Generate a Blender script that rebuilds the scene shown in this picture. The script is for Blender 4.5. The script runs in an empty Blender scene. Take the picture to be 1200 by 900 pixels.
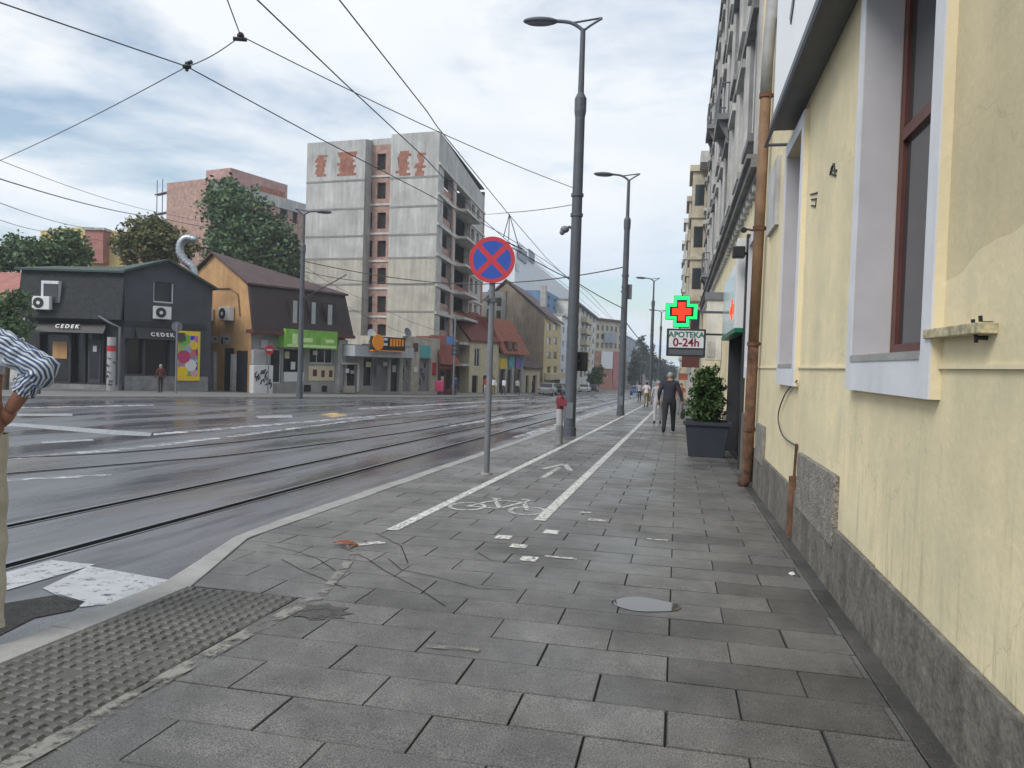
import bpy, bmesh, math, random
from mathutils import Vector, Matrix
random.seed(7)
R = math.radians
scene = bpy.context.scene
COL = scene.collection

# ------------------------------------------------------------------ camera
H, S, FPX = 1.5, 0.0235, 900.0          # eye height, fall of the street, focal length in px of a 1200 px wide frame
ya, pi_, ro = R(12.2), R(1.59), 0.032
_f0 = Vector((-math.sin(ya), math.cos(ya), 0)); _r0 = Vector((math.cos(ya), math.sin(ya), 0)); _z = Vector((0, 0, 1))
CF = _f0*math.cos(pi_) - _z*math.sin(pi_); _u0 = _f0*math.sin(pi_) + _z*math.cos(pi_)
CR = _r0*math.cos(ro) + _u0*math.sin(ro); CU = _u0*math.cos(ro) - _r0*math.sin(ro)
CC = Vector((0, 0, H))
cam = bpy.data.objects.new('camera', bpy.data.cameras.new('camera'))
COL.objects.link(cam)
cam.matrix_world = Matrix(((CR.x, CU.x, -CF.x, 0), (CR.y, CU.y, -CF.y, 0), (CR.z, CU.z, -CF.z, H), (0, 0, 0, 1)))
cam.data.sensor_width = 36; cam.data.lens = 27; cam.data.clip_start = 0.05; cam.data.clip_end = 4000
scene.camera = cam

# ------------------------------------------------------------------ sky, sun, exposure
SUN_EL, SUN_AZ = R(44), R(214)          # azimuth clockwise from +Y
scene.view_settings.view_transform = 'Standard'
scene.view_settings.look = 'None'
scene.view_settings.exposure = 0.78
scene.view_settings.gamma = 1
w = bpy.data.worlds.new('World'); scene.world = w; w.use_nodes = True
nt = w.node_tree; nt.nodes.clear()
def wn(t, **k):
    n = nt.nodes.new(t)
    for a, b in k.items(): setattr(n, a, b)
    return n
sky = wn('ShaderNodeTexSky', sky_type='NISHITA', sun_disc=False, sun_elevation=SUN_EL, sun_rotation=SUN_AZ)
sky.air_density = 1.3; sky.dust_density = 0.6; sky.ozone_density = 2.0
tc = wn('ShaderNodeTexCoord'); sep = wn('ShaderNodeSeparateXYZ'); nt.links.new(tc.outputs['Generated'], sep.inputs[0])
zc = wn('ShaderNodeMath', operation='MAXIMUM'); nt.links.new(sep.outputs[2], zc.inputs[0]); zc.inputs[1].default_value = 0.0
za = wn('ShaderNodeMath', operation='ADD'); nt.links.new(zc.outputs[0], za.inputs[0]); za.inputs[1].default_value = 0.16
dx = wn('ShaderNodeMath', operation='DIVIDE'); nt.links.new(sep.outputs[0], dx.inputs[0]); nt.links.new(za.outputs[0], dx.inputs[1])
dy = wn('ShaderNodeMath', operation='DIVIDE'); nt.links.new(sep.outputs[1], dy.inputs[0]); nt.links.new(za.outputs[0], dy.inputs[1])
cmb = wn('ShaderNodeCombineXYZ'); nt.links.new(dx.outputs[0], cmb.inputs[0]); nt.links.new(dy.outputs[0], cmb.inputs[1])
def noise(scale, detail, rough, dist=0, off=(0, 0, 0)):
    mp = wn('ShaderNodeMapping'); mp.inputs['Location'].default_value = off
    nt.links.new(cmb.outputs[0], mp.inputs[0])
    n = wn('ShaderNodeTexNoise'); n.inputs['Scale'].default_value = scale; n.inputs['Detail'].default_value = detail
    n.inputs['Roughness'].default_value = rough; n.inputs['Distortion'].default_value = dist
    nt.links.new(mp.outputs[0], n.inputs['Vector']); return n
def ramp(src, stops):
    r = wn('ShaderNodeValToRGB'); e = r.color_ramp.elements
    while len(e) < len(stops): e.new(0.5)
    for i, (p, c) in enumerate(stops): e[i].position = p; e[i].color = (c[0], c[1], c[2], 1) if isinstance(c, tuple) else (c, c, c, 1)
    nt.links.new(src, r.inputs[0]); return r
cover = ramp(noise(0.75, 8, 0.58, 0.3, (6.1, 11.5, 0)).outputs[0], [(0.375, 0.14), (0.49, 1.0)])
tone = ramp(noise(0.9, 7, 0.55, 0.2, (8.3, -2.0, 0)).outputs[0], [(0.34, (6.3, 6.9, 7.55)), (0.50, (7.1, 7.55, 8.05)), (0.66, (8.0, 8.2, 8.4))])
mx = wn('ShaderNodeMix', data_type='RGBA')
nt.links.new(cover.outputs[0], mx.inputs[0])
hs = wn('ShaderNodeMix', data_type='RGBA', blend_type='MULTIPLY'); hs.inputs[0].default_value = 1
nt.links.new(sky.outputs[0], hs.inputs[6]); hs.inputs[7].default_value = (1.1, 1.1, 1.1, 1)
nt.links.new(hs.outputs[2], mx.inputs[6]); nt.links.new(tone.outputs[0], mx.inputs[7])
bg = wn('ShaderNodeBackground'); bg.inputs[1].default_value = 0.075
low = ramp(sep.outputs[2], [(0.0, (0.80, 0.885, 1.0)), (0.22, (1.0, 1.0, 1.0))])
tint = wn('ShaderNodeMix', data_type='RGBA', blend_type='MULTIPLY'); tint.inputs[0].default_value = 1
nt.links.new(mx.outputs[2], tint.inputs[6]); nt.links.new(low.outputs[0], tint.inputs[7]); nt.links.new(tint.outputs[2], bg.inputs[0])
wo = wn('ShaderNodeOutputWorld'); nt.links.new(bg.outputs[0], wo.inputs[0])
sun = bpy.data.objects.new('sun', bpy.data.lights.new('sun', 'SUN')); COL.objects.link(sun)
sun.data.energy = 1.5; sun.data.angle = R(25); sun.data.color = (1, 0.96, 0.9)
_sd = Vector((math.sin(SUN_AZ)*math.cos(SUN_EL), math.cos(SUN_AZ)*math.cos(SUN_EL), math.sin(SUN_EL)))
sun.rotation_euler = (-_sd).to_track_quat('-Z', 'Y').to_euler()

# ------------------------------------------------------------------ places seen along a line of sight
def ray(x, y): return CF + CR*((x-600)/FPX) + CU*((450-y)/FPX)
def G(x, y, h=0.0):                     # on the ground plane (pavement level + h)
    d = ray(x, y); return CC + d*(-(H-h)/(d.z + S*d.y))
def RD(x, y): return G(x, y, -0.1)      # on the carriageway
def W(x, y, X):                         # on the vertical plane X along the street
    d = ray(x, y); return CC + d*(X/d.x)
def D(x, y, t): return CC + ray(x, y)*t # at depth t
def gz(y): return -S*y
def dep(p): return (Vector(p)-CC).dot(CF)
def onground(x, y, h=0.0): return Vector((x, y, gz(y)+h))

# ------------------------------------------------------------------ materials
def mat(name, rgb, rough=0.8, var=0.12, scale=2.0, bump=0.0, bscale=60.0, metal=0.0, streak=0.0, spec=0.4, fine=0.0, emit=None, es=1.0):
    m = bpy.data.materials.new(name); m.use_nodes = True
    t = m.node_tree; b = t.nodes['Principled BSDF']; L = t.links.new
    b.inputs['Roughness'].default_value = rough; b.inputs['Metallic'].default_value = metal
    b.inputs['Specular IOR Level'].default_value = spec
    b.inputs['Base Color'].default_value = (*rgb, 1)
    if emit:
        b.inputs['Emission Color'].default_value = (*emit, 1); b.inputs['Emission Strength'].default_value = es
    c = t.nodes.new('ShaderNodeTexCoord'); src = None
    if var or streak or fine:
        col = t.nodes.new('ShaderNodeRGB'); col.outputs[0].default_value = (*rgb, 1); src = col.outputs[0]
        def layer(src, scl, vec, lo, hi, det=6):
            n = t.nodes.new('ShaderNodeTexNoise'); n.inputs['Scale'].default_value = scl; n.inputs['Detail'].default_value = det; n.inputs['Roughness'].default_value = 0.65
            if vec:
                mp = t.nodes.new('ShaderNodeMapping'); mp.inputs['Scale'].default_value = vec; L(c.outputs['Object'], mp.inputs[0]); L(mp.outputs[0], n.inputs['Vector'])
            else: L(c.outputs['Object'], n.inputs['Vector'])
            mr = t.nodes.new('ShaderNodeMapRange'); mr.inputs[1].default_value = 0.3; mr.inputs[2].default_value = 0.7
            mr.inputs[3].default_value = lo; mr.inputs[4].default_value = hi; L(n.outputs[0], mr.inputs[0])
            x = t.nodes.new('ShaderNodeMix'); x.data_type = 'RGBA'; x.blend_type = 'MULTIPLY'; x.inputs[0].default_value = 1
            L(src, x.inputs[6]); L(mr.outputs[0], x.inputs[7]); return x.outputs[2]
        if var: src = layer(src, scale, None, 1-var, 1+var)
        if streak: src = layer(src, 1.0, (2.6, 2.6, 0.25), 1-streak, 1+streak*0.4)
        if fine: src = layer(src, bscale, None, 1-fine, 1+fine, 2)
        L(src, b.inputs['Base Color'])
    if bump:
        n = t.nodes.new('ShaderNodeTexNoise'); n.inputs['Scale'].default_value = bscale; n.inputs['Detail'].default_value = 4; L(c.outputs['Object'], n.inputs['Vector'])
        bp = t.nodes.new('ShaderNodeBump'); bp.inputs['Strength'].default_value = bump; bp.inputs['Distance'].default_value = 0.02
        L(n.outputs[0], bp.inputs['Height']); L(bp.outputs[0], b.inputs['Normal'])
    return m
def leafmat(name, dark, light, extra=None):
    m = bpy.data.materials.new(name); m.use_nodes = True; t = m.node_tree; b = t.nodes['Principled BSDF']; L = t.links.new
    g = t.nodes.new('ShaderNodeNewGeometry'); r = t.nodes.new('ShaderNodeValToRGB'); e = r.color_ramp.elements
    e[0].color = (*dark, 1); e[1].color = (*light, 1)
    if extra: x = e.new(0.8); x.color = (*extra, 1)
    L(g.outputs['Random Per Island'], r.inputs[0]); L(r.outputs[0], b.inputs['Base Color'])
    b.inputs['Roughness'].default_value = 0.6; b.inputs['Specular IOR Level'].default_value = 0.25
    return m
def paint(name, rgb, worn=0.5, scale=14, rough=0.55):      # worn road paint: the surface below shows through gaps
    m = mat(name, rgb, rough, 0.18, 5); t = m.node_tree; L = t.links.new
    b = t.nodes['Principled BSDF']; out = t.nodes['Material Output']
    c = t.nodes.new('ShaderNodeTexCoord'); n = t.nodes.new('ShaderNodeTexNoise'); n.inputs['Scale'].default_value = scale; n.inputs['Detail'].default_value = 8; n.inputs['Roughness'].default_value = 0.75
    L(c.outputs['Object'], n.inputs['Vector'])
    mr = t.nodes.new('ShaderNodeMapRange'); mr.inputs[1].default_value = worn-0.06; mr.inputs[2].default_value = worn+0.06; L(n.outputs[0], mr.inputs[0])
    tr = t.nodes.new('ShaderNodeBsdfTransparent'); mxs = t.nodes.new('ShaderNodeMixShader')
    L(mr.outputs[0], mxs.inputs[0]); L(tr.outputs[0], mxs.inputs[1]); L(b.outputs[0], mxs.inputs[2]); L(mxs.outputs[0], out.inputs['Surface'])
    return m

M = {}
M['plaster_yellow'] = mat('yellow plaster', (0.71, 0.625, 0.425), 0.88, 0.10, 0.55, 0.16, 24, streak=0.05, fine=0.02)
M['white_trim'] = mat('white painted trim', (0.62, 0.63, 0.66), 0.7, 0.08, 3, 0.1, 80, streak=0.1)
M['reveal_grey'] = mat('grey painted reveal', (0.46, 0.45, 0.47), 0.8, 0.08, 3)
M['bracket_paint'] = mat('chipped cream paint on iron', (0.50, 0.44, 0.28), 0.7, 0.5, 22, 0.2, 60, streak=0.4)
M['wood_red'] = mat('red brown window wood', (0.10, 0.035, 0.028), 0.45, 0.2, 5)
M['glass'] = mat('window glass', (0.035, 0.04, 0.045), 0.06, 0.0, spec=0.6)
M['dark_glass'] = mat('dark shop glass', (0.02, 0.021, 0.025), 0.12, 0.0, spec=0.5)
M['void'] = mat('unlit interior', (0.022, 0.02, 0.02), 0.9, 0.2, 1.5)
M['plinth'] = mat('grey granite plinth', (0.155, 0.145, 0.125), 0.8, 0.38, 9, 0.5, 30, streak=0.4, fine=0.2)
M['plinth_speck'] = mat('speckled terrazzo panel', (0.22, 0.205, 0.18), 0.75, 0.3, 6, 1.0, 55, fine=0.6)
M['stone'] = mat('stone kerb', (0.30, 0.295, 0.285), 0.7, 0.2, 3, 0.2, 90, fine=0.15)
M['granite'] = mat('dark paving bed', (0.03, 0.03, 0.03), 0.9, 0.2, 6)
M['white'] = mat('white panel', (0.78, 0.80, 0.82), 0.4, 0.03, 1)
M['steel_dark'] = mat('dark grey painted steel', (0.082, 0.09, 0.108), 0.5, 0.15, 4, fine=0.05)
M['steel_mid'] = mat('mid grey painted steel', (0.15, 0.16, 0.185), 0.5, 0.15, 4)
M['steel'] = mat('bare steel', (0.33, 0.33, 0.34), 0.3, 0.15, 6, metal=0.8)
M['galv'] = mat('silver duct metal', (0.34, 0.36, 0.39), 0.42, 0.2, 6, metal=0.7)
M['black'] = mat('black paint', (0.018, 0.018, 0.02), 0.5, 0.1, 4)
M['cable'] = mat('cable', (0.055, 0.055, 0.06), 0.6, 0)
M['pipe_brown'] = mat('orange brown drainpipe', (0.215, 0.13, 0.075), 0.7, 0.35, 3, streak=0.35)
M['pipe_rust'] = mat('rusted drainpipe', (0.12, 0.062, 0.036), 0.85, 0.75, 6, 0.4, 60, streak=0.4)
M['pipe_grey'] = mat('grey drainpipe', (0.27, 0.27, 0.27), 0.6, 0.15, 4)
M['stucco_grey'] = mat('weathered grey stucco', (0.46, 0.455, 0.44), 0.9, 0.3, 1.3, 0.3, 40, streak=0.3)
M['stucco_light'] = mat('pale stucco', (0.56, 0.55, 0.52), 0.9, 0.25, 1.5, 0.2, 40, streak=0.25)
M['stucco_dark'] = mat('dark weathered stone', (0.22, 0.22, 0.225), 0.9, 0.3, 2, 0.3, 40, streak=0.25)
M['beige_ornate'] = mat('beige facade', (0.47, 0.42, 0.33), 0.9, 0.25, 1.5, 0.2, 40, streak=0.2)
M['concrete'] = mat('raw concrete', (0.43, 0.43, 0.42), 0.9, 0.2, 0.5, 0.2, 20, streak=0.3)
M['concrete_warm'] = mat('stained raw concrete', (0.42, 0.40, 0.345), 0.9, 0.2, 0.5, 0.2, 20, streak=0.3)
M['concrete_dark'] = mat('dark concrete joint', (0.22, 0.215, 0.21), 0.9, 0.25, 0.8)
M['brick'] = mat('red hollow brick', (0.27, 0.125, 0.09), 0.9, 0.4, 2.5, 0.3, 12)
M['brick_pink'] = mat('pinkish hollow brick', (0.34, 0.225, 0.195), 0.9, 0.35, 2.2, 0.3, 8)
M['brick_rose'] = mat('rose brick', (0.37, 0.235, 0.22), 0.9, 0.3, 0.8, 0.2, 8)
M['slab_pale'] = mat('pale slab edge', (0.50, 0.48, 0.45), 0.9, 0.2, 1)
M['charcoal'] = mat('charcoal render', (0.062, 0.064, 0.075), 0.8, 0.15, 1.2, streak=0.15)
M['charcoal_dark'] = mat('black shopfront', (0.026, 0.027, 0.031), 0.6, 0.2, 2)
M['shingle'] = mat('dark bitumen shingles', (0.035, 0.037, 0.04), 0.9, 0.35, 5, 0.6, 9)
M['tile_green'] = mat('green grey roof tiles', (0.045, 0.068, 0.06), 0.7, 0.3, 3, 0.4, 8)
M['orange_wall'] = mat('orange plaster', (0.50, 0.30, 0.145), 0.85, 0.2, 0.9, streak=0.2)
M['roof_brown'] = mat('brown roof sheet', (0.085, 0.055, 0.055), 0.7, 0.25, 1.4, 0.3, 10)
M['mansard_brown'] = mat('dark brown mansard', (0.034, 0.024, 0.026), 0.7, 0.25, 2, 0.3, 10)
M['brown_trim'] = mat('red brown fascia', (0.115, 0.04, 0.04), 0.6, 0.2, 2)
M['green_banner'] = mat('bright green banner', (0.19, 0.42, 0.07), 0.5, 0.25, 1.6)
M['banner_pale'] = mat('pale green print', (0.55, 0.72, 0.36), 0.5, 0.1, 3)
M['cream'] = mat('cream plaster', (0.60, 0.53, 0.38), 0.85, 0.12, 1, streak=0.15)
M['pale_yellow'] = mat('pale yellow facade', (0.60, 0.50, 0.28), 0.85, 0.12, 1, streak=0.15)
M['yellow_far'] = mat('mustard facade', (0.58, 0.45, 0.20), 0.85, 0.1, 0.8)
M['white_wall'] = mat('white plaster', (0.62, 0.615, 0.59), 0.85, 0.1, 1, streak=0.15)
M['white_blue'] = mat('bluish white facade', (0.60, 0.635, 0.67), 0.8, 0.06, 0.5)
M['blank_gable'] = mat('stained beige gable plaster', (0.34, 0.285, 0.225), 0.9, 0.25, 0.6, streak=0.3)
M['roof_red'] = mat('dark red roof', (0.15, 0.042, 0.033), 0.75, 0.2, 1, 0.3, 8)
M['roof_orange'] = mat('orange red tiles', (0.27, 0.085, 0.05), 0.8, 0.25, 1.5, 0.4, 8)
M['roof_pink'] = mat('pinkish roof tiles', (0.34, 0.15, 0.13), 0.8, 0.2, 1.5, 0.3, 8)
M['terracotta'] = mat('terracotta facade', (0.36, 0.18, 0.14), 0.85, 0.15, 0.8)
M['red_pink'] = mat('red pink facade', (0.36, 0.17, 0.165), 0.85, 0.15, 0.8)
M['blue_net'] = mat('blue scaffold netting', (0.13, 0.22, 0.36), 0.9, 0.25, 0.7)
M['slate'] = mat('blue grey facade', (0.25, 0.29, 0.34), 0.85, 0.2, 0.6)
M['grey_wall'] = mat('grey plaster', (0.30, 0.295, 0.285), 0.9, 0.2, 0.8, streak=0.25)
M['grey_light'] = mat('light grey sheet metal', (0.42, 0.44, 0.47), 0.5, 0.12, 1.2, streak=0.12)
M['shutter'] = mat('grey roller shutter', (0.20, 0.20, 0.21), 0.6, 0.2, 1.5, streak=0.2)
M['stone_pale'] = mat('pale stone cladding', (0.44, 0.40, 0.34), 0.85, 0.2, 1.5, streak=0.2)
M['ac_white'] = mat('white air conditioner casing', (0.66, 0.67, 0.66), 0.5, 0.06, 6)
M['sign_red'] = mat('red sign face', (0.46, 0.035, 0.05), 0.35, 0.08, 6)
M['sign_blue'] = mat('blue sign face', (0.022, 0.075, 0.36), 0.35, 0.1, 6)
M['led_green'] = mat('green lamps', (0.0, 0.2, 0.05), 0.4, 0, emit=(0.01, 0.9, 0.16), es=1.1)
M['led_red_and_reflection'] = mat('red lamps and their reflection', (0.3, 0.0, 0.0), 0.4, 0, emit=(1.0, 0.035, 0.012), es=1.0)
M['sign_white'] = mat('sign white', (0.62, 0.63, 0.64), 0.4, 0.03, 3)
M['sign_glass'] = mat('greyish green sign glass', (0.30, 0.36, 0.345), 0.15, 0.1, 2)
M['text_green'] = mat('dark green lettering', (0.0, 0.13, 0.075), 0.4, 0)
M['text_wine'] = mat('wine red lettering', (0.20, 0.006, 0.035), 0.4, 0)
M['text_white'] = mat('white lettering', (0.6, 0.6, 0.6), 0.4, 0)
M['text_dark'] = mat('dark lettering', (0.05, 0.055, 0.07), 0.4, 0)
M['planter'] = mat('anthracite planter', (0.032, 0.038, 0.05), 0.5, 0.12, 4)
M['soil'] = mat('soil', (0.03, 0.022, 0.016), 0.95, 0.3, 20)
M['bark'] = mat('bark', (0.075, 0.055, 0.04), 0.95, 0.3, 6, 0.6, 20)
M['post_red'] = mat('faded dark red', (0.17, 0.028, 0.038), 0.6, 0.6, 9)
M['orange'] = mat('orange sign', (0.85, 0.30, 0.02), 0.4, 0.05, 3)
M['magenta'] = mat('magenta plastic', (0.45, 0.05, 0.14), 0.5, 0.1, 4)
M['yellow'] = mat('strong yellow', (0.72, 0.50, 0.03), 0.5, 0.1, 4)
M['purple'] = mat('purple print', (0.18, 0.09, 0.36), 0.6, 0.15, 4)
M['teal'] = mat('teal print', (0.10, 0.36, 0.37), 0.6, 0.15, 4)
M['skin'] = mat('skin', (0.30, 0.145, 0.095), 0.55, 0.12, 12)
M['skin_light'] = mat('lighter skin', (0.46, 0.27, 0.2), 0.55, 0.1, 12)
M['hair_dark'] = mat('dark hair', (0.018, 0.014, 0.012), 0.6, 0.2, 40)
M['hair_grey'] = mat('grey hair', (0.28, 0.28, 0.28), 0.6, 0.2, 40)
M['cloth_black'] = mat('black cloth', (0.028, 0.028, 0.034), 0.9, 0.2, 6)
M['cloth_navy'] = mat('dark navy cloth', (0.034, 0.033, 0.05), 0.9, 0.2, 6)
M['cloth_white'] = mat('white cloth', (0.62, 0.60, 0.63), 0.9, 0.1, 6)
M['cloth_grey'] = mat('light grey cloth', (0.36, 0.36, 0.37), 0.9, 0.12, 6)
M['cloth_olive'] = mat('olive cloth', (0.19, 0.155, 0.05), 0.9, 0.12, 6)
M['cloth_beige'] = mat('pale beige trousers', (0.50, 0.475, 0.40), 0.9, 0.12, 8, 0.3, 60)
M['cloth_maroon'] = mat('maroon cloth', (0.12, 0.03, 0.035), 0.9, 0.15, 6)
M['cloth_blue'] = mat('blue cloth', (0.035, 0.09, 0.23), 0.9, 0.15, 6)
M['cloth_red'] = mat('red cloth', (0.42, 0.035, 0.05), 0.9, 0.15, 6)
M['stripe_white'] = mat('white shirt stripe', (0.58, 0.63, 0.70), 0.85, 0.06, 20)
M['stripe_navy'] = mat('navy shirt stripe', (0.06, 0.10, 0.20), 0.85, 0.1, 20)
M['tyre'] = mat('rubber', (0.02, 0.02, 0.02), 0.85, 0.1, 8)
M['road_white'] = paint('worn white road paint', (0.42, 0.43, 0.45), 0.405, 11, 0.3)
M['road_thin'] = paint('thin old road paint and pale strip', (0.50, 0.51, 0.53), 0.50, 3)
M['lane_white'] = paint('worn bicycle lane paint', (0.64, 0.64, 0.61), 0.455, 26)
M['lane_faint'] = paint('faint bicycle paint', (0.56, 0.56, 0.53), 0.475, 22)
M['lane_ghost'] = paint('almost gone border paint', (0.215, 0.208, 0.188), 0.49, 5)
M['road_ochre'] = paint('ochre road patch', (0.52, 0.36, 0.15), 0.45, 3)
M['leaf_brown'] = mat('brown dry leaf', (0.22, 0.065, 0.025), 0.8, 0.2, 30)
M['paper'] = mat('paper scrap', (0.7, 0.7, 0.68), 0.8, 0.05, 20)
M['foliage_dark'] = leafmat('dark foliage', (0.05, 0.10, 0.05), (0.14, 0.205, 0.10))
M['foliage_mid'] = leafmat('mid foliage', (0.06, 0.115, 0.055), (0.15, 0.22, 0.10))
M['foliage_autumn'] = leafmat('turning foliage', (0.085, 0.11, 0.045), (0.22, 0.145, 0.075), (0.16, 0.16, 0.065))
M['foliage_shrub'] = leafmat('glossy shrub leaves', (0.014, 0.04, 0.012), (0.095, 0.16, 0.045))
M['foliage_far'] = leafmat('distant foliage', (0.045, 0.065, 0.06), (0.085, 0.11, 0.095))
M['carpaint_white'] = mat('white car paint', (0.62, 0.63, 0.64), 0.25, 0.03, 2)
M['carpaint_dark'] = mat('dark car paint', (0.03, 0.032, 0.04), 0.25, 0.03, 2)
M['carpaint_blue'] = mat('blue car paint', (0.04, 0.10, 0.24), 0.25, 0.03, 2)
M['carpaint_grey'] = mat('silver car paint', (0.32, 0.33, 0.34), 0.25, 0.03, 2)

# carriageway: wet patched asphalt
def asphalt():
    m = bpy.data.materials.new('wet asphalt'); m.use_nodes = True; t = m.node_tree; b = t.nodes['Principled BSDF']; L = t.links.new
    c = t.nodes.new('ShaderNodeTexCoord')
    def nz(scl, det=6, vec=(1, 1, 1), rg=0.6):
        mp = t.nodes.new('ShaderNodeMapping'); mp.inputs['Scale'].default_value = vec; L(c.outputs['Object'], mp.inputs[0])
        n = t.nodes.new('ShaderNodeTexNoise'); n.inputs['Scale'].default_value = scl; n.inputs['Detail'].default_value = det; n.inputs['Roughness'].default_value = rg; L(mp.outputs[0], n.inputs['Vector']); return n.outputs[0]
    def mr(src, a, b_, lo, hi):
        n = t.nodes.new('ShaderNodeMapRange'); n.inputs[1].default_value = a; n.inputs[2].default_value = b_; n.inputs[3].default_value = lo; n.inputs[4].default_value = hi; L(src, n.inputs[0]); return n.outputs[0]
    def mix(f, a, b_, bt='MIX'):
        n = t.nodes.new('ShaderNodeMix'); n.data_type = 'RGBA'; n.blend_type = bt
        if isinstance(f, float): n.inputs[0].default_value = f
        else: L(f, n.inputs[0])
        for i, v in ((6, a), (7, b_)):
            if isinstance(v, tuple): n.inputs[i].default_value = (*v, 1)
            else: L(v, n.inputs[i])
        return n.outputs[2]
    base = mix(mr(nz(0.5, 6, (1.6, 0.25, 1)), 0.36, 0.64, 0, 1), (0.088, 0.088, 0.10), (0.145, 0.145, 0.16))
    base = mix(mr(nz(0.9, 5, (1.5, 0.16, 1), 0.7), 0.52, 0.64, 0, 0.85), base, (0.045, 0.045, 0.052))
    base = mix(mr(nz(0.42, 5, (1.2, 0.4, 1)), 0.55, 0.68, 0, 0.6), base, (0.125, 0.095, 0.065))
    g = mr(nz(90, 2), 0.3, 0.7, 0.72, 1.28)
    base = mix(1.0, base, g, 'MULTIPLY')
    L(base, b.inputs['Base Color'])
    L(mr(nz(0.6, 6, (1.3, 0.22, 1)), 0.40, 0.60, 0.10, 0.44), b.inputs['Roughness'])
    b.inputs['Specular IOR Level'].default_value = 0.5
    bp = t.nodes.new('ShaderNodeBump'); bp.inputs['Strength'].default_value = 0.25; bp.inputs['Distance'].default_value = 0.004
    L(nz(120, 3), bp.inputs['Height']); L(bp.outputs[0], b.inputs['Normal'])
    return m
M['asphalt'] = asphalt()
# granite paving: tone of each slab from a corner attribute, damp slabs darker and glossier
def paving():
    m = bpy.data.materials.new('flamed granite slabs'); m.use_nodes = True; t = m.node_tree; b = t.nodes['Principled BSDF']; L = t.links.new
    c = t.nodes.new('ShaderNodeTexCoord'); a = t.nodes.new('ShaderNodeAttribute'); a.attribute_name = 'tone'
    def nz(scl, det=6, rg=0.6):
        n = t.nodes.new('ShaderNodeTexNoise'); n.inputs['Scale'].default_value = scl; n.inputs['Detail'].default_value = det; n.inputs['Roughness'].default_value = rg; L(c.outputs['Object'], n.inputs['Vector']); return n.outputs[0]
    def mr(src, x, y, lo, hi):
        n = t.nodes.new('ShaderNodeMapRange'); n.inputs[1].default_value = x; n.inputs[2].default_value = y; n.inputs[3].default_value = lo; n.inputs[4].default_value = hi; L(src, n.inputs[0]); return n.outputs[0]
    def mul(p, q):
        n = t.nodes.new('ShaderNodeMath'); n.operation = 'MULTIPLY'; L(p, n.inputs[0]); L(q, n.inputs[1]); return n.outputs[0]
    v = mul(a.outputs['Fac'], mr(nz(1.1, 8, 0.72), 0.34, 0.66, 0.64, 1.30))
    v = mul(v, mr(nz(9, 4), 0.3, 0.7, 0.86, 1.12)); v = mul(v, mr(nz(0.45, 8, 0.75), 0.38, 0.62, 0.80, 1.12)); v = mul(v, mr(nz(3.3, 7, 0.8), 0.60, 0.72, 1.0, 0.72)); v = mul(v, mr(nz(2.1, 7, 0.8), 0.28, 0.40, 1.28, 1.0))
    v = mul(v, mr(nz(150, 2, 0.8), 0.36, 0.66, 0.30, 1.7))
    hsv = t.nodes.new('ShaderNodeMix'); hsv.data_type = 'RGBA'; hsv.blend_type = 'MULTIPLY'; hsv.inputs[0].default_value = 1
    L(v, hsv.inputs[6]); hsv.inputs[7].default_value = (1.02, 0.99, 0.95, 1); L(hsv.outputs[2], b.inputs['Base Color'])
    L(mr(nz(0.8, 6), 0.36, 0.62, 0.30, 0.60), b.inputs['Roughness']); b.inputs['Specular IOR Level'].default_value = 0.4
    bp = t.nodes.new('ShaderNodeBump'); bp.inputs['Strength'].default_value = 0.45; bp.inputs['Distance'].default_value = 0.004
    L(nz(170, 3), bp.inputs['Height']); L(bp.outputs[0], b.inputs['Normal'])
    return m
M['paving'] = paving()
M['asphalt_broken'] = mat('broken dark asphalt', (0.035, 0.034, 0.033), 0.9, 0.4, 14, 1.0, 45, fine=0.4)
M['groove'] = mat('dark rail groove', (0.012, 0.012, 0.012), 1.0, 0.2, 4, spec=0.0)  # flat near-black strips drawn for rail grooves and slab cracks
M['water'] = mat('rain water', (0.03, 0.03, 0.03), 0.04, 0, spec=0.9)
M['damp'] = paint('damp dirt film', (0.045, 0.042, 0.036), 0.44, 9, 0.4)

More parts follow.
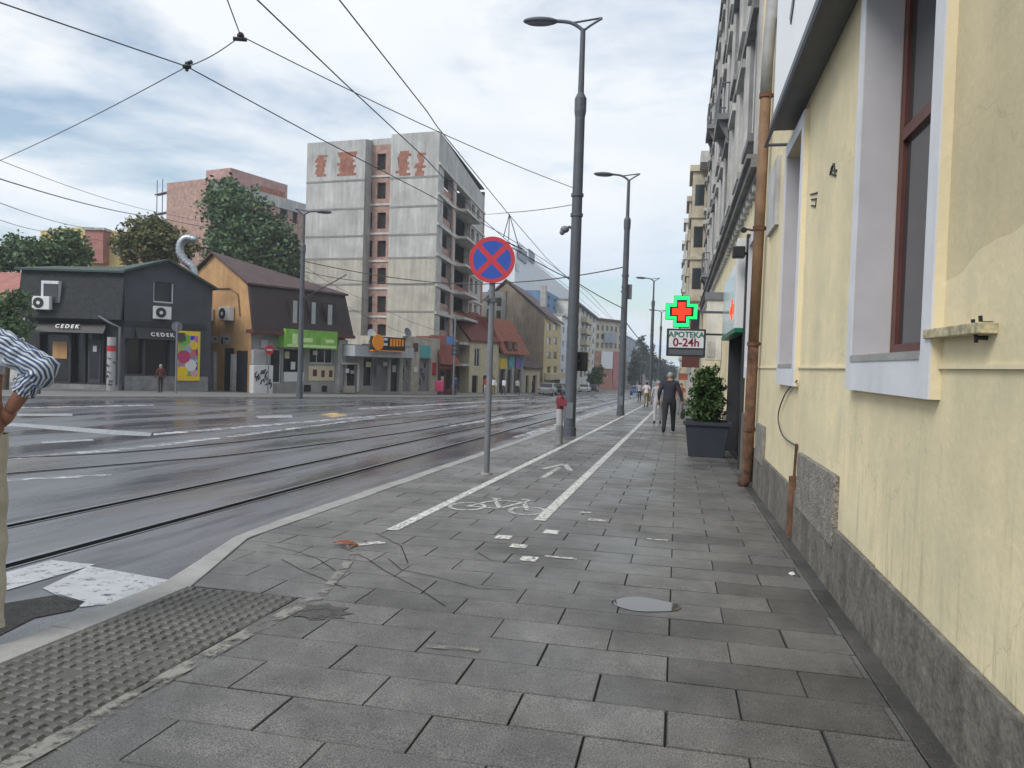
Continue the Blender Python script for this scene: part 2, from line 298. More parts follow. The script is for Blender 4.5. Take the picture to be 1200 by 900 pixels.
# ------------------------------------------------------------------ mesh helpers
class MB:
    def __init__(s): s.v = []; s.f = []; s.mi = []; s.m = 0
    def add(s, vs, fs):
        o = len(s.v); s.v += [Vector(q) for q in vs]; s.f += [[i+o for i in f] for f in fs]; s.mi += [s.m]*len(fs); return s
    def face(s, *p): return s.add(p, [list(range(len(p)))])
    def hexa(s, p): return s.add(p, [[0, 3, 2, 1], [4, 5, 6, 7], [0, 1, 5, 4], [1, 2, 6, 5], [2, 3, 7, 6], [3, 0, 4, 7]])
    def box(s, x0, x1, y0, y1, z0, z1):
        return s.hexa([(x0, y0, z0), (x1, y0, z0), (x1, y1, z0), (x0, y1, z0), (x0, y0, z1), (x1, y0, z1), (x1, y1, z1), (x0, y1, z1)])
    def prism(s, poly, ext):            # poly: 3D points, ext: vector
        n = len(poly); e = Vector(ext); a = [Vector(p) for p in poly]; b = [p+e for p in a]
        return s.add(a+b, [list(range(n))[::-1], list(range(n, 2*n))] + [[i, (i+1) % n, n+(i+1) % n, n+i] for i in range(n)])
    def tube(s, pts, r, n=8, caps=True):
        pts = [Vector(p) for p in pts]; rs = r if isinstance(r, (list, tuple)) else [r]*len(pts); rings = []; pa = None
        for i, p in enumerate(pts):
            d = (pts[min(i+1, len(pts)-1)]-pts[max(i-1, 0)]).normalized()
            if pa is None:
                pa = d.orthogonal().normalized()
                if abs(d.z) > 0.9: pa = Vector((1, 0, 0)) - d*d.x; pa.normalize()
            pa = (pa - d*pa.dot(d)).normalized(); q = d.cross(pa)
            rings.append([p + (pa*math.cos(2*math.pi*k/n) + q*math.sin(2*math.pi*k/n))*rs[i] for k in range(n)])
        o = len(s.v)
        for g in rings: s.v += g
        for i in range(len(pts)-1):
            for k in range(n):
                s.f.append([o+i*n+k, o+i*n+(k+1) % n, o+(i+1)*n+(k+1) % n, o+(i+1)*n+k]); s.mi.append(s.m)
        if caps:
            s.f.append([o+k for k in range(n)][::-1]); s.mi.append(s.m); s.f.append([o+(len(pts)-1)*n+k for k in range(n)]); s.mi.append(s.m)
        return s
    def ell(s, c, rx, ry, rz, n=12, m=8, rot=None):
        c = Vector(c); vs = []; fs = []
        for i in range(m+1):
            a = math.pi*i/m
            for k in range(n):
                b = 2*math.pi*k/n; q = Vector((rx*math.sin(a)*math.cos(b), ry*math.sin(a)*math.sin(b), rz*math.cos(a)))
                vs.append(c + (rot @ q if rot else q))
        for i in range(m):
            for k in range(n): fs.append([i*n+k, (i+1)*n+k, (i+1)*n+(k+1) % n, i*n+(k+1) % n])
        return s.add(vs, fs)
    def disc(s, c, nrm, r, th, n=32):
        c = Vector(c); nrm = Vector(nrm).normalized()
        return s.tube([c, c+nrm*th], r, n)
    def build(s, name, mats, parent=None, origin=None, smooth=False, bevel=0):
        if not isinstance(mats, (list, tuple)): mats = [mats]
        o = Vector((0, 0, 0)); p = parent
        while p is not None: o = o + Vector(p.location); p = p.parent
        if origin is not None: o = Vector(origin)
        me = bpy.data.meshes.new(name); me.from_pydata([q-o for q in s.v], [], s.f)
        for x in mats: me.materials.append(M[x])
        for i, pl in enumerate(me.polygons): pl.material_index = s.mi[i]; pl.use_smooth = smooth
        bm = bmesh.new(); bm.from_mesh(me); bmesh.ops.recalc_face_normals(bm, faces=bm.faces); bm.to_mesh(me); bm.free()
        me.update(); ob = bpy.data.objects.new(name, me); COL.objects.link(ob)
        if parent is not None: ob.parent = parent
        elif origin is not None: ob.location = o
        if bevel:
            b = ob.modifiers.new('bevel', 'BEVEL'); b.width = bevel; b.segments = 2; b.limit_method = 'ANGLE'
        return ob
def tag(o, label=None, cat=None, group=None, kind=None):
    if label: o['label'] = label
    if cat: o['category'] = cat
    if group: o['group'] = group
    if kind: o['kind'] = kind
    return o
def thing(name, label, cat, loc=(0, 0, 0), group=None):
    o = bpy.data.objects.new(name, None); COL.objects.link(o); o.location = loc; o.empty_display_size = 0.2
    return tag(o, label, cat, group)
def copy_thing(root, loc, rotz=0.0, label=None, scale=None, group=None):
    r = root.copy(); COL.objects.link(r); r.location = loc; r.rotation_euler = (0, 0, rotz)
    if label: r['label'] = label
    if group: r['group'] = group
    if scale: r.scale = scale
    def rec(src, dst):
        for ch in [o for o in COL.objects if o.parent == src]:
            c = ch.copy(); COL.objects.link(c); c.parent = dst; rec(ch, c)
    rec(root, r); return r
def bez(pts, n=8):
    pts = [Vector(p) for p in pts]; out = []
    for i in range(len(pts)-1):
        p0 = pts[max(i-1, 0)]; p1 = pts[i]; p2 = pts[i+1]; p3 = pts[min(i+2, len(pts)-1)]
        for k in range(n):
            t = k/n; out.append(0.5*((2*p1) + (p2-p0)*t + (2*p0-5*p1+4*p2-p3)*t*t + (3*p1-p0-3*p2+p3)*t**3))
    out.append(pts[-1]); return out
def text_mesh(name, txt, size, matname, parent, origin, ux, uz, depth=0.01, bold=False, spacing=1.0):
    cu = bpy.data.curves.new(name, 'FONT'); cu.body = txt; cu.size = size; cu.extrude = depth; cu.align_x = 'CENTER'; cu.align_y = 'CENTER'; cu.space_character = spacing
    if bold: cu.offset = size*0.022
    ob = bpy.data.objects.new(name, cu); COL.objects.link(ob)
    dg = bpy.context.evaluated_depsgraph_get(); me = bpy.data.meshes.new_from_object(ob.evaluated_get(dg)); bpy.data.objects.remove(ob)
    ux = Vector(ux).normalized(); uz = Vector(uz).normalized(); un = ux.cross(uz); o = Vector((0, 0, 0)); p = parent
    while p is not None: o = o + Vector(p.location); p = p.parent
    for v in me.vertices: c = v.co.copy(); v.co = Vector(origin) + ux*c.x + uz*c.y + un*c.z - o
    me.materials.clear(); me.materials.append(M[matname]); me.name = name
    r = bpy.data.objects.new(name, me); COL.objects.link(r); r.parent = parent; return r

class Facade:                           # vertical wall from A to B (left to right as seen); outside is to the right-hand normal facing the viewer
    def __init__(s, A, B, flip=False):
        s.A = Vector((A[0], A[1], 0)); s.B = Vector((B[0], B[1], 0)); s.d = (s.B-s.A); s.L = s.d.length; s.d.normalize()
        s.n = Vector((s.d.y, -s.d.x, 0))
        if flip: s.n = -s.n
    def P(s, u, z, d=0.0): q = s.A + s.d*u + s.n*d; return Vector((q.x, q.y, z))
    def uv(s, px, py, d=0.0):
        r = ray(px, py); o = s.A + s.n*d; t = (o-CC).dot(s.n)/r.dot(s.n); q = CC + r*t
        return (q-o).dot(s.d), q.z
    def u(s, px, py=400, d=0.0): return s.uv(px, py, d)[0]
    def z(s, px, py, d=0.0): return s.uv(px, py, d)[1]
    def rect(s, x0, y0, x1, y1, d=0.0): # picture box -> u0,u1,z0,z1
        xm, ym = (x0+x1)/2, (y0+y1)/2
        u0, u1 = s.u(x0, ym, d), s.u(x1, ym, d); z1, z0 = s.z(xm, y0, d), s.z(xm, y1, d)
        return (min(u0, u1), max(u0, u1), min(z0, z1), max(z0, z1))
    def box(s, mb, u0, u1, z0, z1, d0, d1):
        return mb.hexa([s.P(u0, z0, d0), s.P(u1, z0, d0), s.P(u1, z0, d1), s.P(u0, z0, d1), s.P(u0, z1, d0), s.P(u1, z1, d0), s.P(u1, z1, d1), s.P(u0, z1, d1)])
    def wall(s, mb, u0, u1, z0, z1, ops, depth=0.3, top=None):
        us = sorted({u0, u1, *[o[0] for o in ops], *[o[1] for o in ops]}); zs = sorted({z0, z1, *[o[2] for o in ops], *[o[3] for o in ops]})
        us = [x for x in us if u0 <= x <= u1]; zs = [x for x in zs if z0 <= x <= z1]
        for i in range(len(us)-1):
            for j in range(len(zs)-1):
                uc, zc_ = (us[i]+us[i+1])/2, (zs[j]+zs[j+1])/2
                if any(o[0] < uc < o[1] and o[2] < zc_ < o[3] for o in ops): continue
                mb.face(s.P(us[i], zs[j]), s.P(us[i+1], zs[j]), s.P(us[i+1], zs[j+1]), s.P(us[i], zs[j+1]))
        for a, b, c, e in ops:
            for p, q in (((a, c), (a, e)), ((b, c), (b, e)), ((a, c), (b, c)), ((a, e), (b, e))):
                mb.face(s.P(p[0], p[1], 0), s.P(q[0], q[1], 0), s.P(q[0], q[1], -depth), s.P(p[0], p[1], -depth))
        return mb
    def window(s, parent, o, depth=0.2, fw=0.08, frame='white_trim', glass='glass', mull=1, trans=0, sill=None):
        a, b, c, e = o; mb = MB()
        for x in (a, b-fw): s.box(mb, x, x+fw, c, e, -depth-0.06, -depth)
        for z in (c, e-fw): s.box(mb, a+fw, b-fw, z, z+fw, -depth-0.06, -depth+0.002)
        for k in range(mull):
            x = a + (b-a)*(k+1)/(mull+1); s.box(mb, x-fw*0.4, x+fw*0.4, c+fw, e-fw, -depth-0.05, -depth+0.004)
        if trans: z = c+(e-c)*trans; s.box(mb, a+fw, b-fw, z-fw*0.4, z+fw*0.4, -depth-0.05, -depth+0.006)
        w_ = mb.build('window', frame, parent)
        g = MB(); s.box(g, a+0.005, b-0.005, c+0.005, e-0.005, -depth-0.045, -depth-0.025); g.build('pane', glass, w_)
        if sill:
            q = MB(); s.box(q, a-0.1, b+0.1, c-0.09, c-0.004, -0.02, 0.1); q.build('sill', sill, w_)
        return w_
def shell(name, poly, z1, m, parent, z0=None, ops=None):
    """closed block over a ground polygon with walls down into the ground"""
    mb = MB(); n = len(poly)
    zb = [gz(p[1])-0.3 if z0 is None else z0 for p in poly]
    zt = z1 if isinstance(z1, (list, tuple)) else [z1]*n
    mb.add([(p[0], p[1], zb[i]) for i, p in enumerate(poly)] + [(p[0], p[1], zt[i]) for i, p in enumerate(poly)],
           [[i, (i+1) % n, n+(i+1) % n, n+i] for i in range(n)] + [list(range(n, 2*n))])
    return mb.build(name, m, parent)

# ================================================================== the ground
mb = MB(); mb.face((-450, -60, gz(-60)-0.16), (450, -60, gz(-60)-0.16), (450, 640, gz(640)-0.16), (-450, 640, gz(640)-0.16))
tag(mb.build('ground', 'grey_wall'), kind='structure')
mb = MB(); mb.face((-90, -20, gz(-20)-0.1), (20, -20, gz(-20)-0.1), (20, 420, gz(420)-0.1), (-90, 420, gz(420)-0.1))
road = tag(mb.build('road', 'asphalt'), kind='structure')
mb = MB()                                # low green hill closing the street
xs = [-450+30*i for i in range(31)]
rows_ = []
for j, (y, hh) in enumerate([(420, -12), (470, 0), (530, 9), (600, 15), (640, 14)]):
    rows_.append([Vector((x, y, gz(y)*0.9 + hh + 3*math.sin(x*0.021+j) + 2*math.sin(x*0.05))) for x in xs])
for j in range(4):
    for i in range(30): mb.face(rows_[j][i], rows_[j][i+1], rows_[j+1][i+1], rows_[j+1][i])
M['hill'] = mat('wooded hillside', (0.07, 0.095, 0.085), 0.9, 0.4, 0.05)
tag(mb.build('hill', 'hill', smooth=True), kind='structure')

def kerb_in(y):
    if y >= 6.2: return -3.70
    if y >= 4.675: return -3.22 + (-3.70+3.22)*(y-4.675)/(6.2-4.675)
    return -2.42
def kerb_out(y): return -3.9 if y >= 6.4 else (-3.46 + (-3.9+3.46)*(y-4.7)/1.7 if y >= 4.7 else -3.46)
bed = MB()
ys = [-6, 2, 4.675, 5.4, 6.2, 30, 80, 200]
for i in range(len(ys)-1):
    a, b = ys[i], ys[i+1]; xa, xb = kerb_out(a)+0.05, kerb_out(b)+0.05
    bed.face((xa, a, gz(a)-0.014), (1.6, a, gz(a)-0.014), (1.6, b, gz(b)-0.014), (xb, b, gz(b)-0.014))
slab = MB(); tones = []
rs = random.Random(11)
def add_slab(q, tone, gap=None, ch=0.004):
    gap = rs.choice((.0015, .002, .003, .0045)); ch = rs.uniform(.002, .005)
    dz = rs.uniform(-0.0012, 0.0012); tx, ty = rs.uniform(-0.003, 0.003), rs.uniform(-0.003, 0.003)
    cx = sum(p[0] for p in q)/4; cy = sum(p[1] for p in q)/4
    def pt(p, ins, h):
        x = p[0] + (ins if p[0] < cx else -ins); y = p[1] + (ins if p[1] < cy else -ins)
        return (x, y, gz(y)+dz+tx*(x-cx)+ty*(y-cy)+h)
    t_ = [pt(p, gap+ch, 0) for p in q]; m_ = [pt(p, gap, -ch) for p in q]; b_ = [pt(p, gap, -0.03) for p in q]
    slab.add(t_+m_+b_, [[0, 1, 2, 3]] + [[i+4, (i+1) % 4+4, (i+1) % 4, i] for i in range(4)] + [[i+8, (i+1) % 4+8, (i+1) % 4+4, i+4] for i in range(4)])
    tones.extend([tone] + [0.06]*8)
damp = [(0.38, 4.12), (0.75, 4.12), (0.75, 3.75), (0.2, 3.75), (0.75, 5.2), (0.7, 5.95), (0.9, 6.7), (0.62, 4.85), (0.9, 5.6), (0.45, 7.7)]
for k in range(-24, 360):
    y0 = 2.87+0.361*k; y1 = y0+0.361
    x0 = -1.01-0.675*5 + (0.338 if k % 2 else 0.0)
    xl = min(kerb_in(y0), kerb_in(y1)); i = 0
    while True:
        a = x0+0.675*i; b = a+0.675; i += 1
        if a > 1.055: break
        if b <= xl+0.02: continue
        b = min(b, 1.055)
        if b-a < 0.03: continue
        la, lb = max(a, kerb_in(y0+1e-4)), max(a, kerb_in(y1-1e-4))
        if la >= b-0.02 or lb >= b-0.02: continue
        tone = rs.gauss(0.138, 0.009)
        cx, cy = (la+b)/2, (y0+y1)/2
        if cx < -2.5 and cy > 4.6: tone *= 1.06
        for q in damp:
            if la <= q[0] <= b and y0 <= q[1] <= y1: tone *= 0.70
        if cx > 0.55: tone *= 0.93
        add_slab([(la, y0), (b, y0), (b, y1), (lb, y1)], tone)
y = -6.0
while y < 60:
    L_ = rs.uniform(0.55, 1.1); add_slab([(1.055, y), (1.25, y), (1.25, y+L_), (1.055, y+L_)], rs.gauss(0.075, 0.012)); y += L_
pav = slab.build('pavement', 'paving'); tag(pav, kind='structure')
at = pav.data.attributes.new('tone', 'FLOAT', 'FACE')
for i, v in enumerate(tones): at.data[i].value = v
bed.build('bedding', 'granite', pav)

kb = MB(); seq = []
y = -6.0
kl = [(-3.46, -3.24, -6, 0.5), (-3.46, -3.24, 0.5, 1.6), (-3.46, -3.24, 1.6, 2.7), (-3.46, -3.24, 2.7, 3.7), (-3.46, -3.24, 3.7, 4.675)]
for a, b, c, e in kl: kb.hexa([(a, c+.006, gz(c)-.3), (b, c+.006, gz(c)-.3), (b, e, gz(e)-.3), (a, e, gz(e)-.3), (a, c+.006, gz(c)+.001), (b, c+.006, gz(c)+.001), (b, e, gz(e)+.001), (a, e, gz(e)+.001)])
ks = [4.675, 5.4, 6.2] + [6.2+0.99*i for i in range(1, 160)]
for c, e in zip(ks[:-1], ks[1:]):
    h = rs.uniform(0.0, 0.006); g_ = 0.006
    kb.hexa([(kerb_out(c), c+g_, gz(c)-.3), (kerb_in(c+1e-4)-.012, c+g_, gz(c)-.3), (kerb_in(e)-.012, e, gz(e)-.3), (kerb_out(e), e, gz(e)-.3),
             (kerb_out(c), c+g_, gz(c)+h), (kerb_in(c+1e-4)-.012, c+g_, gz(c)+h), (kerb_in(e)-.012, e, gz(e)+h), (kerb_out(e), e, gz(e)+h)])
tag(kb.build('kerb', 'stone', bevel=0.008), kind='structure')

# tactile paving with worn studs
M['tactile'] = mat('tactile concrete', (0.088, 0.085, 0.078), 0.62, 0.22, 3, 0.4, 110, fine=0.25)
tp = MB()
for i in range(3):
    for k in range(20):
        a = -3.23+0.27*i; y0 = 4.67-0.4*(k+1); L_ = 0.4
        h = rs.uniform(-.002, .002)
        tp.hexa([(a+.003, y0+.003, gz(y0)-.03), (a+.267, y0+.003, gz(y0)-.03), (a+.267, y0+L_-.003, gz(y0+L_)-.03), (a+.003, y0+L_-.003, gz(y0+L_)-.03),
                 (a+.003, y0+.003, gz(y0)+h), (a+.267, y0+.003, gz(y0)+h), (a+.267, y0+L_-.003, gz(y0+L_)+h), (a+.003, y0+L_-.003, gz(y0+L_)+h)])
tpo = tp.build('tactile_paving', 'tactile', pav)
st = MB()
for i in range(11):
    for k in range(46):
        x = -3.19+0.0735*i; y = 4.62-0.082*k
        if rs.random() < 0.04: continue
        hgt = rs.uniform(0.006, 0.0105); w0, w1 = 0.024, 0.017
        st.hexa([(x-w0, y-w0, gz(y)), (x+w0, y-w0, gz(y)), (x+w0, y+w0, gz(y)), (x-w0, y+w0, gz(y)), (x-w1, y-w1, gz(y)+hgt), (x+w1, y-w1, gz(y)+hgt), (x+w1, y+w1, gz(y)+hgt), (x-w1, y+w1, gz(y)+hgt)])
M['stud'] = mat('worn studs', (0.105, 0.102, 0.094), 0.6, 0.25, 4, fine=0.2)
st.build('stud', 'stud', tpo)['kind'] = 'stuff'
# markings -----------------------------------------------------------------
def strip(mb, pts, wd, h):
    for (a, b) in zip(pts[:-1], pts[1:]):
        a = Vector((a[0], a[1], 0)); b = Vector((b[0], b[1], 0)); d = (b-a).normalized(); n = Vector((-d.y, d.x, 0))*wd/2
        mb.face(*[Vector((q.x, q.y, gz(q.y)+h)) for q in (a-n, b-n, b+n, a+n)])
mb = MB(); strip(mb, [(-2.66, 7.0), (-2.56, 18), (-2.48, 34), (-2.4, 75)], 0.115, 0.0065); strip(mb, [(-1.40, 8.1), (-1.36, 30), (-1.3, 75)], 0.125, 0.0065)
mb.build('lane_line', 'lane_white', pav)
mb = MB()
for (px, py, a, b) in [(590, 630, .15, .17), (608, 640.5, .15, .15), (620, 655.5, .14, .17), (646, 624, .15, .19)]:
    g = G(px, py); mb.face(*[(g.x+sx*a/2, g.y+sy*b/2, gz(g.y+sy*b/2)+.0065) for sx, sy in ((-1, -1), (1, -1), (1, 1), (-1, 1))])
mb.build('lane_block', 'lane_white', pav)
mb = MB()
for (px, py, a, b) in [(657, 654, .28, .06), (700, 610, .2, .12), (686, 601, .13, .1), (770, 633, .2, .05)]:
    g = G(px, py); mb.face(*[(g.x+sx*a/2, g.y+sy*b/2, gz(g.y+sy*b/2)+.0065) for sx, sy in ((-1, -1), (1, -1), (1, 1), (-1, 1))])
def bk(u, v): return (-2.0+u*1.0, 8.95+v*1.35)
for cxx in (-0.36, 0.36):
    strip(mb, [bk(cxx+0.2*math.cos(t*math.pi/8), 0.2*math.sin(t*math.pi/8)-0.22) for t in range(17)], 0.05, .0066)
for seg in ([(-.36, -.22), (-.16, .22), (.2, .22), (.36, -.22)], [(-.16, .22), (.02, -.2), (.2, .22)], [(-.36, -.22), (.02, -.2)], [(-.2, .33), (-.16, .22)], [(-.28, .33), (-.12, .33)], [(.2, .22), (.23, .36), (.12, .38)]):
    strip(mb, [bk(*p) for p in seg], 0.055, .0070)
strip(mb, [(-2.0, 11.7), (-1.98, 13.3)], .09, .0066); strip(mb, [(-2.2, 12.9), (-1.97, 13.9), (-1.73, 12.9)], .1, .0070)
lf_ = MB(); strip(lf_, [(-2.37, 1.9), (-2.36, 2.6), (-2.36, 3.3), (-2.34, 4.0), (-2.3, 4.7)], .10, .0066)
gq = G(540, 762); strip(lf_, [(gq.x-.2, gq.y-.01), (gq.x+.1, gq.y+.02)], .05, .0066); strip(lf_, [(-2.3, 4.75), (-2.42, 5.3), (-2.6, 6.0)], .07, .0066); lf_.build('old_border_line', 'lane_ghost', pav); strip(mb, [tuple(G(405, 640)[:2]), tuple(G(450, 636)[:2])], .1, .007)
mb.build('bicycle_symbol', 'lane_faint', pav)
for cr in ([(312, 639), (345, 646), (372, 655), (400, 674)], [(400, 641), (430, 655), (452, 670), (490, 690), (522, 711)], [(330, 656), (352, 668), (405, 690)], [(455, 655), (470, 668), (525, 680), (560, 690), (604, 692)], [(440, 625), (470, 640), (478, 660)], [(560, 648), (575, 657), (610, 660)]):
    mb = MB(); strip(mb, [tuple(G(*p)[:2]) for p in cr], .0065, .0048); mb.build('crack', 'groove', pav)
g = G(757, 709); mb = MB(); c0 = [(math.cos(2*math.pi*k/28), math.sin(2*math.pi*k/28)) for k in range(28)]
mb.face(*[(g.x-0.0+0.22*x*(1+.08*math.sin(2*math.pi*i/14+1)), g.y+0.17*y*(1+.10*math.cos(2*math.pi*i/9.33)), gz(g.y)-S*0.17*y+.0045) for i, (x, y) in enumerate(c0)])
tag(mb.build('puddle', 'water'), kind='structure')
g = G(372, 717); mb = MB()
mb.face(*[(g.x+0.2*x*(1+.25*math.sin(2*i)), g.y+0.15*y*(1+.2*math.cos(i*1.7)), gz(g.y)-S*0.15*y+.005) for i, (x, y) in enumerate(c0)])
mb.build('dirt_film', 'damp', pav)

mb = MB()
def rq(*pts, h=0.005): mb.face(*[(lambda q: (q.x, q.y, gz(q.y)-0.1+h))(RD(*p)) for p in pts])
rq((-60, 690), (60, 657), (112, 662), (-60, 712)); rq((50, 690), (104, 664), (208, 682), (150, 706), (95, 712))
rq((-40, 495.5), (22, 496), (178, 507.5), (176, 511.5), (130, 509.5), (20, 500), (-40, 499))
rq((20, 485), (85, 485), (85, 487.5), (20, 487.5)); rq((300, 487.5), (342, 486.5), (343, 489.5), (303, 490.5)); rq((48, 518), (108, 514.5), (110, 516.5), (50, 520))
mb.build('crossing_marking', 'road_white', road)
mb = MB(); rq((-80, 735), (-20, 712), (70, 697), (100, 706), (85, 716), (40, 725), (-20, 755)); mb.build('broken_asphalt', 'asphalt_broken', road)
mb = MB()
rq((0, 537), (150, 525), (300, 507), (440, 489), (440, 490.5), (300, 509), (150, 527.5), (0, 540)); rq((180, 508), (440, 487), (560, 475), (560, 476), (440, 488.5), (180, 510.5)); rq((0, 562), (130, 556), (130, 558), (0, 565))
rq((0, 478), (180, 474), (180, 475.5), (0, 479.5)); rq((420, 478.5), (620, 467.5), (620, 468.5), (420, 480))
rq((520, 498), (690, 476), (690, 478), (520, 501))
mb.face(*[(x, y, gz(y)-.095) for x, y in ((-4.5, 21), (-4.05, 21), (-4.05, 75), (-4.5, 75))])  # wide pale strip along the near kerb
mb.build('lane_marking_pale_strip', 'road_thin', road)
mb = MB(); rq((375, 486), (392, 483.5), (408, 486.5), (390, 489.5)); mb.build('ochre_patch', 'road_ochre', road)

# tram rails: steel heads with a dark flange groove
def rail(pts, label):
    pts = bez([(p[0], p[1], 0) for p in pts], 6)
    r_ = thing('tram_rail', label, 'tram rail', onground(pts[0].x, pts[0].y, -0.1), 'tram rails set in the carriageway')
    a = MB(); strip(a, [(p.x, p.y) for p in pts], 0.11, -0.0945); a.build('groove', 'groove', r_)
    a = MB(); strip(a, [(p.x-0.082, p.y) for p in pts], 0.055, -0.0930); a.build('rail_head', 'steel', r_)
    a = MB(); strip(a, [(p.x+0.066, p.y) for p in pts], 0.022, -0.0925); a.build('guard_lip', 'steel', r_)
def rp(l): return [tuple(RD(*p)[:2]) for p in l]
rail([(-5.04, -4), (-5.08, 10), (-5.2, 25), (-5.25, 45), (-5.25, 70), (-5.25, 110)], 'nearest tram rail, a dark groove running along the kerb')
rail([(-6.3, -4), (-6.3, 10), (-6.4, 25), (-6.45, 45), (-6.45, 70), (-6.45, 110)], 'second tram rail from the kerb, pair of the nearest one')
rail(rp([(-60, 560), (7, 555.5), (183, 541), (286, 531.7), (440, 512), (540, 496)]) + [(-8.2, 45), (-8.2, 70), (-8.2, 110)], 'third tram rail from the kerb, bending away to the left')
rail(rp([(-60, 541), (11, 537), (147, 530), (268, 519), (367, 508), (470, 496)]) + [(-9.4, 45), (-9.4, 70), (-9.4, 110)], 'farthest tram rail, thin dark curve beyond the other three')

# far pavement
kpx = [(-120, 463), (0, 464), (100, 464.5), (200, 464.5), (300, 465), (400, 465), (500, 465), (600, 464), (640, 462.3)]
kg = [G(*p) for p in kpx]; kg = [Vector((p.x, p.y, 0)) for p in kg] + [Vector((-13, 110, 0)), Vector((-12.6, 170, 0)), Vector((-12.6, 400, 0))]
mb = MB(); kk = MB()
for a, b in zip(kg[:-1], kg[1:]):
    mb.face((a.x-.2, a.y, gz(a.y)), (b.x-.2, b.y, gz(b.y)), (b.x-40, b.y+8, gz(b.y+8)), (a.x-40, a.y+8, gz(a.y+8)))
    kk.hexa([(a.x, a.y, gz(a.y)-.3), (b.x, b.y, gz(b.y)-.3), (b.x-.195, b.y, gz(b.y)-.3), (a.x-.195, a.y, gz(a.y)-.3), (a.x, a.y, gz(a.y)+.01), (b.x, b.y, gz(b.y)+.01), (b.x-.195, b.y, gz(b.y)+.01), (a.x-.195, a.y, gz(a.y)+.01)])
M['far_paving'] = mat('far pavement asphalt', (0.17, 0.168, 0.16), 0.7, 0.2, 1.2, 0.2, 60)
tag(mb.build('far_pavement', 'far_paving'), kind='structure'); tag(kk.build('far_kerb', 'stone'), kind='structure')

# ================================================================== right-hand buildings
# --- low yellow house beside the camera
yb = thing('yellow_house', 'yellow plastered house with tall red wooden windows right beside the pavement', 'house', (1.2, 4, gz(4)))
FY = Facade((1.2, 12.75), (1.2, -3)); YF = 12.75
def yo(y0, y1, z0, z1): return (YF-y1, YF-y0, z0, z1)
w1 = yo(4.08, 5.62, 1.60, 4.15); w2 = yo(8.40, 9.52, 1.56, 4.0)
m = bpy.data.materials['yellow plaster'].copy(); m.name = 'patched yellow plaster'; M['plaster_patched'] = m
t = m.node_tree; b = t.nodes['Principled BSDF']; src = b.inputs['Base Color'].links[0].from_socket; L = t.links.new
c = t.nodes.new('ShaderNodeTexCoord'); sx = t.nodes.new('ShaderNodeSeparateXYZ'); L(c.outputs['Object'], sx.inputs[0])
def mth(op, a, bv):
    n = t.nodes.new('ShaderNodeMath'); n.operation = op
    for i, v in enumerate((a, bv)):
        if isinstance(v, (int, float)): n.inputs[i].default_value = v
        else: L(v, n.inputs[i])
    return n.outputs[0]
nz_ = t.nodes.new('ShaderNodeTexNoise'); nz_.inputs['Scale'].default_value = 1.2; L(c.outputs['Object'], nz_.inputs['Vector'])
zz = mth('ADD', sx.outputs[2], mth('MULTIPLY', nz_.outputs[0], 0.25))         # edge of the repainted field, local z = 2.0 m
sl = mth('SUBTRACT', zz, mth('MULTIPLY', sx.outputs[1], -0.10))
up = mth('GREATER_THAN', sl, 2.17); near = mth('LESS_THAN', sx.outputs[1], 0.10)
msk = mth('MULTIPLY', up, near)
x = t.nodes.new('ShaderNodeMix'); x.data_type = 'RGBA'; x.blend_type = 'MULTIPLY'; L(mth('MULTIPLY', msk, 1.0), x.inputs[0]); L(src, x.inputs[6]); x.inputs[7].default_value = (0.83, 0.82, 0.80, 1)
st_ = t.nodes.new('ShaderNodeTexNoise'); st_.inputs['Scale'].default_value = 1.0; st_.inputs['Detail'].default_value = 9; st_.inputs['Roughness'].default_value = 0.75
mp = t.nodes.new('ShaderNodeMapping'); mp.inputs['Scale'].default_value = (16, 16, 1.3); L(c.outputs['Object'], mp.inputs[0]); L(mp.outputs[0], st_.inputs['Vector'])
mr = t.nodes.new('ShaderNodeMapRange'); mr.inputs[1].default_value = 0.52; mr.inputs[2].default_value = 0.66; mr.inputs[3].default_value = 0; mr.inputs[4].default_value = 0.72; L(st_.outputs[0], mr.inputs[0])
lo = t.nodes.new('ShaderNodeMapRange'); lo.inputs[1].default_value = 0.25; lo.inputs[2].default_value = 1.5; lo.inputs[3].default_value = 1; lo.inputs[4].default_value = 0; L(sx.outputs[2], lo.inputs[0])
big = t.nodes.new('ShaderNodeTexNoise'); big.inputs['Scale'].default_value = 0.8; L(c.outputs['Object'], big.inputs['Vector'])
bm_ = t.nodes.new('ShaderNodeMapRange'); bm_.inputs[1].default_value = 0.38; bm_.inputs[2].default_value = 0.52; L(big.outputs[0], bm_.inputs[0])
# blotchy repaints and greenish damp fields
bl = t.nodes.new('ShaderNodeTexNoise'); bl.inputs['Scale'].default_value = 1.7; bl.inputs['Detail'].default_value = 8; bl.inputs['Roughness'].default_value = 0.7; L(c.outputs['Object'], bl.inputs['Vector'])
blr = t.nodes.new('ShaderNodeValToRGB'); L(bl.outputs[0], blr.inputs[0]); e_ = blr.color_ramp.elements; e_[0].position = .36; e_[0].color = (.80, .83, .80, 1); e_[1].position = .62; e_[1].color = (1.06, 1.02, .97, 1)
xb = t.nodes.new('ShaderNodeMix'); xb.data_type = 'RGBA'; xb.blend_type = 'MULTIPLY'; xb.inputs[0].default_value = .8; L(x.outputs[2], xb.inputs[6]); L(blr.outputs[0], xb.inputs[7])
vc = t.nodes.new('ShaderNodeTexVoronoi'); vc.feature = 'DISTANCE_TO_EDGE'; vc.inputs['Scale'].default_value = .9
wp = t.nodes.new('ShaderNodeTexNoise'); wp.inputs['Scale'].default_value = 3.5; wp.inputs['Detail'].default_value = 6; L(c.outputs['Object'], wp.inputs['Vector'])
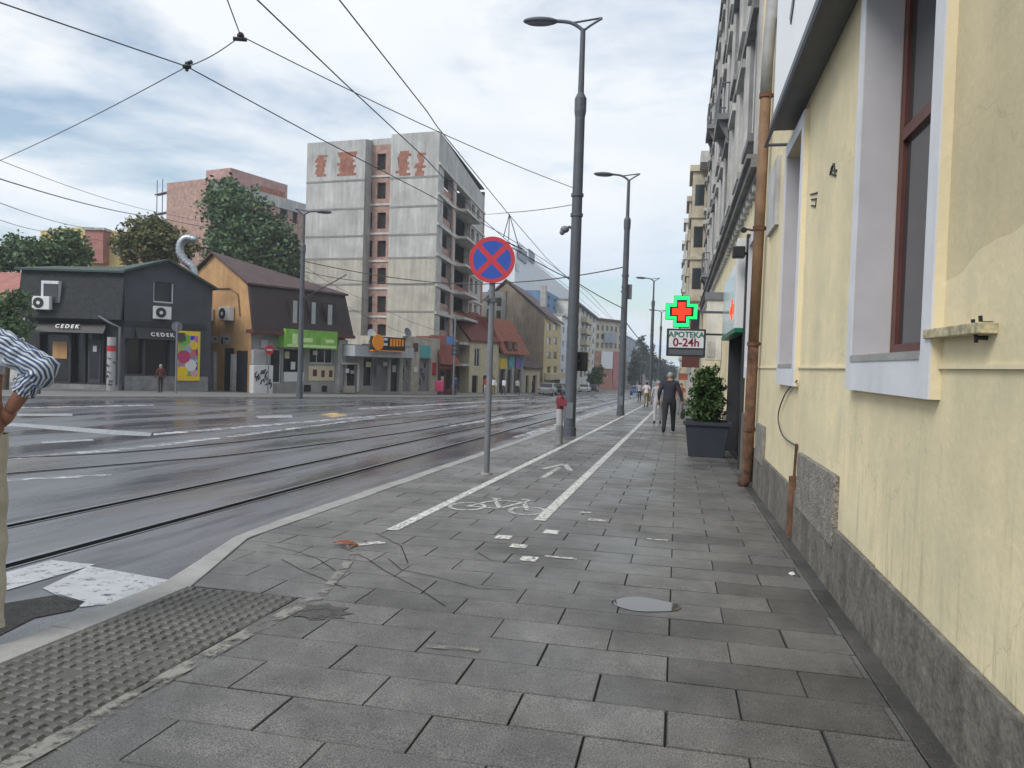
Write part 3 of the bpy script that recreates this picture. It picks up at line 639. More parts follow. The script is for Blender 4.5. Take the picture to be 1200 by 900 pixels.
wa = t.nodes.new('ShaderNodeMix'); wa.data_type = 'RGBA'; wa.inputs[0].default_value = .35; L(c.outputs['Object'], wa.inputs[6]); L(wp.outputs[1], wa.inputs[7]); L(wa.outputs[2], vc.inputs['Vector'])
ck_ = t.nodes.new('ShaderNodeMapRange'); ck_.inputs[1].default_value = .0; ck_.inputs[2].default_value = .004; ck_.inputs[3].default_value = .35; ck_.inputs[4].default_value = 0; L(vc.outputs['Distance'], ck_.inputs[0])
xc = t.nodes.new('ShaderNodeMix'); xc.data_type = 'RGBA'; L(mth('MULTIPLY', ck_.outputs[0], bm_.outputs[0]), xc.inputs[0]); L(xb.outputs[2], xc.inputs[6]); xc.inputs[7].default_value = (.26, .22, .14, 1)
x = xc
x2 = t.nodes.new('ShaderNodeMix'); x2.data_type = 'RGBA'; L(mth('MULTIPLY', mth('MULTIPLY', mr.outputs[0], lo.outputs[0]), bm_.outputs[0]), x2.inputs[0]); L(x.outputs[2], x2.inputs[6]); x2.inputs[7].default_value = (0.16, 0.145, 0.10, 1)
L(x2.outputs[2], b.inputs['Base Color'])
mb = MB(); FY.wall(mb, 0, FY.L, -0.6, 6.6, [w1, w2], 0.26)
mb.face((1.2, 12.75, -.6), (9, 12.75, -.6), (9, 12.75, 6.6), (1.2, 12.75, 6.6)); mb.face((1.2, -3, -.6), (9, -3, -.6), (9, -3, 6.6), (1.2, -3, 6.6)); mb.face((9, -3, -.6), (9, 12.75, -.6), (9, 12.75, 6.6), (9, -3, 6.6)); mb.face((1.2, -3, 6.6), (9, -3, 6.6), (9, 12.75, 6.6), (1.2, 12.75, 6.6))
mb.build('wall', 'plaster_patched', yb)
for o_, lab in ((w1, 1), (w2, 2)):
    a, b_, c_, e_ = o_
    win = FY.window(yb, o_, 0.19, 0.10, 'wood_red', 'glass', 1, 0.58)
    e2 = .004
    for q in ((a+.0, a+e2), (b_-e2, b_-.0)): rv = MB(); FY.box(rv, q[0], q[1], c_, e_, -.185, .049); rv.build('reveal', 'reveal_grey', win)
    tr = MB(); tb = MB()
    for (u0, u1, z0, z1) in ((a-.145, a-.003, c_-.21, e_+.15), (b_+.003, b_+.148, c_-.21, e_+.15), (a-.003, b_+.003, c_-.21, c_-.003), (a-.003, b_+.003, e_+.003, e_+.15)):
        FY.box(tb, u0, u1, z0, z1, -.01, .047); FY.box(tr, u0, u1, z0, z1, .047, .056)
    tb.build('trim_core', 'plaster_yellow', win); tr.build('trim', 'white_trim', win)
    sl_ = MB(); FY.box(sl_, a+.005, b_-.005, c_-.02, c_+.022, -.186, .062); sl_.build('sill', 'stone', win)
mb = MB()                               # thin string course at sill height
for u0, u1 in ((0, w2[0]-.15), (w2[1]+.15, w1[0]-.15), (w1[1]+.15, FY.L)):
    FY.box(mb, u0, u1, 1.535, 1.553, -.01, .016)
mb.build('string_course', 'plaster_yellow', yb)
pl = MB(); y = -2.9; rs = random.Random(5)
while y < 12.7:
    L_ = min(rs.uniform(0.8, 1.3), 12.72-y); zt = 0.355+rs.uniform(-.012, .012)-0.006*(y-4)
    pl.hexa([(1.165, y+.004, -.6), (1.2, y+.004, -.6), (1.2, y+L_, -.6), (1.165, y+L_, -.6), (1.168, y+.004, zt), (1.2, y+.004, zt), (1.2, y+L_, zt-.006), (1.168, y+L_, zt-.006)]); y += L_
pl.build('plinth', 'plinth', yb, bevel=.008)
for (a, e) in ((6.08, 7.86), (11.0, 12.0)):
    pl = MB(); pl.hexa([(1.155, a, .2), (1.2, a, .2), (1.2, e, .2), (1.155, e, .2), (1.158, a, .735), (1.2, a, .735), (1.2, e, .72), (1.158, e, .72)]); pl.build('stone_panel', 'plinth_speck', yb, bevel=.006)
mb = MB(); mb.tube([(1.17, 8.12, -.15), (1.17, 8.1, .45)], .05, 10); mb.tube([(1.17, 8.1, .45), (1.18, 8.1, .78)], .014, 6); mb.build('cable_conduit', 'pipe_rust', yb)
p0 = W(915, 450, 1.185); mb = MB(); mb.tube(bez([W(934, 446, 1.17), W(920, 462, 1.17), W(912, 487, 1.17), W(917, 510, 1.17), (1.175, 8.1, .76)]), .008, 5); mb.build('loose_cable', 'cable', yb)
# iron bracket with pins next to the near window
mb = MB(); a = W(1092, 392, 1.17); e = W(1160, 384, 1.17)
mb.hexa([(1.13, a.y, a.z-.022), (1.2, a.y, a.z-.022), (1.2, e.y, e.z-.022), (1.13, e.y, e.z-.022), (1.13, a.y, a.z+.022), (1.2, a.y, a.z+.022), (1.2, e.y, e.z+.022), (1.13, e.y, e.z+.022)])
mb.build('bracket', 'bracket_paint', yb, bevel=.004)
mb = MB()
for px, py in ((1151, 383), (1160, 379), (1154, 396)):
    q = W(px, py, 1.19); mb.tube([q+Vector((-.03, 0, -.02)), q+Vector((-.035, 0, .03))], .008, 6); mb.tube([q+Vector((.03, 0, 0)), q+Vector((-.03, 0, 0))], .009, 6)
mb.build('bracket_pin', 'black', yb)
mb = MB()
for path in ([(973, 205), (975, 196), (978, 192), (979, 203)], [(974, 199), (981, 200)], [(977, 192), (974, 204), (980, 206)], [(950, 228), (958, 226)], [(951, 234), (957, 233), (956, 242), (951, 241)]):
    mb.tube([W(x, y, 1.198) for x, y in path], .010, 5)
mb.build('graffiti_scribble', 'black', yb)
mb = MB(); q = FY.rect(904, 196, 914, 268); FY.box(mb, q[0], q[1], q[2], q[3], -.01, .05); mb.build('vent_plate', 'stucco_grey', yb)

# --- big white fascia sign on the yellow house
sg = thing('fascia_sign', 'large white illuminated fascia board high on the yellow wall, with cut off dark lettering', 'shop sign', (0.9, 6, 3.9))
SB = 4.32; SX = .95
mb = MB(); mb.box(SX, 1.19, -1.0, 9.3, SB+.03, 6.6); mb.build('panel', 'white', sg, bevel=.01)
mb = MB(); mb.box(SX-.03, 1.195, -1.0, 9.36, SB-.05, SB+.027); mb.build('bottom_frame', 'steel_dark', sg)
mb = MB(); mb.tube([(SX-.01, -1.0, SB-.075), (SX-.01, 9.9, SB-.075)], .022, 8); mb.tube([(SX-.01, 9.85, SB-.075), (1.2, 9.85, SB-.075)], .02, 8); mb.build('support_rail', 'steel_dark', sg)
q = W(934, 6, SX-.006); text_mesh('lettering', '91', 1.3, 'text_dark', sg, (SX-.006, q.y, q.z+.40), (0, -1, 0), (0, 0, 1), .006)

# --- tall ornate apartment house with a yellow ground floor
tb_ = thing('ornate_apartment_house', 'tall weathered grey apartment house with ornate stucco above a yellow ground floor', 'apartment house', (1.2, 20, gz(20)))
YT = 43.0; FT = Facade((1.2, YT), (1.2, 12.78))
def to(y0, y1, z0, z1): return (YT-y1, YT-y0, z0, z1)
ops = [to(13.35, 14.25, 1.56, 3.7), to(14.75, 19.2, -.5, 3.2), to(21, 22.4, -.6, 2.6), to(24, 26.5, -.3, 2.6), to(28, 30.5, -.3, 2.6), to(32.5, 35, -.4, 2.6), to(37, 39.5, -.5, 2.6)]
mb = MB(); FT.wall(mb, 0, FT.L, -1.4, 4.6, ops, .35); mb.build('ground_floor', 'plaster_yellow', tb_)
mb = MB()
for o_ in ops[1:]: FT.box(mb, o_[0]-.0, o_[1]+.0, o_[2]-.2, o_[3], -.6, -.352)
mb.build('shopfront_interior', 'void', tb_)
win = FT.window(tb_, ops[0], .2, .08, 'wood_red', 'glass', 1, .6)
tr = MB(); a, b_, c_, e_ = ops[0]
for (u0, u1, z0, z1) in ((a-.15, a-.003, c_-.2, e_+.15), (b_+.003, b_+.15, c_-.2, e_+.15), (a-.003, b_+.003, c_-.2, c_-.003), (a-.003, b_+.003, e_+.003, e_+.15)): FT.box(tr, u0, u1, z0, z1, -.01, .055)
tr.build('trim', 'white_trim', win)
mb = MB(); FT.box(mb, ops[1][0], ops[1][0]+.12, -.5, 3.2, -.3, .04); FT.box(mb, ops[1][1]-.16, ops[1][1], -.5, 4.0, -.3, .06); FT.box(mb, ops[1][0]+.12, ops[1][1]-.16, 2.5, 2.65, -.3, -.1)
for k in range(1, 4): u = ops[1][0]+.12+(ops[1][1]-ops[1][0]-.28)*k/4; FT.box(mb, u-.03, u+.03, -.5, 2.5, -.26, -.16)
mb.build('portal_frame', 'charcoal_dark', tb_)
mb = MB(); FT.box(mb, ops[1][0]+.12, ops[1][1]-.16, -.48, 2.5, -.24, -.2); mb.build('shop_window', 'dark_glass', tb_)
mb = MB(); FT.box(mb, FT.L-2.0, FT.L-.001, -1, .72, 0.0, .035)
for o0, o1 in zip(ops[1:-1], ops[2:]): FT.box(mb, o1[1]+.02, o0[0]-.02, -1.2, .35, 0.0, .035)
mb.build('plinth', 'plinth', tb_)
mb = MB(); FT.box(mb, 0, FT.L, 4.602, 4.72, -.1, .10); FT.box(mb, 0, FT.L, 4.722, 4.86, -.1, .2); FT.box(mb, 0, FT.L, 4.862, 4.93, -.1, .27)
mb.build('cornice', 'stucco_dark', tb_)
for k in range(48): u = .2+k*.62; mb = MB(); FT.box(mb, u, u+.22, 4.50, 4.60, .0, .1); mb.build('dentil', 'stucco_grey', tb_)
cols = [14.9+2.72*i for i in range(10)]; ops2 = []
for fl in range(3):
    z0 = 5.75+3.05*fl
    for y in cols: ops2.append(to(y-.55, y+.55, z0, z0+1.95))
mb = MB(); FT.wall(mb, 0, FT.L, 4.93, 14.45, ops2, .3)
mb.face((1.2, 43, -1.4), (10, 43, -1.4), (10, 43, 14.45), (1.2, 43, 14.45)); mb.face((1.2, 12.78, -1.4), (10, 12.78, -1.4), (10, 12.78, 14.45), (1.2, 12.78, 14.45)); mb.face((10, 12.78, -1.4), (10, 43, -1.4), (10, 43, 14.45), (10, 12.78, 14.45))
mb.build('upper_wall', 'stucco_light', tb_)
for i, o_ in enumerate(ops2):
    win = FT.window(tb_, o_, .2, .07, 'white_trim', 'glass', 1, .65)
    a, b_, c_, e_ = o_; tr = MB()
    FT.box(tr, a-.18, a-.005, c_-.1, e_+.1, -.01, .07); FT.box(tr, b_+.005, b_+.18, c_-.1, e_+.1, -.01, .07)
    FT.box(tr, a-.28, b_+.28, e_+.102, e_+.28, -.01, .16); FT.box(tr, a-.24, b_+.24, c_-.24, c_-.102, -.01, .16); FT.box(tr, (a+b_)/2-.1, (a+b_)/2+.1, e_+.282, e_+.5, -.01, .1)
    tr.build('surround', 'stucco_grey' if (i*7) % 3 else 'stucco_dark', win)
mb = MB(); FT.box(mb, FT.L-1.1, FT.L-.35, 4.94, 14.4, .0, .06); mb.build('yellow_pilaster', 'plaster_yellow', tb_)
mb = MB()
for k in range(11): u = YT-(13.55+2.72*k); FT.box(mb, u-.22, u+.22, 5.0, 14.0, 0.001, .09); FT.box(mb, u-.3, u+.3, 14.0, 14.3, .0, .2)
mb.build('pilaster', 'stucco_grey', tb_)
mb = MB()
for fl in (1, 2): FT.box(mb, 0, FT.L, 5.02+3.05*fl, 5.2+3.05*fl, -.05, .13)
mb.build('string_course', 'stucco_dark', tb_)
for y, fl in ((23.0, 1), (33.9, 0), (33.9, 2)):
    z0 = 5.3+3.05*fl; mb = MB(); FT.box(mb, YT-y-1.1, YT-y+1.1, z0, z0+.16, .0, .42)
    for s_ in (-.8, .8): mb.prism([FT.P(YT-y+s_-.1, z0, .1), FT.P(YT-y+s_-.1, z0, .36), FT.P(YT-y+s_-.1, z0-.5, .1)], FT.d*.2)
    bl = mb.build('balcony', 'stucco_dark', tb_); rl = MB()
    for k in range(14): u = YT-y-1.05+2.1*k/13; rl.tube([FT.P(u, z0+.16, .38), FT.P(u, z0+1.0, .38)], .014, 5)
    for dd in (.14, .26): 
        for s_ in (-1.05, 1.05): rl.tube([FT.P(YT-y+s_, z0+.16, dd), FT.P(YT-y+s_, z0+1.0, dd)], .014, 5)
    rl.tube([FT.P(YT-y-1.05, z0+1, .1), FT.P(YT-y-1.05, z0+1, .38), FT.P(YT-y+1.05, z0+1, .38), FT.P(YT-y+1.05, z0+1, .1)], .022, 6); rl.build('railing', 'steel_dark', bl)
mb = MB(); FT.box(mb, 0, FT.L, 14.452, 14.6, -.1, .12); FT.box(mb, -.1, FT.L, 14.602, 14.75, -.1, .2); mb.build('eaves_cornice', 'stucco_dark', tb_)
mb = MB(); mb.prism([(1.02, 12.8, 14.755), (9, 12.8, 18.5), (9, 12.8, 14.755)], (0, 30.3, 0)); mb.build('roof', 'roof_brown', tb_)

# --- two more ornate facades further down
def ornate(label, name, y0, y1, x, top, wallm, trimm, bays, nfl, px_w=3.0):
    r_ = thing(name, label, 'apartment house', onground(x, (y0+y1)/2)); F = Facade((x, y1), (x, y0)); zb = gz(y1)-.4
    nc = int((y1-y0)/px_w); hs = (top-1.0-(gz((y0+y1)/2)+4.0))/nfl; ops = []
    for fl in range(nfl):
        for k in range(nc):
            u = (k+.5)*F.L/nc; z0 = gz((y0+y1)/2)+4.2+hs*fl+.4; ops.append((u-.55, u+.55, z0, z0+hs*.58))
    sh = []
    for k in range(nc): u = (k+.5)*F.L/nc; zg = gz(y1-u); sh.append((u-1.0, u+1.0, zg+.1, zg+2.8))
    mb = MB(); F.wall(mb, 0, F.L, zb, top, ops+sh, .3)
    for yy in (y0, y1): mb.face((x, yy, zb), (x+10, yy, zb), (x+10, yy, top), (x, yy, top))
    mb.face((x, y0, top), (x+10, y0, top), (x+10, y1, top), (x, y1, top)); mb.build('wall', wallm, r_)
    for o_ in ops:
        F.window(r_, o_, .2, .08, 'stucco_light', 'glass', 1, 0)
    g = MB()
    for o_ in sh: F.box(g, o_[0]+.01, o_[1]-.01, o_[2]+.01, o_[3]-.01, -.32, -.28)
    g.build('shop_window', 'dark_glass', r_)
    mb = MB()
    for o_ in ops: F.box(mb, o_[0]-.25, o_[1]+.25, o_[3]+.05, o_[3]+.25, 0, .18); F.box(mb, o_[0]-.2, o_[1]+.2, o_[2]-.2, o_[2]-.03, 0, .16)
    F.box(mb, -.1, F.L+.0, top-.5, top+.1, -.1, .45); F.box(mb, -.05, F.L, gz(y0)+3.6, gz(y0)+3.85, -.1, .25)
    mb.build('cornices', trimm, r_)
    for (yb0, yb1, dd) in bays:
        mb = MB(); F.box(mb, y1-yb1, y1-yb0, gz(yb0)+4.0, top-.55, 0, dd)
        for fl in range(nfl): z0 = gz((y0+y1)/2)+4.2+hs*fl; F.box(mb, y1-yb1-.1, y1-yb0+.1, z0, z0+.2, 0, dd+.12)
        F.box(mb, y1-yb1-.15, y1-yb0+.15, top-.54, top-.2, 0, dd+.18)
        by = mb.build('bay', wallm, r_)
        for fl in range(nfl):
            g = MB()
            z0 = gz((y0+y1)/2)+4.2+hs*fl+.7
            F.box(g, y1-yb1+.5, y1-yb0-.5, z0, z0+hs*.5, dd, dd+.02); g.build('bay_window', 'glass', by); g = MB()
            g.hexa([F.P(y1-yb0, z0, .15), F.P(y1-yb0+.02, z0, .15), F.P(y1-yb0+.02, z0, dd-.15), F.P(y1-yb0, z0, dd-.15), F.P(y1-yb0, z0+hs*.5, .15), F.P(y1-yb0+.02, z0+hs*.5, .15), F.P(y1-yb0+.02, z0+hs*.5, dd-.15), F.P(y1-yb0, z0+hs*.5, dd-.15)])
            g.build('bay_side_window', 'glass', by)
    return r_
ornate('beige ornate house with stacked bay windows behind the green pharmacy cross', 'bay_window_house', 43.1, 62, 1.2, 13.2, 'beige_ornate', 'stucco_grey', [(45, 48.5, .8), (53, 57, .9)], 4)
ornate('farthest pale house with bays on the right side of the street', 'street_house', 62.2, 100, 1.0, 13.8, 'stucco_light', 'stucco_dark', [(64, 68, .85), (75, 79, .95), (88, 93, .95)], 4)
ornate('low distant shop house at the end of the right-hand row', 'corner_house', 100.3, 150, .2, 9.5, 'beige_ornate', 'stucco_grey', [], 3)

# --- rusty drainpipe
dp = thing('drainpipe', 'leaning brown drainpipe rusted at its foot, against the yellow wall', 'drainpipe', (1.09, 12.3, gz(12.3)))
def dpp(z): k = (z+.3)/6.6; return (1.085, 12.3-.65*k, z)
mb = MB(); mb.tube([(1.0, 12.3, -.29), dpp(-.18), dpp(.3), dpp(1.9)], [.08, .082, .082, .08], 14); mb.build('foot_section', 'pipe_rust', dp, smooth=True)
mb = MB(); mb.tube([dpp(1.9), dpp(5.5)], .077, 14); mb.build('middle_section', 'pipe_brown', dp, smooth=True)
mb = MB(); mb.tube([dpp(5.5), dpp(6.0), (1.1, 11.66, 6.4), (1.15, 12.0, 7.0), (1.15, 12.9, 8.2), (1.1, 12.95, 14)], .082, 12); mb.build('upper_section', 'pipe_grey', dp, smooth=True)
for z in (.6, 1.9, 3.6, 5.48): mb = MB(); q = Vector(dpp(z)); mb.tube([q-Vector((0, 0, .03)), q+Vector((0, 0, .03))], .092, 14); mb.box(q.x, 1.2, q.y-.02, q.y+.02, z-.02, z+.02); mb.build('pipe_clamp', 'pipe_rust', dp)

# --- pharmacy signs
cs = thing('pharmacy_cross', 'lit green pharmacy cross with a glowing red centre, hanging out over the pavement', 'pharmacy sign', (.02, 20, 2.6))
def cross(cx, y, cz, R_, a, th): # plus-shaped prism facing -Y
    p = [(-a, -R_), (a, -R_), (a, -a), (R_, -a), (R_, a), (a, a), (a, R_), (-a, R_), (-a, a), (-R_, a), (-R_, -a), (-a, -a)]
    return [Vector((cx+x, y, cz+z)) for x, z in p]
cz = 2.935
mb = MB(); mb.prism(cross(.02, 20.0, cz, .40, .20, 0), (0, .18, 0)); mb.build('case', 'black', cs)
def ring(mb, R1, a1, R2, a2, y):
    A = cross(.02, y, cz, R1, a1, 0); B = cross(.02, y, cz, R2, a2, 0); n = 12
    for i in range(n): j = (i+1) % n; mb.face(A[i], A[j], B[j], B[i])
for k, yy in enumerate((19.995, 20.185)):
    mb = MB(); ring(mb, .385, .185, .30, .125, yy); mb.build('green_outline', 'led_green', cs)
    mb = MB(); mb.face(*cross(.02, yy, cz, .235, .085, 0)); mb.build('red_cross_glow', 'led_red_and_reflection', cs)
mb = MB(); mb.box(.2, 1.2, 20.06, 20.12, cz-.03, cz+.03); mb.build('bracket', 'steel_dark', cs)
ap = thing('pharmacy_sign', 'white projecting board reading APOTEKA 0-24h under the green cross', 'pharmacy sign', (.16, 20, 1.9))
mb = MB(); mb.box(-.33, .64, 20.0, 20.16, 1.80, 2.50); mb.box(.64, 1.2, 20.06, 20.1, 2.35, 2.4); mb.build('case', 'charcoal_dark', ap, bevel=.01)
for yy, dr in ((19.992, 1), (20.168, -1)):
    mb = MB(); mb.box(-.27, .59, min(yy, yy+.006*dr), max(yy, yy+.006*dr), 2.02, 2.45); mb.build('panel', 'sign_white', ap)
    text_mesh('lettering', 'APOTEKA', .20, 'text_green', ap, (.16, yy-.004*dr, 2.345), (dr, 0, 0), (0, 0, 1), .003, True)
    text_mesh('opening_hours', '0-24h', .285, 'text_wine', ap, (.16, yy-.004*dr, 2.145), (dr, 0, 0), (0, 0, 1), .003, True)
    mb = MB(); mb.box(-.27, .59, min(yy, yy+.006*dr), max(yy, yy+.006*dr), 1.84, 1.97); mb.build('lower_panel', 'text_green' if 0 else 'steel_dark', ap)
ws = thing('wall_sign', 'long grey green pharmacy sign box flat on the wall with a red reflection shaped as a cross', 'shop sign', (1.05, 17, 2.2))
mb = MB(); mb.box(1.0, 1.19, 15.3, 19.4, 2.28, 3.55); mb.build('box', 'sign_glass', ws, bevel=.02); mb = MB(); mb.box(.99, 1.19, 14.95, 15.29, 2.28, 3.95); mb.build('white_edge', 'sign_white', ws, bevel=.01)
mb = MB(); mb.box(.992, 1.195, 14.85, 19.45, 2.2, 2.277); mb.build('bottom_trim', 'text_green', ws)
mb = MB(); mb.box(.992, .997, 15.5, 16.6, 2.62, 2.78); mb.box(.992, .997, 15.9, 16.2, 2.5, 2.9); mb.build('red_cross_glow', 'led_red_and_reflection', ws)  # red reflection of the pharmacy cross, modelled as a small glowing plus
gy = thing('banner_box', 'tall grey projecting sign case beyond the pharmacy sign box', 'sign', (.8, 24, 2.0))
mb = MB(); mb.box(.74, 1.19, 23.0, 23.35, 1.75, 3.5); mb.build('case', 'stucco_light', gy, bevel=.02)
mb = MB(); mb.box(.68, 1.19, 22.95, 23.4, 3.502, 3.72); mb.build('cap', 'steel_mid', gy)
mb = MB(); mb.box(.78, 1.0, 22.985, 22.998, 1.85, 2.3); mb.build('plate', 'stucco_grey', gy)
for nm, lab, (x, y, z) in (('wall_lamp', 'small black flood lamp on the wall above the white sign box', (.98, 14.6, 3.62)),):
    wl = thing(nm, lab, 'wall lamp', (x, y, z)); mb = MB(); mb.box(x-.1, x+.12, y-.12, y+.12, z-.08, z+.12); mb.build('housing', 'black', wl, bevel=.02)
    mb = MB(); mb.tube([(x, y, z), (1.2, y, z)], .025, 8); mb.build('arm', 'black', wl)
cm = thing('security_camera', 'tiny dark camera on the yellow wall left of the drainpipe', 'camera', (1.0, 14.1, 3.9))
mb = MB(); mb.tube([(1.2, 14.1, 3.95), (1.02, 14.1, 3.98)], .02, 6); mb.build('arm', 'steel_dark', cm); mb = MB(); mb.tube([(1.02, 14.25, 3.99), (1.02, 13.95, 3.93)], .05, 10); mb.build('body', 'black', cm)
os_ = thing('hanging_sign', 'small orange sign hanging over the pavement far down the street', 'sign', (.5, 48, 1))
q = D(797, 441, 48); mb = MB(); mb.box(q.x-.1, q.x+.45, 48, 48.12, q.z-.2, q.z+.2); mb.build('board', 'roof_orange', os_); mb = MB(); mb.box(q.x+.45, 1.2, 48.04, 48.08, q.z+.1, q.z+.14); mb.build('bracket', 'steel_dark', os_)
ds = thing('dark_sign', 'dark hanging board just beneath and beyond the APOTEKA sign', 'sign', (.6, 30, 1.4))
q = D(808, 424, 30); mb = MB(); mb.box(q.x-.3, q.x+.35, 30, 30.1, q.z-.22, q.z+.25); mb.build('board', 'wood_red', ds); mb = MB(); mb.box(q.x+.35, 1.2, 30.03, 30.07, q.z+.15, q.z+.19); mb.build('bracket', 'steel_dark', ds)

# --- planter with shrub
def leaves(mb, blobs, n, size, rnd, shell_=0.55, flat=0.0):
    tot = sum(b[1][0]*b[1][1]*b[1][2] for b in blobs)
    for c, rr in blobs:
        k = int(n*rr[0]*rr[1]*rr[2]/tot)
        clumps = [Vector((rnd.gauss(0, 1), rnd.gauss(0, 1), rnd.gauss(0, 1))).normalized()*rnd.uniform(shell_, 1.0) for _ in range(max(6, k//26))]
        for i in range(k):
            q = rnd.choice(clumps) + Vector((rnd.gauss(0, .13), rnd.gauss(0, .13), rnd.gauss(0, .11)))
            p = Vector((c[0]+q.x*rr[0], c[1]+q.y*rr[1], c[2]+q.z*rr[2]))
            a = Vector((rnd.gauss(0, 1), rnd.gauss(0, 1), rnd.gauss(0, .6))).normalized(); b = a.orthogonal().normalized(); b = (b*rnd.uniform(-1, 1) + a.cross(b)*rnd.uniform(-1, 1)).normalized()
            s1 = size*rnd.uniform(.6, 1.3); s2 = s1*.55
            mb.face(p-a*s1, p+b*s2, p+a*s1, p-b*s2)
px_, py_ = .64, 17.3
pt = thing('planter', 'tapered anthracite planter box on the pavement beside the wall', 'planter', onground(px_, py_))
zb = gz(py_); mb = MB(); a, b_ = .37, .46
mb.hexa([(px_-a, py_-a, zb), (px_+a, py_-a, zb), (px_+a, py_+a, zb), (px_-a, py_+a, zb), (px_-b_, py_-b_, zb+.74), (px_+b_, py_-b_, zb+.74), (px_+b_, py_+b_, zb+.74), (px_-b_, py_+b_, zb+.74)]); mb.build('box', 'planter', pt, bevel=.015)
mb = MB(); a = .5
for (x0, x1, y0, y1) in ((-a, a, -a, -a+.06), (-a, a, a-.06, a), (-a, -a+.06, -a+.06, a-.06), (a-.06, a, -a+.06, a-.06)): mb.box(px_+x0, px_+x1, py_+y0, py_+y1, zb+.7, zb+.775)
mb.build('rim', 'planter', pt); mb = MB(); mb.box(px_-.43, px_+.43, py_-.43, py_+.43, zb+.742, zb+.752); mb.build('earth', 'soil', pt)
shb = thing('shrub', 'bushy glossy green shrub growing out of the anthracite planter', 'shrub', (px_, py_, zb+.75))
rnd = random.Random(3); mb = MB(); leaves(mb, [((px_-.02, py_, zb+1.15), (.46, .46, .5)), ((px_+.05, py_, zb+1.6), (.36, .36, .4)), ((px_-.18, py_-.1, zb+1.45), (.28, .3, .3))], 4200, .055, rnd, .3); mb.build('foliage', 'foliage_shrub', shb)
mb = MB()
for k in range(9): a = k*.7; mb.tube([(px_, py_, zb+.74), (px_+.15*math.cos(a), py_+.15*math.sin(a), zb+1.1), (px_+.3*math.cos(a), py_+.3*math.sin(a), zb+1.5)], [.018, .012, .005], 5)
mb.build('stem', 'bark', shb)

# ================================================================== left-hand buildings
def back(F, k): return -F.n*k
def body(name, F, zt, depth, m, parent, u0=0.0, u1=None, front=True, zb=None):
    """block behind a facade: sides, rear and top (front face optional)"""
    u1 = F.L if u1 is None else u1; zb = gz(F.P(0, 0).y)-1.2 if zb is None else zb; mb = MB()
    a, b = (0.0 if front else -.001), -depth
    p = [F.P(u0, zb, a), F.P(u1, zb, a), F.P(u1, zb, b), F.P(u0, zb, b), F.P(u0, zt, a), F.P(u1, zt, a), F.P(u1, zt, b), F.P(u0, zt, b)]
    fs = [[1, 2, 6, 5], [2, 3, 7, 6], [3, 0, 4, 7], [4, 5, 6, 7]] + ([[0, 1, 5, 4]] if front else [])
    mb.add(p, fs); return mb.build(name, m, parent)
def panels(name, F, boxes, m, parent, d0=.0, d1=.04):
    out = []
    for q in boxes:
        r_ = F.rect(*q); mb = MB(); F.box(mb, *r_, d0, d1); out.append(mb.build(name, m, parent))
    return out
def mid(F, u=None): q = F.P(F.L/2 if u is None else u, 0); return onground(q.x, q.y)

# --- charcoal corner shop
P1, P2 = G(144, 457.5), G(246, 459); P0 = D(28, 456, dep(P1)*1.0)
FA, FB = Facade(P0, P1), Facade(P1, P2)
ck = thing('corner_shop', 'charcoal corner shop lettered CEDEK with a shingled upper floor and green tiled roof', 'shop', mid(FA))
zE = FA.z(143, 318); zM = FA.z(100, 374)
opA = [FA.rect(*q) for q in ((46, 392, 80, 447), (83, 389, 124, 449))]
mb = MB(); FA.wall(mb, 0, FA.L, gz(P0.y)-.6, zM+.1, opA, .5); body('block', FA, zE-.05, 8, 'charcoal', ck, front=False); mb.build('lower_wall', 'charcoal_dark', ck)
mb = MB(); q = [FA.P(-.2, zM, .55), FA.P(FA.L, zM, .45), FA.P(FA.L, zE, .02), FA.P(-.2, zE, .05)]; mb.prism(q, FA.n*-.2); mb.build('shingled_front', 'shingle', ck)
mb = MB(); mb.prism([FA.P(-.5, zE, .35), FA.P(FA.L+.1, zE, .3), FA.P(FA.L+.1, zE+.75, -4.2), FA.P(-.5, zE+.65, -4.2)], (0, 0, -.12)); mb.prism([FA.P(-.5, zE+.65, -4.2), FA.P(FA.L+.1, zE+.75, -4.2), FA.P(FA.L+.1, zE, -8.2), FA.P(-.5, zE, -8.2)], (0, 0, -.12)); mb.build('tiled_roof', 'tile_green', ck)
for i, o_ in enumerate(opA):
    g = MB(); FA.box(g, o_[0]+.01, o_[1]-.01, o_[2], o_[3]-.01, -.48, -.44); g.build('shop_window', 'dark_glass', ck)
u0 = FA.u(99, 425); u1 = FA.u(114, 425); mb = MB(); FA.box(mb, u0, u1, FA.z(106, 449), FA.z(106, 398), -.43, -.38); dr = mb.build('door', 'charcoal', ck)
mb = MB(); FA.box(mb, u0+.12, u1-.12, FA.z(106, 444), FA.z(106, 402), -.378, -.37); dg = mb.build('door_glass', 'dark_glass', dr)
mb = MB(); FA.box(mb, u0+.3, u1-.25, FA.z(106, 412), FA.z(106, 405), -.369, -.365); mb.build('sticker', 'sign_white', dr)
for a in (83, 96, 117, 124): mb = MB(); u = FA.u(a, 420); FA.box(mb, u-.06, u+.06, FA.z(a, 450), FA.z(a, 390), -.36, -.3); mb.build('shopfront_post', 'black', ck)
panels('warm_panel', FA, [(57, 400, 74, 420)], 'orange_wall', ck, -.43, -.40)
mb = MB(); a, b_ = FA.u(45, 390), FA.u(126, 390); z1, z0 = FA.z(90, 376), FA.z(90, 390); mb.prism([FA.P(a, z1, .02), FA.P(a, z0, .5), FA.P(a, z0, .02)], FA.d*(b_-a)); aw = mb.build('awning', 'black', ck)
q = FA.P(FA.u(80, 383, .3), FA.z(80, 382.5, .4), .42); text_mesh('lettering', 'CEDEK', .36, 'text_white', ck, q+FA.n*.0, FA.d, (FA.n*-.55+Vector((0, 0, 1))), .01, True, 1.45)
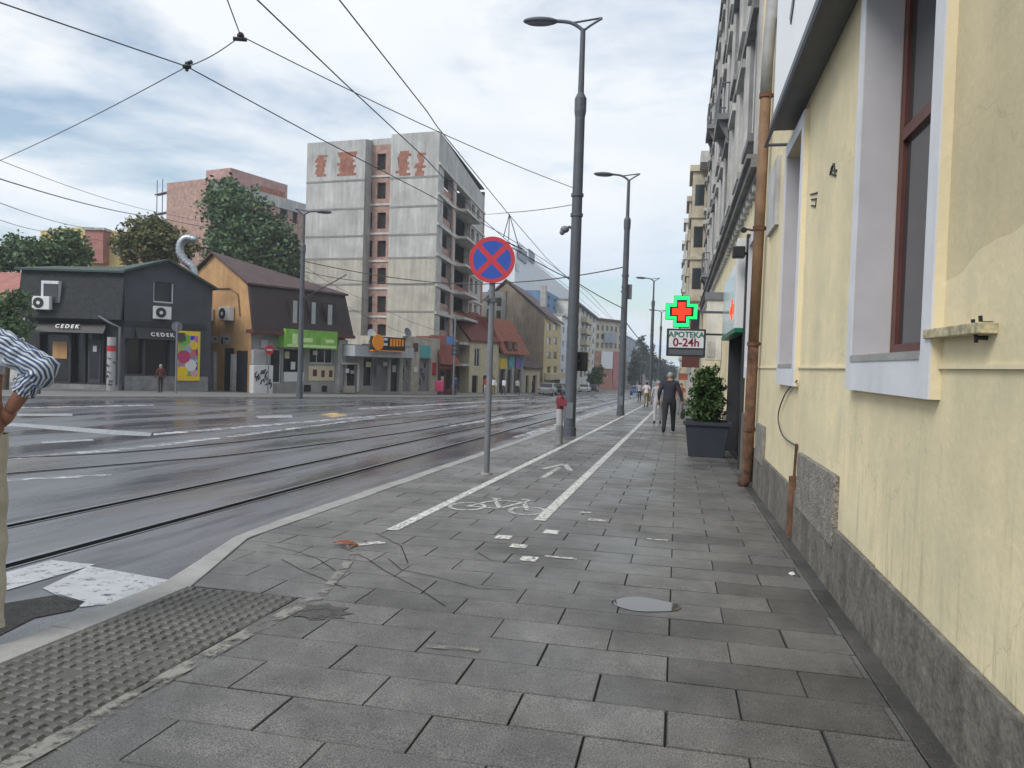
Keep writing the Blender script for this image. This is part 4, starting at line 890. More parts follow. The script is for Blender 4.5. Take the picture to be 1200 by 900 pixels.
panels('step', FA, [(30, 450, 143, 457)], 'stucco_dark', ck, .0, .3)
dw = MB(); o_ = FA.rect(54, 330, 74, 355); FA.box(dw, *o_, .1, .5); dm = dw.build('dormer_frame', 'white_trim', ck); g = MB(); FA.box(g, o_[0]+.15, o_[1], o_[2], o_[3]-.18, .502, .52); g.build('pane', 'glass', dm)
# gabled half
zr = FB.z(196, 305); zl = FB.z(147, 318); zrr = FB.z(244, 336); ur = FB.u(196, 305)
opB = [FB.rect(*q) for q in ((146, 397, 168, 438), (170, 399, 199, 440))]; wB = FB.rect(180, 319, 204, 355)
mb = MB(); FB.wall(mb, 0, FB.L, gz(P1.y)-.7, zrr-.0, opB+[wB], .45)
mb.face(FB.P(0, zrr), FB.P(FB.L, zrr), FB.P(ur, zr), FB.P(0, zl)); mb.build('gable_wall', 'charcoal', ck)
body('gable_block', FB, zrr, 9, 'charcoal', ck, front=False)
FB.window(ck, wB, .12, .09, 'white_trim', 'glass', 0, 0)
for o_ in opB: g = MB(); FB.box(g, o_[0]+.01, o_[1]-.01, o_[2], o_[3]-.01, -.4, -.36); g.build('shop_window', 'dark_glass', ck)
mb = MB(); mb.prism([FB.P(-.15, zl+.08, .35), FB.P(ur, zr+.08, .35), FB.P(ur, zr+.08, -9), FB.P(-.15, zl+.08, -9)], (0, 0, -.14)); mb.prism([FB.P(ur, zr+.08, .35), FB.P(FB.L+.25, zrr-.05, .35), FB.P(FB.L+.25, zrr-.05, -9), FB.P(ur, zr+.08, -9)], (0, 0, -.14)); mb.build('gable_roof', 'tile_green', ck)
panels('band', FB, [(146, 378, 242, 384)], 'charcoal_dark', ck, .01, .06); panels('low_wall', FB, [(146, 441, 243, 459)], 'stucco_dark', ck, .01, .08)
mb = MB(); a, b_ = FB.u(158, 390), FB.u(215, 390); z1, z0 = FB.z(190, 384), FB.z(190, 398); mb.prism([FB.P(a, z1, .02), FB.P(a, z0, .45), FB.P(a, z0, .02)], FB.d*(b_-a)); mb.build('awning', 'black', ck)
q = FB.P(FB.u(190, 393, .3), FB.z(190, 392.5, .4), .37); text_mesh('lettering', 'CEDEK', .36, 'text_white', ck, q, FB.d, (FB.n*-.55+Vector((0, 0, 1))), .01, True, 1.45)
mb = MB(); u = FB.u(141, 400); mb.tube([FA.P(FA.u(121, 372), FA.z(121, 371), .55), FA.P(FA.u(134, 378), FA.z(134, 379), .5), FA.P(FA.L-.1, FA.z(141, 384), .3), FA.P(FA.L-.1, gz(P1.y), .3)], .07, 8); mb.build('drainpipe', 'steel_mid', ck)
gp = thing('graffiti_column', 'white pasted column with dark scribbles beside the charcoal shop door', 'column', mid(FA, FA.u(130, 420)))
mb = MB(); c_ = FA.P(FA.u(130, 450, .9), 0, .9); mb.tube([(c_.x, c_.y, gz(c_.y)), (c_.x, c_.y, gz(c_.y)+3.2)], .24, 12); mb.build('post', 'cloth_grey', gp)
mb = MB(); mb.tube([(c_.x, c_.y, gz(c_.y)+2.35), (c_.x, c_.y, gz(c_.y)+2.7)], .245, 12); mb.build('red_band', 'cloth_red', gp); mb = MB()
for k in range(8): a = random.uniform(-2.6, .6); z = gz(c_.y)+.4+.22*k; mb.tube([(c_.x+.245*math.cos(a+.3*j), c_.y+.245*math.sin(a+.3*j), z+random.uniform(-.12, .12)) for j in range(4)], .03, 5)
mb.build('scribble', 'black', gp)
# colourful advert
po = thing('advert_board', 'colourful advert board in a yellow frame at the right end of the charcoal shop', 'advert board', mid(FB, FB.u(219, 420)))
o_ = FB.rect(205, 388, 233, 446); mb = MB(); FB.box(mb, o_[0], o_[1], o_[2], o_[3], .09, .17); mb.build('board', 'yellow', po)
M['collage'] = None; m_ = bpy.data.materials.new('colourful printed advert'); m_.use_nodes = True; t = m_.node_tree; b = t.nodes['Principled BSDF']
c = t.nodes.new('ShaderNodeTexCoord'); v = t.nodes.new('ShaderNodeTexVoronoi'); v.inputs['Scale'].default_value = 2.2; t.links.new(c.outputs['Object'], v.inputs['Vector']); hs_ = t.nodes.new('ShaderNodeHueSaturation'); hs_.inputs['Saturation'].default_value = 1.1; hs_.inputs['Value'].default_value = .55; t.links.new(v.outputs['Color'], hs_.inputs['Color']); t.links.new(hs_.outputs[0], b.inputs['Base Color']); M['collage'] = m_
mb = MB(); FB.box(mb, o_[0]+.15, o_[1]-.15, o_[2]+.3, o_[3]-.3, .171, .18); mb.build('print', 'collage', po)
for (px, py, r_, mm) in ((215, 398, .5, 'green_banner'), (214, 418, .55, 'magenta'), (222, 428, .5, 'sign_white'), (212, 436, .5, 'yellow'), (226, 405, .35, 'yellow')):
    c_ = FB.P(FB.u(px, py), FB.z(px, py), .181); mb = MB(); mb.disc(c_, FB.n, r_*.8, .006+r_*.01, 9); mb.build('print_spot', mm, po)
# air conditioners
def make_ac(label, pos, F, sc=1.0):
    r_ = thing('air_conditioner', label, 'air conditioner', pos, 'outdoor air conditioner units on the left buildings'); P = Vector(pos); w_, h_, dd = .95*sc, .72*sc, .36*sc
    def b(x0, x1, z0, z1, d0, d1, mb): return mb.hexa([P+F.d*a+F.n*c+Vector((0, 0, z)) for z in (z0, z1) for a, c in ((x0, d0), (x1, d0), (x1, d1), (x0, d1))])
    mb = MB(); b(-w_/2, w_/2, 0, h_, .08, dd, mb); mb.build('casing', 'ac_white', r_, bevel=.02)
    mb = MB(); mb.disc(P+F.d*(-.12*sc)+F.n*(dd)+Vector((0, 0, h_/2)), F.n, .29*sc, .02, 20); mb.build('fan_grille', 'charcoal_dark', r_)
    mb = MB(); mb.disc(P+F.d*(-.12*sc)+F.n*(dd+.021)+Vector((0, 0, h_/2)), F.n, .1*sc, .01, 12); mb.build('fan_hub', 'ac_white', r_)
    mb = MB()
    for s_ in (-.3, .3): b(s_*sc-.02, s_*sc+.02, -.05, 0, 0, dd, mb)
    mb.build('wall_bracket', 'steel_mid', r_)
    return r_
def fp(F, px, py, d=0.0): return F.P(F.u(px, py, d), F.z(px, py, d), d)
make_ac('white air conditioner under the gable window of the charcoal shop', fp(FB, 188, 374), FB, 1.1)
make_ac('white air conditioner beside the dormer in the dark shingles', fp(FA, 52, 363, .45)+FA.n*.0, FA, 1.1)
# silver flue
fl = thing('flue_duct', 'bent silver flue duct rising over the charcoal shop roof', 'duct', fp(FB, 226, 322, -2))
mb = MB(); dpt = dep(fp(FB, 222, 320))+2; mb.tube(bez([D(x, y, dpt) for x, y in ((229, 330), (226, 314), (217, 306), (211, 296), (212, 285), (219, 279), (230, 281))]), .25, 14); mb.build('duct', 'galv', fl, smooth=True)
mb = MB(); pts = bez([D(x, y, dpt) for x, y in ((229, 330), (226, 314), (217, 306), (211, 296), (212, 285), (219, 279), (230, 281))], 3)
for q0, q1 in zip(pts[1:-1], pts[2:]): e_ = (q1-q0).normalized()*.05; mb.tube([q0-e_, q0+e_], .275, 14)
mb.build('duct_joint', 'galv', fl)

# --- orange house with brown mansard
P3, P4 = G(293, 460), G(403, 461.2); FD = Facade(P3, P4)
PB = Vector((P3.x, P3.y, 0)) - FD.n*9.0; FC = Facade(PB, P3)
og = thing('orange_house', 'orange walled house with dark brown mansard roof and a bright green shop banner', 'house', mid(FD))
zb = gz(P3.y)-.6; zm0 = FD.z(300, 388); zm1 = FD.z(296, 334); zb1 = zm1; urd = 4.6
zrg = max(D(232, 297, dep(FC.P(FC.L-urd, 0)))[2], zm1+.8)
mb = MB(); mb.face(FC.P(0, zb), FC.P(FC.L, zb), FC.P(FC.L, zm0+.3), FC.P(FC.L-.55, zm1), FC.P(FC.L-urd, zrg), FC.P(0, zm1)); mb.build('side_wall', 'orange_wall', og)
opD = [FD.rect(*q) for q in ((317, 409, 330, 449), (332, 408, 356, 447), (363, 408, 391, 426))]
mb = MB(); FD.wall(mb, 0, FD.L, zb, zm0+.2, opD, .3); mb.build('front_wall', 'grey_wall', og)
mb = MB(); mb.face(FD.P(FD.L, zb), FD.P(FD.L, zb, -9), FD.P(FD.L, zm1, -9), FD.P(FD.L, zm1, -.55), FD.P(FD.L, zm0, 0)); mb.face(FD.P(0, zb, -9), FD.P(FD.L, zb, -9), FD.P(FD.L, zm1, -9), FD.P(0, zm1, -9)); mb.build('far_wall', 'grey_wall', og)
wm = [FD.rect(*q) for q in ((337, 350, 348, 382), (359, 352, 369, 383), (378, 355, 389, 384))]
mb = MB(); mb.prism([FD.P(-.3, zm0, .75), FD.P(FD.L+.2, zm0, .75), FD.P(FD.L+.1, zm1, -.25), FD.P(-.05, zm1, -.25)], FD.n*-.25); mb.build('mansard', 'mansard_brown', og)
for o_ in wm:
    f = MB(); FD.box(f, o_[0], o_[1], o_[2]+.1, o_[3]-.05, -.2, .5); fr = f.build('dormer', 'mansard_brown', og); g = MB(); FD.box(g, o_[0]+.08, o_[1]-.06, o_[2]+.2, o_[3]-.16, .502, .52); g.build('curtained_pane', 'cloth_grey', fr); g = MB(); FD.box(g, o_[0]+.08+(o_[1]-o_[0])*.45, o_[1]-.06, o_[2]+.2, o_[3]-.16, .522, .53); g.build('pane', 'glass', fr)
pA, pB, pC, pN, pF = FD.P(-.3, zrg, -urd), FD.P(FD.L+.3, zm1+.02, -.1), FD.P(FD.L+.3, zm1+.02, -9.3), FD.P(-.3, zm1+.02, -.1), FD.P(-.3, zm1+.02, -9.3)
mb = MB()
for q in ([pN, pB, pA], [pB, pC, pA], [pC, pF, pA]): mb.prism(q, (0, 0, .14))
mb.build('upper_roof', 'roof_brown', og)
mb = MB(); FD.box(mb, -.4, FD.L+.3, zm0-.16, zm0+.08, -.05, .8); mb.build('fascia', 'brown_trim', og)
mb = MB(); FD.box(mb, FD.L-.9, FD.L, zb, zm0-.29, .005, .3); mb.build('pillar', 'stucco_grey', og)
o_ = FD.rect(325, 387, 386, 408); gb = MB(); FD.box(gb, o_[0], o_[1], o_[2], o_[3], .02, .92); bn = gb.build('shop_banner', 'green_banner', og)
for q in ((333, 391, 339, 404), (345, 396, 357, 401), (372, 398, 382, 402), (327, 404, 384, 407)): r_ = FD.rect(*q); mb = MB(); FD.box(mb, *r_, .921, .93); mb.build('banner_print', 'banner_pale', bn)
for i, o_ in enumerate(opD): FD.window(og, o_, .15, .07, 'white_trim', 'dark_glass', (0, 0, 2)[i], 0)
panels('shop_poster', FD, [(333, 436, 356, 447)], 'sign_white', og, -.1, .0); panels('shop_poster', FD, [(361, 429, 391, 446)], 'cream', og, .02, .05); panels('poster_print', FD, [(366, 433, 371, 441), (376, 434, 380, 442), (385, 434, 389, 442)], 'wood_red', og, .051, .056)
panels('vent_hole', FD, [(356, 451, 364, 459), (377, 452, 383, 459)], 'void', og, .01, .03)
fcw = [(246, 408, 259, 452), (265, 405, 277, 455), (279, 408, 290, 455)]
panels('yard_door', FC, [(264, 408, 274, 458), (278, 411, 290, 459)], 'charcoal_dark', og, .01, .06); panels('yard_pillar', FC, [(274.5, 415, 277.5, 459), (250, 412, 255, 459)], 'stucco_grey', og, .03, .3)
mb = MB(); mb.tube([fp(FC, 247, 372, .06), fp(FC, 248, 338, .06), fp(FC, 270, 338, .06), fp(FC, 279, 345, .06), fp(FC, 281, 370, .06)], .05, 6); mb.build('pipe_run', 'pipe_brown', og)
panels('graffiti_tag', FC, [(240, 394, 256, 402), (258, 393, 270, 404)], 'stucco_grey', og, .02, .04); panels('graffiti_stroke', FC, [(242, 396, 244, 401), (246, 395, 248, 401), (251, 396, 254, 398), (260, 395, 262, 403), (264, 396, 268, 398)], 'black', og, .041, .05)
make_ac('left one of two air conditioners high on the orange wall', fp(FC, 246, 376), FC, 1.25); make_ac('right one of two air conditioners high on the orange wall', fp(FC, 269, 376), FC, 1.35); make_ac('low air conditioner on the orange wall next to the advert board', fp(FC, 243, 404), FC, 1.25)
# graffiti cabinet and red sign
gc = thing('utility_cabinet', 'white utility cabinet covered in black graffiti before the green banner shop', 'cabinet', fp(FD, 308, 458, .9)); 
r_ = FD.rect(296, 428, 319, 458, .9); mb = MB(); FD.box(mb, r_[0], r_[1], r_[2]-.2, r_[3], .5, 1.0); mb.build('body', 'sign_white', gc, bevel=.03)
r2 = FD.rect(297, 410, 312, 427.5, .9); mb = MB(); FD.box(mb, *r2, .6, .9); mb.build('upper_box', 'cloth_grey', gc, bevel=.03)
for k in range(11):
    u = random.uniform(r_[0]+.2, r_[1]-.25); z = random.uniform(r_[2]+.2, r_[3]-.2); mb = MB(); mb.tube([FD.P(u+.15*math.cos(j+k), z+.2*math.sin(j*1.3+k), 1.01) for j in range(4)], .05, 5); mb.build('graffiti', 'black', gc)
rsn = thing('no_entry_sign', 'round red no entry sign on a thin post left of the green banner shop', 'traffic sign', fp(FD, 315, 459, 1.3))
c_ = fp(FD, 315, 410, 1.3); mb = MB(); mb.tube([(c_.x, c_.y, gz(c_.y)), (c_.x, c_.y, c_.z+.4)], .04, 8); mb.build('post', 'steel_mid', rsn); mb = MB(); mb.disc(c_+FD.n*.05, FD.n, .34, .03, 24); fc_ = mb.build('disc', 'sign_red', rsn); mb = MB(); e_ = FD.d; z_ = Vector((0, 0, .05)); c2 = c_+FD.n*.082; mb.prism([c2-e_*.22-z_, c2+e_*.22-z_, c2+e_*.22+z_, c2-e_*.22+z_], FD.n*.006); mb.build('bar', 'sign_white', fc_)
tsp = thing('sign_post', 'tall thin grey sign post at the kerb before the advert board', 'sign post', G(206, 461)); c_ = G(206, 461); mb = MB(); mb.tube([c_, (c_.x, c_.y, D(210, 378, dep(c_)).z)], .06, 8); mb.build('post', 'steel_mid', tsp); mb = MB(); q = D(210, 383, dep(c_)); mb.disc((c_.x, c_.y, q.z), Vector((-1, 1, 0)), .3, .03, 20); mb.build('disc', 'steel_mid', tsp)

# --- unfinished concrete tower
TB = D(511, 300, 73.0); TA = D(357, 300, 77.6); TCc = D(566, 300, 97)
F1, F2 = Facade(TA, TB), Facade(TB, TCc)
tw = thing('concrete_tower', 'unfinished raw concrete tower block with brick infill and open balconies', 'tower block', mid(F1))
zt1 = F1.z(400, 165); zt2 = F1.z(480, 156); zg = gz(75)-1.5
ua, ub = F1.u(425, 300), F1.u(455, 300); ztm = F1.z(445, 166)
flz = [F1.z(480, y) for y in (208, 242, 275, 302, 333, 365, 396, 425)]
mb = MB()
for u0, u1, zt in ((0, ua, zt1), (ub, F1.L, zt2)): mb.face(F1.P(u0, flz[3], 0), F1.P(u1, flz[3], 0), F1.P(u1, zt, 0), F1.P(u0, zt, 0))
for u in (ua, ub): mb.face(F1.P(u, zg, 0), F1.P(u, zg, -1.4), F1.P(u, max(zt1, zt2), -1.4), F1.P(u, zt1 if u == ua else zt2, 0))
mb.build('side_wall', 'concrete', tw)
mb = MB()
for u0, u1 in ((0, ua), (ub, F1.L)): mb.face(F1.P(u0, zg, 0), F1.P(u1, zg, 0), F1.P(u1, flz[3], 0), F1.P(u0, flz[3], 0))
mb.build('lower_side_wall', 'concrete_warm', tw)
wins = []
for y in (192, 225, 259, 289, 320, 352, 383): 
    for x0, x1 in ((428, 436), (441, 452)): r_ = F1.rect(x0, y-11, x1, y+10, -1.3); wins.append(r_)
FS = Facade(F1.P(ua, 0, -1.3), F1.P(ub, 0, -1.3)); ws_ = []
for y in (182, 216, 251, 284, 316, 349, 382):
    for x0, x1 in ((428, 436), (442, 452)): ws_.append(FS.rect(x0, y-2, x1, y+17))
mb = MB(); FS.wall(mb, 0, FS.L, zg, FS.z(440, 170), ws_, .25); mb.build('stair_infill', 'brick_pink', tw)
mb = MB(); FS.wall(mb, 0, FS.L, FS.z(440, 170), FS.z(440, 163), [], .2); mb.build('stair_parapet', 'concrete', tw)
for o_ in ws_: g = MB(); FS.box(g, o_[0], o_[1], o_[2], o_[3], -.3, -.25); g.build('open_window', 'void', tw)
mb = MB()
for y in (207, 240, 274, 306, 338, 371): z = FS.z(440, y); FS.box(mb, 0.01, FS.L-.01, z-.1, z+.1, .0, .1)
mb.build('stair_slab', 'slab_pale', tw)
for z in flz[:6]:
    for u0, u1 in ((0.01, ua-.01), (ub+.01, F1.L-.01)): mb = MB(); F1.box(mb, u0, u1, z-.09, z+.09, -.05, .035); mb.build('floor_joint', 'concrete_dark', tw)
for i, q in enumerate(((370, 182, 381, 207), (397, 178, 416, 206), (466, 177, 479, 206), (488, 179, 497, 206))):
    r_ = F1.rect(*q); mb = MB(); rr = random.Random(i); nr = 9
    for k in range(nr): z0 = r_[2]+(r_[3]-r_[2])*k/nr; z1 = r_[2]+(r_[3]-r_[2])*(k+1)/nr; a = rr.uniform(-.25, .25); c_ = rr.uniform(-.25, .25); F1.box(mb, r_[0]+a, r_[1]+c_, z0, z1, -.05, .012)
    mb.build('brick_patch', 'brick', tw)
mb = MB(); p = [F1.P(0, 0), F1.P(ua, 0), F1.P(ua, 0, -1.5), F1.P(ub, 0, -1.5), F1.P(ub, 0), F1.P(F1.L, 0)]
dirb = F2.d*F2.L
mb.face(*[Vector((q.x, q.y, zt1-.02)) for q in (F1.P(0, 0), F1.P(ua, 0), F1.P(ua, 0)+dirb, F1.P(0, 0)+dirb)]); mb.face(*[Vector((q.x, q.y, zt2-.02)) for q in (F1.P(ub, 0), F1.P(F1.L, 0), F1.P(F1.L, 0)+dirb, F1.P(ub, 0)+dirb)]); mb.face(*[Vector((q.x, q.y, zt1-.6)) for q in (F1.P(ua, 0, -1.3), F1.P(ub, 0, -1.3), F1.P(ub, 0)+dirb, F1.P(ua, 0)+dirb)])
q0, q1 = F1.P(0, zg), F1.P(0, zg)+dirb; mb.face(q0, q1, Vector((q1.x, q1.y, zt1)), Vector((q0.x, q0.y, zt1)))
q0, q1 = F1.P(0, zg)+dirb, F1.P(F1.L, zg)+dirb; mb.face(q0, q1, Vector((q1.x, q1.y, zt1)), Vector((q0.x, q0.y, zt1))); mb.build('roof_slab', 'concrete_dark', tw)
# street side: open bays
fz = [F2.z(515, y) for y in (190, 226, 262, 298, 334, 366, 398, 425, 452)]
u_a, u_b, u_c, u_d, u_e = F2.u(516.5, 300), F2.u(529, 300), F2.u(533, 300), F2.u(549, 300), F2.L
ops = []
for a, b_ in zip(fz[1:], fz[:-1]):
    ops.append((u_a+.4, u_b-.2, a+.25, b_-.3)); ops.append((u_c, u_d-.3, a+.25, b_-.3)); ops.append((u_d+1.2, u_d+3.0, a+.9, b_-.5)); ops.append((u_d+4.4, u_d+6.0, a+.9, b_-.5))
ops.append((F2.u(520, 180), F2.u(524, 180), F2.z(522, 188), F2.z(522, 174)))
mb = MB(); F2.wall(mb, 0, F2.L, zg, fz[0]-.0, ops, .5); mb.build('street_wall', 'stucco_grey', tw)
mb = MB(); mb.face(F2.P(0, fz[0]), F2.P(F2.L, fz[0]), F2.P(F2.L, F2.z(562, 224)), F2.P(0, zt2)); mb.build('street_parapet', 'concrete', tw)
mb = MB(); F2.box(mb, 1.6, F2.L-.3, zg, fz[0]-.3, -2.2, -2.0); mb.build('inner_wall', 'void', tw)
for z in fz[:-1]: mb = MB(); F2.box(mb, .02, F2.L+.1, z-.28, z-.02, .0, .14); mb.build('floor_slab', 'slab_pale', tw)
for i, z in enumerate(fz[1:-1]):
    mb = MB(); F2.box(mb, u_c-.3, u_d+.4, z-.29, z-.03, .145, 1.3); mb.build('balcony_slab', 'slab_pale', tw)
    mb = MB(); F2.box(mb, u_a+.4, u_b-.2, z+.02, z+1.0, -.3, -.15); mb.build('brick_parapet', 'brick_pink', tw)
    if i not in (1,): mb = MB(); F2.box(mb, u_c+.0, u_d-.2, z+.0, z+.55+.3*(i % 2), -.3, -.12); mb.build('brick_parapet', 'brick', tw)
for u in (u_b-.1, u_d+.1, u_e-.5): mb = MB(); F2.box(mb, u-.3, u+.35, zg, fz[0]-.31, .0, .1); mb.build('column', 'brick_pink', tw)

# --- low shops in front of the tower
P5, P6, P7 = G(403.5, 461.5), G(470, 462), G(514, 462.3); FE, FG = Facade(P5, P6), Facade(P6, P7)
s1 = thing('grey_canopy_shop', 'low shop with a long grey metal canopy left of the tower foot', 'shop', mid(FE))
zc1, zc0 = FE.z(435, 406), FE.z(435, 418)
oe = [FE.rect(*q) for q in ((402, 427, 418, 458), (426, 419, 437, 452), (437.5, 420, 455, 459), (458, 420, 468, 459))]
mb = MB(); FE.wall(mb, 0, FE.L, gz(P5.y)-1, zc1+.1, oe, .4); mb.build('front_wall', 'grey_wall', s1); body('block', FE, zc1+.1, 5, 'grey_wall', s1, front=False)
mb = MB(); FE.box(mb, -.2, FE.L+.1, zc0, zc1, .0, 1.2); mb.build('canopy', 'grey_light', s1)
for i, o_ in enumerate(oe): mb = MB(); FE.box(mb, o_[0]+.01, o_[1]-.01, o_[2], o_[3]-.01, -.35, -.3); mb.build('shutter' if i in (2,) else 'shop_window', 'shutter' if i == 2 else 'dark_glass', s1)
panels('window_frame', FE, [(401, 425, 419, 427), (418, 427, 420, 459)], 'white_wall', s1, .01, .08); panels('low_wall', FE, [(402, 452, 414, 460)], 'stone_pale', s1, .01, .2)
s1b = thing('white_annex', 'white plastered annex wall rising above the grey canopy shop', 'annex', mid(FE, 1.5)); FX = Facade(FE.P(-.3, 0, -2.5), FE.P(FE.u(428, 390), 0, -2.5)); r_ = FX.z(415, 374)
body('wall', FX, r_, 5, 'white_wall', s1b); mb = MB(); FX.box(mb, .8, 1.9, FX.z(410, 388), FX.z(410, 380), .01, .05); mb.build('window', 'dark_glass', s1b)
s2 = thing('stone_clad_shop', 'low shop with pale stone cladding and two grey roller doors at the tower foot', 'shop', mid(FG)); zk = FG.z(490, 395)
og_ = [FG.rect(*q) for q in ((472, 418, 482, 459), (491, 420, 505, 459))]
mb = MB(); FG.wall(mb, 0, FG.L, gz(P6.y)-1, zk, og_, .3); mb.build('front_wall', 'stone_pale', s2); body('block', FG, zk, 5, 'stone_pale', s2, front=False)
for o_ in og_: mb = MB(); FG.box(mb, o_[0]+.01, o_[1]-.01, o_[2], o_[3]-.01, -.3, -.25); mb.build('roller_door', 'shutter', s2)
panels('sign_panel', FG, [(492, 405, 504, 419)], 'teal', s2, .01, .06)
for k in range(12):
    o_ = og_[k % 2]; mb = MB(); u = random.uniform(o_[0]+.2, o_[1]-.2); z = random.uniform(o_[2]+.4, o_[3]-.5); mb.tube([FG.P(u+.2*math.cos(j*2+k), z+.35*math.sin(j*1.7+k), -.24) for j in range(5)], .04, 4); mb.build('graffiti', 'black' if k % 3 else 'cloth_grey', s2)
for (px, py, rr, mm, lab) in ((477, 390, .42, 'steel_mid', 'grey satellite dish above the orange sign'), (435, 393, .5, 'ac_white', 'white satellite dish left of the orange sign')):
    F_ = FG if px > 470 else FE; c_ = fp(F_, px, py, .2); dd = thing('satellite_dish', lab, 'satellite dish', c_); mb = MB()
    nrm = (F_.n + Vector((0, 0, .3))).normalized(); t1 = nrm.orthogonal().normalized(); t2 = nrm.cross(t1)
    rg = [[c_ + (t1*math.cos(k*math.pi/9)+t2*math.sin(k*math.pi/9))*rr*f + nrm*(.22*f*f*rr) for k in range(18)] for f in (.05, .5, 1.0)]
    for a in range(2):
        for k in range(18): mb.face(rg[a][k], rg[a][(k+1) % 18], rg[a+1][(k+1) % 18], rg[a+1][k])
    mb.build('bowl', mm, dd); mb = MB(); mb.tube([c_, c_-F_.n*.3-Vector((0, 0, .9))], .04, 6); mb.build('mast', 'steel_dark', dd); mb = MB(); mb.tube([c_-Vector((0, 0, rr*.8)), c_+nrm*.5], .015, 5); mb.build('feed_arm', 'steel_dark', dd)
os2 = thing('orange_sign', 'projecting black sign with an orange disc and orange lettering blocks', 'shop sign', fp(FE, 450, 410, 1.6)); o_ = FE.rect(437, 392, 475, 412, 1.6)
mb = MB(); FE.box(mb, o_[0], o_[1], o_[2]+.1, o_[3]-.2, 1.3, 1.6); mb.build('case', 'black', os2)
c_ = fp(FE, 443, 401, 1.7); mb = MB(); mb.disc(c_, FE.n, .62, .05, 24); mb.build('disc', 'orange', os2)
for q in ((457, 397, 459.5, 406), (460.5, 397, 463, 406), (464, 397, 466.5, 406), (467.5, 397, 469.5, 406), (471, 398, 473, 406)): r_ = FE.rect(*q, 1.6); mb = MB(); FE.box(mb, *r_, 1.601, 1.63); mb.build('letter_block', 'orange', os2)  # plain orange blocks in place of letters
for q in ((448, 396, 454, 399), (448, 402, 454, 405)): r_ = FE.rect(*q, 1.6); mb = MB(); FE.box(mb, *r_, 1.601, 1.62); mb.build('print', 'sign_white', os2)
mb = MB(); r_ = FE.rect(437, 412, 475, 413, 1.6); FE.box(mb, r_[0], r_[1], o_[2], o_[2]+.09, 1.32, 1.62); mb.build('lower_strip', 'orange', os2)
mb = MB(); q = FE.P(o_[0]+.5, o_[2]+.5, 0); mb.tube([q, q+FE.n*1.3], .05, 6); mb.build('bracket', 'steel_dark', os2)

# --- dark red kiosk
P8, P9 = G(514.5, 462.4), G(531, 462.6); FH = Facade(P8, P9); hk = thing('red_tiled_kiosk', 'small dark red kiosk with a steep tiled front at the tower corner', 'kiosk', mid(FH))
z1, z0 = FH.z(522, 393), FH.z(522, 427); body('walls', FH, z0+.2, 3, 'brown_trim', hk); mb = MB(); mb.prism([FH.P(-.2, z0, .6), FH.P(FH.L+.2, z0, .6), FH.P(FH.L+.1, z1, -1), FH.P(-.1, z1, -1)], FH.n*-.3); mb.build('tiled_front', 'roof_red', hk); mb = MB(); FH.box(mb, -.1, FH.L+.1, z0, z1-.1, -3, -1.3); mb.build('upper_block', 'roof_red', hk)
panels('window', FH, [(516, 434, 520, 455), (523, 434, 528, 455)], 'dark_glass', hk, .01, .05)

# --- generic street house
def house(name, label, pa, pb, ytop, wallm, wins=(), depth=8, cat='house', roof=None, roofm='roof_brown', rise=2.0, d=None, over=.3, gridw=None, shop=None, shopm='dark_glass', frame='white_trim', ztop=None):
    A = G(*pa) if len(pa) == 2 else D(pa[0], pa[1], pa[2]); B = G(*pb) if len(pb) == 2 else D(pb[0], pb[1], pb[2])
    F = Facade(A, B); r_ = thing(name, label, cat, mid(F)); zt = ztop if ztop else F.z((pa[0]+pb[0])/2, ytop); zb = gz(max(A.y, B.y))-1.2; ops = [F.rect(*q) for q in wins]
    if gridw:
        nx, ny, y0, y1, fw, fh = gridw
        z0, z1 = F.z((pa[0]+pb[0])/2, y1), F.z((pa[0]+pb[0])/2, y0)
        for i in range(nx):
            for j in range(ny):
                u = F.L*(i+.5)/nx; hh = (z1-z0)/ny; z = z0+hh*j; ops.append((u-F.L/nx*fw/2, u+F.L/nx*fw/2, z+hh*(1-fh)*.6, z+hh*(1-fh)*.6+hh*fh))
    sh = [F.rect(*q) for q in (shop or ())]
    mb = MB(); F.wall(mb, 0, F.L, zb, zt, ops+sh, .25); mb.build('front_wall', wallm, r_); body('block', F, zt, depth, wallm, r_, front=False, zb=zb)
    for o_ in ops: F.window(r_, o_, .12, min(.1, (o_[1]-o_[0])*.12), frame, 'glass', 1 if o_[1]-o_[0] > .9 else 0, 0)
    for o_ in sh: mb = MB(); F.box(mb, o_[0], o_[1], o_[2], o_[3], -.3, -.24); mb.build('shop_window', shopm, r_)
    if roof == 'pitch':
        mb = MB(); mb.prism([F.P(-.2, zt, over), F.P(F.L+.2, zt, over), F.P(F.L+.2, zt+rise, -depth/2), F.P(-.2, zt+rise, -depth/2)], (0, 0, .14)); mb.prism([F.P(-.2, zt+rise, -depth/2), F.P(F.L+.2, zt+rise, -depth/2), F.P(F.L+.2, zt, -depth-over), F.P(-.2, zt, -depth-over)], (0, 0, .14)); mb.build('roof', roofm, r_)
        mb = MB()
        for u in (0, F.L): mb.face(F.P(u, zt-.01, 0), F.P(u, zt-.01, -depth), F.P(u, zt+rise, -depth/2))
        mb.build('gable', wallm, r_)
    elif roof == 'flat':
        mb = MB(); F.box(mb, -.1, F.L+.1, zt, zt+.3, -depth, over); mb.build('parapet', roofm, r_)
    return r_, F
house('white_house', 'low white house with a dark red roof just right of the tower', (549, 462, 84), (583, 462, 88), 401, 'cream', [(556, 408, 563, 430)], 7, 'house', 'pitch', 'roof_red', 3.4, shop=[(553, 440, 560, 461), (566, 440, 578, 461)])
h_, F = house('orange_roof_shop', 'shop house with a steep orange tiled mansard and colourful storefronts', (583.5, 462, 88), (613, 462, 97), 415, 'stucco_grey', [], 7, 'shop', shop=[(585, 433, 592, 461), (594, 433, 600, 461), (602, 433, 611, 461)])
